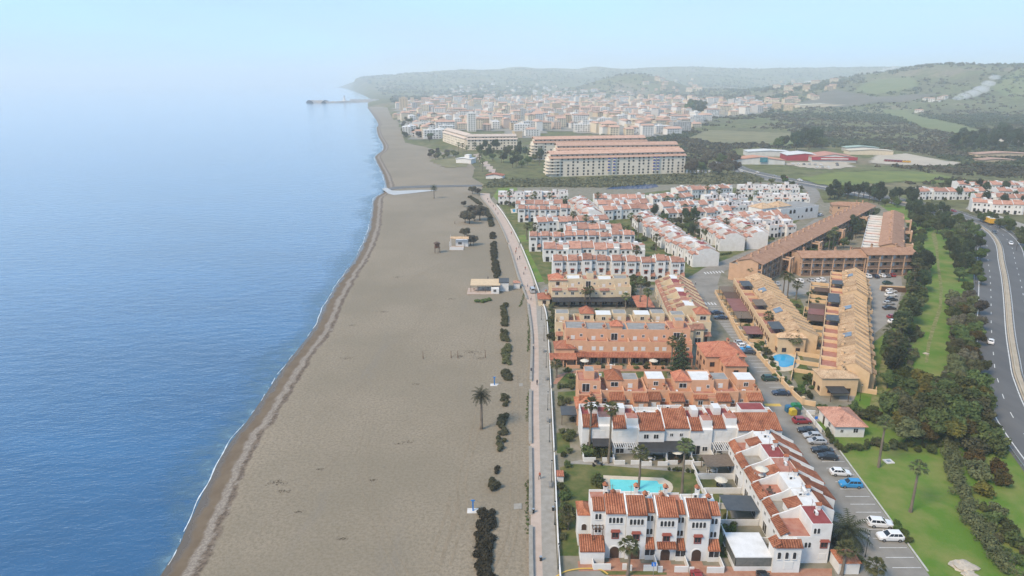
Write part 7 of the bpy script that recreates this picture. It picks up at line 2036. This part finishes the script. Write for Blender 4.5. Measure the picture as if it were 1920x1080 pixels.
# ================================================================ vehicles
def pk_car(px, py, kind, paint, deg, label, group='cars parked along the road', z=.02): return car(kind, paint, G(px, py), R(deg), label, group, z)
for a in [(1503,793,'suv','red',4,'red pickup-like car at the top of the parking bays'), (1514,811,'sedan','black',170,'black car beside the red one in the bays'), (1523,821,'hatch','silver',174,'silver car next to the black car'), (1531,831,'hatch','silver',176,'second silver hatchback in the bays'),
          (1541,848,'sedan','black',172,'black saloon above the near black hatchback'), (1551,860,'hatch','black',170,'black hatchback at the lower end of the dark pair'), (1575,890,'hatch','white',-6,'white hatchback above the blue car'), (1594,912,'suv','blue',176,'bright blue car alone in its bay'),
          (1649,986,'suv','white',-8,'white estate above the last white car'), (1668,1011,'suv','white',178,'white crossover at the lowest used bay'), (1443,713,'suv','green',4,'dark green off-roader by the estate wall'), (1464,740,'sedan','navy',176,'navy saloon by the estate wall'),
          (1388,646,'hatch','silver',2,'silver car, top of four by the estate wall'), (1394,652,'hatch','white',4,'white car below the silver one by the wall'), (1400,658,'sedan','blue',174,'blue car below the white one by the wall'), (1403,663,'sedan','dark',172,'dark saloon at the end of four by the wall'),
          (1345,589,'sedan','navy',4,'navy car opposite the cream houses'), (1351,598,'sedan','navy',176,'dark navy saloon below its twin opposite the cream houses')]: pk_car(*a)
lot = [(1457,534,'hatch','silver',80),(1499,529,'suv','white',95),(1520,528,'hatch','silver',92),(1531,528,'hatch','white',90),(1540,527,'suv','white',88),(1626,520,'suv','white',92),(1641,520,'sedan','navy',90),(1653,519,'hatch','white',92),(1662,519,'hatch','grey',90),(1672,518,'hatch','red',90),
       (1664,533,'hatch','green',10),(1671,548,'hatch','white',8),(1670,556,'suv','white',6),(1672,564,'hatch','dark',8),(1666,571,'hatch','silver',5),(1667,580,'sedan','dark',4),(1674,597,'hatch','red',8),(1676,606,'hatch','white',8)]
pos = ['beside the yellow garden court', 'left of three pale cars under the gallery block', 'first pale car under the gallery block', 'second pale car under the gallery block', 'third pale car under the gallery block', 'at the left of the car park row below the apartments', 'second in the car park row below the apartments', 'third in the car park row below the apartments',
       'fourth in the car park row below the apartments', 'last in the car park row below the apartments', 'beside the car park shelter', 'just below the car park shelter', 'first of the car park side row', 'second of the car park side row', 'third of the car park side row', 'fourth of the car park side row', 'under the car park palms', 'half hidden under the car park palms']
for (a, b, k, c, d), s in zip(lot, pos): pk_car(a, b, k, c, d, '%s car parked %s' % ({'navy': 'dark blue', 'dark': 'dark grey'}.get(c, c), s), 'cars in the apartment car park', .03)
def hw_car(i, px, py, kind, paint, label, back=False):
    p = G(px, py, .05); j = min(range(len(hwf) - 1), key=lambda k: (hwf[k].x - p.x) ** 2 + (hwf[k].y - p.y) ** 2)
    d = hwf[j + 1] - hwf[max(0, j - 1)]; a = math.atan2(d.y, d.x) + (math.pi if back else 0)
    return car(kind, paint, p, a, label, 'cars on the highway', .06)
hw_car(0, 1857, 643, 'hatch', 'white', 'white car driving away on the near carriageway of the highway')
hw_car(1, 1773, 400, 'sedan', 'dark', 'dark car on the highway beside a maroon one'); hw_car(2, 1788, 397, 'hatch', 'red', 'maroon car on the highway beside a dark one', True)
hw_car(3, 1864, 437, 'sedan', 'dark', 'dark car following the yellow lorry', True); hw_car(4, 1895, 458, 'hatch', 'white', 'white car on the far carriageway behind the yellow lorry', True)
for i, (a, b, k, c) in enumerate([(1390,322,'hatch','white'),(1420,324,'hatch','white'),(1452,331,'hatch','silver'),(1473,334,'hatch','red'),(1500,339,'suv','white')]): hw_car(9, a, b, k, c, '%s car on the distant stretch of highway, %s from the orange roofed store' % (c, ORD[i]), i % 2 == 0)
# yellow lorry
p = G(1852, 419, .05); j = min(range(len(hwf) - 1), key=lambda k: (hwf[k].x - p.x) ** 2 + (hwf[k].y - p.y) ** 2); d = hwf[j+1] - hwf[j-1]
t = thing('lorry', 'yellow box lorry on the far carriageway of the highway', 'lorry', (p.x, p.y, .06), math.atan2(d.y, d.x))
obj('box_body', MB().box(-4.6, -1.25, .95, 2.2, 1.25, 3.7).mesh('box_body', PAINT['yellow']), t); obj('roof', MB().box(-4.6, -1.25, 3.705, 2.2, 1.25, 3.78).mesh('roof', M_SHUT), t)
obj('cab', MB().yprism([(2.4, .6), (4.4, .6), (4.4, 1.7), (4.0, 2.75), (2.4, 2.75)], -1.15, 1.15).mesh('cab', PAINT['yellow']), t); obj('windscreen', MB().add([(4.41, -1.0, 1.75), (4.41, 1.0, 1.75), (4.06, .95, 2.6), (4.06, -.95, 2.6)], [(0, 1, 2, 3)]).mesh('windscreen', M_GLASS), t)
obj('chassis', MB().box(-4.5, -.9, .5, 4.0, .9, .94).mesh('chassis', M_BLACKP), t)
for x in (-3.2, -2.2, 3.3):
    for s in (-1, 1): obj('wheel', car_meshes('van')[2], t, (x, s * 1.05, .45), 0, 1.3)
# service van on the promenade, cars near the frame foot
car('van', 'silver', G(998, 548), R(96), 'silver van standing where the side street meets the promenade', None, .12)
car('hatch', 'red', Vector((30.2, 92.4, 0)), R(92), 'dark red car at the kerb below the row houses', None, .03)
car('hatch', 'black', Vector((41.0, 92.2, 0)), R(90), 'black car at the kerb below the white conservatory', None, .03)
# shop car parks: rows of small cars
q = random.Random(4); k = 0
for a, b, n, dx in ((1486, 309, 9, 10.5), (1500, 314, 8, 10.5), (1560, 308, 3, 9)):
    for i in range(n):
        p = GT(a + i * dx, b + i * .3); k += 1
        if q.random() < .8: car('hatch', q.choice(('white', 'silver', 'grey', 'red', 'white')), p, R(85 + q.uniform(-5, 5)), 'small car in the retail shed car park', 'cars in the retail car park', p.z + .4, False)
for i in range(9):
    p = GT(1660 + i * 5.5, 303 + .3 * i); car('van', 'red' if i < 6 else 'yellow', p, R(80), '%s van lined up in the gravel yard' % ('red' if i < 6 else 'yellow'), 'vans in the gravel yard', p.z + .4, False)
for i in range(14):
    p = GT(1288 + (i % 7) * 7, 322 + (i // 7) * 3.5); car('hatch', ('white', 'silver', 'grey')[i % 3], p, R(70), 'small car in the lot beside the big white block', 'cars beside the white block', p.z + .1, False)
for i in range(7):
    p = G(1521 + (i % 4) * 6 - (i // 4) * 24, 398 + i * 2.2 - (i // 4) * 4); car('hatch', ('white', 'silver', 'dark')[i % 3], p, R(40), 'small car on the lane behind the long apartments', 'cars behind the long apartments', .03, False)
# ================================================================ beach furniture, lamps, people, bins
M_SHOWER = mat('shower_blue', (.03, .16, .42), .4)
M_SLAB = mat('white_slab', (.58, .56, .53), .85, (.48, .46, .43), 1.0)
for i, (a, b) in enumerate([(887, 958), (927, 722)]):
    p = G(a, b); t = thing('beach_shower', ['blue beach shower on white slab beside the long dark scrub', 'blue beach shower on white slab by the squarish scrub bush'][i], 'shower', (p.x, p.y, .0))
    obj('slab', MB().box(-1.1, -.75, -.1, 1.1, .75, .09).mesh('slab', M_SLAB), t)
    obj('column', MB().box(-.14, -.11, .09, .14, .11, 2.4).box(-.4, -.08, 2.2, .4, .08, 2.36).mesh('column', M_SHOWER), t)
    obj('shower_head', MB().lathe([(.05, 0), (.12, .06)], 8).mesh('shower_head', M_STEEL), t, (.3, -.1, 2.1))
M_POST = mat('wood_post', (.14, .085, .055), .85)
for i, (a, b) in enumerate([(793.5, 673), (846, 672), (858.5, 672), (910, 671)]):
    p = G(a, b); t = thing('volleyball_post', 'slim brown volleyball post, %s of four on the open sand' % ORD[i], 'post', (p.x, p.y, 0), 0, 'volleyball posts')
    obj('pole', MB().lathe([(.07, -.1), (.07, 2.4)], 6).mesh('pole', M_POST), t); obj('pad', MB().lathe([(.12, .1), (.12, .9)], 6).mesh('pad', M_POST), t)
# lifeguard tower
p = G(820, 474); t = thing('lifeguard_tower', 'brown lifeguard tower on stilts on the open sand', 'tower', (p.x, p.y, 0), .3)
for sx in (-1, 1):
    for sy in (-1, 1): obj('leg', MB().tube([(sx * 1.3, sy * 1.3, -.1), (sx * .9, sy * .9, 2.6)], .1, 5).mesh('leg', M_WOOD), t)
obj('platform', MB().box(-1.3, -1.3, 2.6, 1.3, 1.3, 2.75).mesh('platform', M_WOOD), t); obj('cabin', MB().box(-1.0, -.9, 2.75, 1.0, 1.0, 4.5).mesh('cabin', M_FRAMEB), t)
obj('roof', MB().yprism([(-1.5, 4.5), (1.5, 4.5), (1.4, 4.7), (0, 5.2), (-1.4, 4.7)], -1.4, 1.4).mesh('roof', M_WOOD), t); obj('ladder', MB().tube([(-.3, -2.0, 0), (-.3, -1.2, 2.7)], .05, 4).tube([(.3, -2.0, 0), (.3, -1.2, 2.7)], .05, 4).mesh('ladder', M_WOOD), t)
# tiled beach kiosk with a white frame
p = G(843, 469); t = thing('beach_kiosk', 'white framed beach kiosk with pale tiled roof strip', 'kiosk', (p.x, p.y, 0))
W_ = 8.5
obj('deck', MB().box(0, 0, 0, W_ * .78, 7, .35).mesh('deck', M_PINK), t)
for x in (0.1, W_ * .76):
    for y in (.1, 6.9): obj('post', MB().box(x - .1, y - .1, 0, x + .1, y + .1, 4.2).mesh('post', M_PWHITE), t)
obj('parapet', MB().box(0, -.12, 0, W_ * .78, -.01, 1.4).mesh('parapet', M_PWHITE), t); obj('roof', tile_slab(-.2, W_ + .4, 5.4, 4.2, 7.4, 4.9, T_TAN, False), t)
obj('hut', MB().box(2.4, 7.1, 0, W_, 11, 3.2).mesh('hut', M_WHITE), t); window(t, 'wide', 4.5, 1.1, 7.1); obj('mast', MB().lathe([(.06, 0), (.04, 6.5)], 5).mesh('mast', M_PWHITE), t, (.1, 5, 0))
# beach bar: sand-coloured canopy, white hut
p = G(882, 549); t = thing('beach_bar', 'beach bar with broad sand-coloured canopy on the open sand', 'beach bar', (p.x, p.y, 0))
obj('canopy', MB().add([(0, 0, 2.9), (11.5, 0, 2.9), (11.5, 6.2, 3.6), (0, 6.2, 3.6), (0, 0, 3.05), (11.5, 0, 3.05), (11.5, 6.2, 3.75), (0, 6.2, 3.75)], [(4, 5, 6, 7), (0, 1, 5, 4), (1, 2, 6, 5), (2, 3, 7, 6), (3, 0, 4, 7), (3, 2, 1, 0)]).mesh('canopy', mat('canvas', (.52, .40, .26), .85, (.46, .35, .23), 1.0)), t)
for x in (.2, 2.9, 5.7, 8.5, 11.3): obj('post', MB().box(x - .08, .1, 0, x + .08, .26, 2.9).mesh('post', M_WOOD), t)
obj('deck', MB().box(-1.2, -2.2, 0, 9.0, 5.8, .2).mesh('deck', M_PINK), t)
obj('hut', MB().box(11.0, 2.0, 0, 14.6, 7.5, 3.4).mesh('hut', M_WHITE), t); obj('hut_roof', MB().xprism([(1.8, 3.4), (7.7, 3.4), (7.7, 3.7), (4.7, 4.6), (1.8, 3.7)], 10.9, 14.8).mesh('hut_roof', M_AWNB), t)
obj('counter', MB().box(8.0, -1.5, 0, 11.0, 2.0, 2.2).mesh('counter', M_WHITE), t); window(t, 'square', 9.4, .8, -1.5)
for k in range(4): obj('table', MB().lathe([(.05, .2), (.05, .9), (.45, .92), (.45, .97)], 8).mesh('table', M_WOOD), t, (1.3 + k * 1.8, 2.2 + (k % 2) * 1.5, 0))
p = G(963, 541); t = thing('hut', 'small white hut with reddish roof beside the beach bar', 'hut', (p.x, p.y, 0)); obj('wall', MB().box(0, 0, 0, 2.4, 2.4, 2.3).mesh('wall', M_WHITE), t); obj('roof', hip_roof(0, 2.4, 0, 2.4, 2.3, 2.9, T_PALE), t)
p = G(1050, 905); t = thing('meter_hut', 'tiny white meter hut with orange tiled roof on the promenade wall', 'hut', (p.x - .6, p.y, 0)); obj('wall', MB().box(0, 0, 0, 1.3, 1.2, 1.5).mesh('wall', M_WHITE), t); obj('roof', tile_slab(-.1, 1.4, -.2, 1.5, 1.3, 1.9, T_BRIGHT), t)
# manhole slab, boulder on the green
p = G(1666, 866); t = thing('concrete_slab', 'square pale concrete slab in the grass beside a palm', 'slab', (p.x, p.y, 0), .1); obj('slab', MB().box(-.9, -.8, 0, .9, .8, .22).mesh('slab', M_SLAB), t); obj('hatch', MB().box(-.4, -.35, .22, .4, .35, .27).mesh('hatch', M_STEEL), t)
def boulder(p, r, label):
    bm = bmesh.new(); bmesh.ops.create_icosphere(bm, subdivisions=3, radius=1.0)
    for v in bm.verts: v.co *= 1 + .22 * math.sin(v.co.x * 5 + 1) * math.sin(v.co.y * 4) + .1 * math.sin(v.co.z * 9 + v.co.x * 7); v.co.z *= .38; v.co.x *= r * 1.3; v.co.y *= r * .9; v.co.z *= r
    me = bpy.data.meshes.new('boulder'); bm.to_mesh(me); bm.free(); me.materials.append(mat('pale_rock', (.46, .40, .32), .95, (.33, .29, .24), 1.2, 5, .6, 4))
    return tag(obj('boulder', me, None, p), label, 'rock', 'pale rocks on the green')
boulder(G(1806, 1062), 1.7, 'large pale rock lying in the grass by the clipped hedge'); boulder(G(1818, 1078), 1.0, 'smaller pale rock touching the large one in the grass')
boulder(G(1736, 663), .7, 'pale stone beside the grassy footpath')
# recycling bins
for i, (a, b, c, nm) in enumerate([(1478,772,(.03,.12,.22),'blue'),(1489,768,(.02,.17,.07),'green'),(1495,768,(.02,.17,.07),'green'),(1486,778,(.45,.33,.03),'yellow'),(1493,777,(.05,.06,.06),'dark grey')]):
    p = G(a, b); t = thing('recycling_bin', nm + (' dome recycling bin beside the road' if i != 2 else ' dome bin beside its green twin'), 'bin', (p.x, p.y, .03), .1, 'recycling bins'); m = mat('bin_' + nm.replace(' ', '_'), c, .5)
    obj('body', MB().box(-.75, -.6, .1, .75, .6, 1.25).mesh('body', m), t); obj('lid', MB().yprism([(-.8, 1.25), (.8, 1.25), (.5, 1.65), (-.5, 1.65)], -.65, .65).mesh('lid', m), t); obj('base', MB().box(-.6, -.5, 0, .6, .5, .1).mesh('base', M_BLACKP), t)
# car park shelter
p = G(1652, 546); t = thing('shelter', 'long dark bin shelter with yellow wall in the car park', 'shelter', (p.x, p.y, 0), R(-12)); obj('wall', MB().box(0, 2, 0, 9, 2.3, 1.8).mesh('wall', M_YELL), t); obj('fence', MB().box(0, 0, 0, 9, .2, 1.9).mesh('fence', M_WOOD), t)
# disabled parking sign
p = Vector((23.2, 93.6, 0)); t = thing('parking_sign', 'blue square parking sign on a post before the row houses', 'sign', (p.x, p.y, 0)); obj('pole', MB().lathe([(.04, 0), (.04, 2.6)], 6).mesh('pole', M_STEEL), t)
b = obj('plate', MB().box(-.38, -.06, 1.9, .38, -.045, 2.7).mesh('plate', mat('sign_blue', (.02, .16, .55), .4)), t); 
obj('symbol', MB().box(-.1, -.075, 2.05, .05, -.065, 2.2).box(-.1, -.075, 2.2, -.04, -.065, 2.52).box(-.04, -.075, 2.3, .14, -.065, 2.35).box(.05, -.075, 2.05, .2, -.065, 2.1).box(-.12, -.075, 2.54, -.02, -.065, 2.62).mesh('symbol', M_LINE), b)
p = G(1528, 800); t = thing('road_sign', 'blue road sign beside the cottage wall', 'sign', (p.x, p.y, 0)); obj('pole', MB().lathe([(.04, 0), (.04, 2.6)], 6).mesh('pole', M_STEEL), t); obj('plate', MB().box(-.35, -.06, 2.0, .35, -.045, 2.7).mesh('plate', MATS['sign_blue']), t)
# lamps
for i, (a, b) in enumerate([(1047,1068),(1040,985),(1034,905),(1030,830),(1027,770),(1024,690),(1020,640),(1015,600)]): lamp_post(G(a, b) + Vector((0, 0, .1)), 4.6, 'dark lantern lamp post on the house side of the promenade', 'promenade lamp posts')
for i, (a, b) in enumerate([(1622,1045),(1508,752),(1434,672),(1388,612),(1318,582)]): lamp_post(G(a, b), 4.2, ['lantern lamp post beside the low fan palm and parking bays', 'lantern lamp post by the yellow end house wall', 'lantern lamp post by the kidney pool wall', 'lantern lamp post by the yellow road terrace wall', 'lantern lamp post beside the lowest cream stepped house'][i], 'estate lamp posts')
for i, (a, b) in enumerate([(1612,752),(1618,712),(1626,680),(1634,650)]): lamp_post(G(a, b), 4.2, 'lantern lamp post on the path behind the yellow houses', 'path lamp posts')
for i, (a, b, h) in enumerate([(1040,352,11),(1081,352,11),(1372,330,12),(1905,470,10),(1745,392,10)]):
    lamp_post(G(a, b), h, ['tall pale lighting mast by the river, nearer the promenade', 'tall pale lighting mast by the river, nearer the pond', 'tall mast beside the dusty trees', 'highway lamp on the outer bend', 'highway lamp above the dark trees'][i], 'tall lamp masts')
# benches and bins on the promenade
bm_ = None
for i, (a, b) in enumerate([(1034,912),(1029,790),(1026,712),(1021,660)]):
    p = G(a, b) + Vector((-.3, 0, .11)); t = thing('park_bench', 'pale bench against the white promenade wall', 'bench', tuple(p), R(90), 'promenade benches')
    obj('seat', cached('bs', lambda: MB().box(-.9, -.25, .42, .9, .25, .48).mesh('seat', MATS.setdefault('bench_grey', mat('bench_grey', (.20, .195, .185), .8)))), t); obj('backrest', cached('bb', lambda: MB().box(-.9, -.3, .55, .9, -.25, .9).mesh('backrest', MATS.setdefault('bench_grey', mat('bench_grey', (.20, .195, .185), .8)))), t)
    for x in (-.7, .7): obj('leg', cached('bl', lambda: MB().box(-.06, -.28, 0, .06, .22, .42).mesh('leg', M_STEEL)), t, (x, 0, 0))
for i, (a, b) in enumerate([(1037,958),(1000,962),(1014,1052)]):
    p = G(a, b) + Vector((0, 0, .11)); t = thing('litter_bin', 'small dark litter bin on the promenade', 'bin', tuple(p), 0, 'promenade litter bins'); obj('body', cached('lb', lambda: MB().lathe([(.2, 0), (.25, .75), (.25, .8)], 8).mesh('body', M_BLACKP)), t); obj('rim', cached('lr', lambda: MB().lathe([(.27, .78), (.27, .85)], 8).mesh('rim', M_STEEL)), t)
# garden furniture on the patios
M_PARA = mat('parasol_canvas', (.50, .47, .40), .85)
def patio_set(x, y, z, k, label):
    t = thing('patio_set', label, 'garden furniture', (x, y, z), k * .7, 'patio tables and chairs'); c = (M_SHUT, M_WOOD, M_BLACKP)[k % 3]
    obj('table', cached(('ptb', k % 3), lambda: MB().lathe([(.06, 0), (.06, .7), (.55, .72), (.55, .76)], 10).mesh('table', c)), t)
    for i in range(3):
        a = i * 2.09 + .4; obj('chair', cached(('pch', k % 3), lambda: MB().box(-.22, -.22, .0, .22, .22, .42).box(-.22, .17, .42, .22, .22, .85).mesh('chair', c)), t, (math.cos(a) * 1.0, math.sin(a) * 1.0, 0), a - 1.57)
    if k % 2 == 0: obj('parasol', cached('prs', lambda: MB().lathe([(.03, 0), (.03, 2.1), (1.3, 2.1), (.7, 2.4), (.05, 2.6)], 8).mesh('parasol', M_PARA)), t)
k = 0
for x, y, z, lab in [(41.5, 124.0, .02, 'on the patio under the reed awning'), (41.8, 113.5, .02, 'on the patio above the blue-grey awning'), (41.5, 118.5, .02, 'on the patio between reed and blue-grey awnings'), (29.5, 129.0, .02, 'under the pool-side dark awning'), (35.2, 129.2, .02, 'under the twin dark awning'), (45.5, 129.5, .02, 'under the white slatted pergola'),
                     (47.2, 113.4, 5.63, 'on the red roof terrace of the stepped houses'), (47.0, 108.6, 5.63, 'on the pale roof terrace of the stepped houses'), (20.5, 178.6, .02, 'behind the orange patio walls'), (28.0, 178.8, .02, 'in the middle orange patio'), (40.0, 178.6, .02, 'in the last orange patio'), (18.0, 127.6, .02, 'in the garden of the white end house')]:
    patio_set(x, y, z, k, ('white', 'brown', 'black')[k % 3] + ' garden table and chairs ' + lab); k += 1
# people
pp = [(1012,899,1,2.6,'person in orange-red top walking along the pink path'), (1007,723,0,0.1,'person in dark clothes walking beside the upper beach steps'), (1000,655,2,3.0,'person in pale top by the promenade bend'), (996,700,0,.3,'dark-clad person walking past the volleyball posts')]
for a, b, v, rz, lab in pp: person(tuple(G(a, b) + Vector((0, 0, .115))), rz, v, lab)
q = random.Random(8)
for i in range(26):
    k = q.uniform(.30, .97); j = int(k * (len(pwf) - 2)); a = pwf[j]
    if a.y < 235: continue
    jr = min(prf, key=lambda p: abs(p.y - a.y)); f = q.uniform(.2, .85)
    v = q.randrange(3); person((a.x + (jr.x - a.x) * f, a.y, .115), q.choice((0, math.pi)) + q.uniform(-.3, .3), v, ['person in dark clothes strolling on the far promenade', 'person in a red top strolling on the far promenade', 'person in a pale top strolling on the far promenade'][v], 'strollers on the far promenade')
person(tuple(G(853, 420)), 2, 0, 'dark-clad person alone on the open sand'); person(tuple(G(915, 525)), 1, 0, 'dark-clad person behind the beach bar canopy')
person(tuple(G(1304, 534) + Vector((0, 0, .03))), 1, 2, 'person crossing the road by the village')
# ---- tracks and seaweed on the sand
def sand_z(x, y):
    xc = coast_x(y); k = 1 / math.sqrt(1 + ((coast_x(y + 2) - coast_x(y - 2)) / 4) ** 2); d = (x - xc) * k
    return SEA_Z + .74 * ss(0, 11, d) + .18 * math.exp(-((d - 7) / 3.0) ** 2) + .10 * wob(x * 9, y * 9) * ss(17, 30, d)
M_TRACK = mat('churned_sand', (.17, .139, .096), .95, (.22, .178, .125), .9, 6, .6, 5, lo=.36, hi=.56, coord='World')
mb = MB()
for pts_, w, off in ([(818,1052),(830,1010),(842,975),(850,950),(852,930)], .55, (-.9, .9)), ([(836,1060),(852,1005),(868,960),(866,900),(880,850),(893,800),(905,740)], .45, (-.8, .8)), ([(862,1000),(850,960),(845,940)], .4, (-.7, .7)), ([(480,1005),(560,925),(640,850)], .16, (0,)), ([(600,780),(700,700),(790,600),(830,520)], .16, (-.8, .8)), ([(700,560),(820,500),(890,470)], .16, (-.8, .8)), ([(880,700),(896,660),(915,600),(930,560)], .3, (-.8, .8)), ([(760,1085),(700,960),(680,860),(700,760)], .14, (-.8, .8)), ([(930,1080),(960,1000),(965,900),(968,800),(965,700)], .4, (-.8, .8)):
    L = resample(smooth_line([G(a, b) for a, b in pts_], 8), 1.0)
    for o in off: strip(mb, L, o - w / 2, o + w / 2, .022, 0, sand_z)
tag(obj('tyre_tracks', mb.mesh('tyre_tracks', M_TRACK)), kind='structure')
M_WEED = mat('dry_seaweed', (.055, .04, .026), .95, (.11, .085, .058), 1.5)
q = random.Random(14)
for i, (a, b, r) in enumerate([(520,907,1.6),(532,922,.9),(767,829,.9),(748,832,.5),(650,672,1.3),(882,660,2.4),(862,668,1.8),(900,672,1.2),(720,585,1.2),(745,520,1.6),(660,610,.8),(600,880,.5),(560,960,.5),(846,560,1.0),(700,900,.5),(640,1010,.6),(780,720,.6)]):
    p = G(a, b)
    mb = MB(); n = 14 + int(r * 14)
    for k in range(n):
        x, y, s = q.gauss(0, r * .8), q.gauss(0, r * .35), q.uniform(.06, .2) * (1 + r * .3); t_ = q.uniform(0, 3.14); z = sand_z(p.x + x, p.y + y) + .03
        c, s_ = math.cos(t_), math.sin(t_); mb.add([(x + c * s, y + s_ * s, z), (x - s_ * s * .4, y + c * s * .4, z + .05), (x - c * s, y - s_ * s, z), (x + s_ * s * .4, y - c * s * .4, z + .02)], [(0, 1, 2, 3)])
    o = obj('seaweed_patch', mb.mesh('seaweed_patch', M_WEED), None, (p.x, p.y, 0))
    tag(o, 'scattered dark seaweed scraps on the open sand', 'seaweed', 'seaweed scraps on the sand', 'stuff')
# smoke from a burning heap on the hill

sm = bpy.data.materials.new('smoke_air'); sm.use_nodes = True
sn, sl = sm.node_tree.nodes, sm.node_tree.links; sn.clear()
so = sn.new('ShaderNodeOutputMaterial'); sv = sn.new('ShaderNodeVolumePrincipled'); sv.inputs['Color'].default_value = (.9, .9, .92, 1); sv.inputs['Density'].default_value = .035
sl.new(sv.outputs['Volume'], so.inputs['Volume'])
bm = bmesh.new(); P0 = GT(1795, 188)
for k, (dx, dy, dz, r) in enumerate([(0, 0, 5, 9), (18, 4, 10, 12), (40, 8, 16, 14), (62, 10, 26, 14), (78, 12, 40, 12), (92, 14, 55, 10)]):
    M_ = Matrix.Translation((dx, dy, dz)) @ Matrix.Diagonal((1.5, 1.2, .7, 1))
    bmesh.ops.create_icosphere(bm, subdivisions=2, radius=r, matrix=M_)
for v in bm.verts: v.co += Vector((math.sin(v.co.z * .9), math.sin(v.co.x * .7), math.sin(v.co.y * .8))) * 1.6
me = bpy.data.meshes.new('smoke'); bm.to_mesh(me); bm.free(); me.materials.append(sm)
tag(obj('smoke', me, None, tuple(P0)), 'thin white smoke drifting up from a clearing on the hillside', 'smoke', kind='stuff')
# ================================================================ haze
hm = bpy.data.materials.new('haze_air'); hm.use_nodes = True
hn, hl = hm.node_tree.nodes, hm.node_tree.links
hn.clear()
ho = hn.new('ShaderNodeOutputMaterial'); hv = hn.new('ShaderNodeVolumePrincipled')
hv.inputs['Color'].default_value = (.90, .98, 1.0, 1)
hv.inputs['Density'].default_value = 0.0002
hv.inputs['Anisotropy'].default_value = 0.05
hl.new(hv.outputs['Volume'], ho.inputs['Volume'])
hb = MB().box(-15500, -300, -12, 16000, 15500, 300)
o = obj('haze', hb.mesh('haze', hm))
tag(o, 'pale sea haze filling the air over the whole coast', 'haze', kind='stuff')
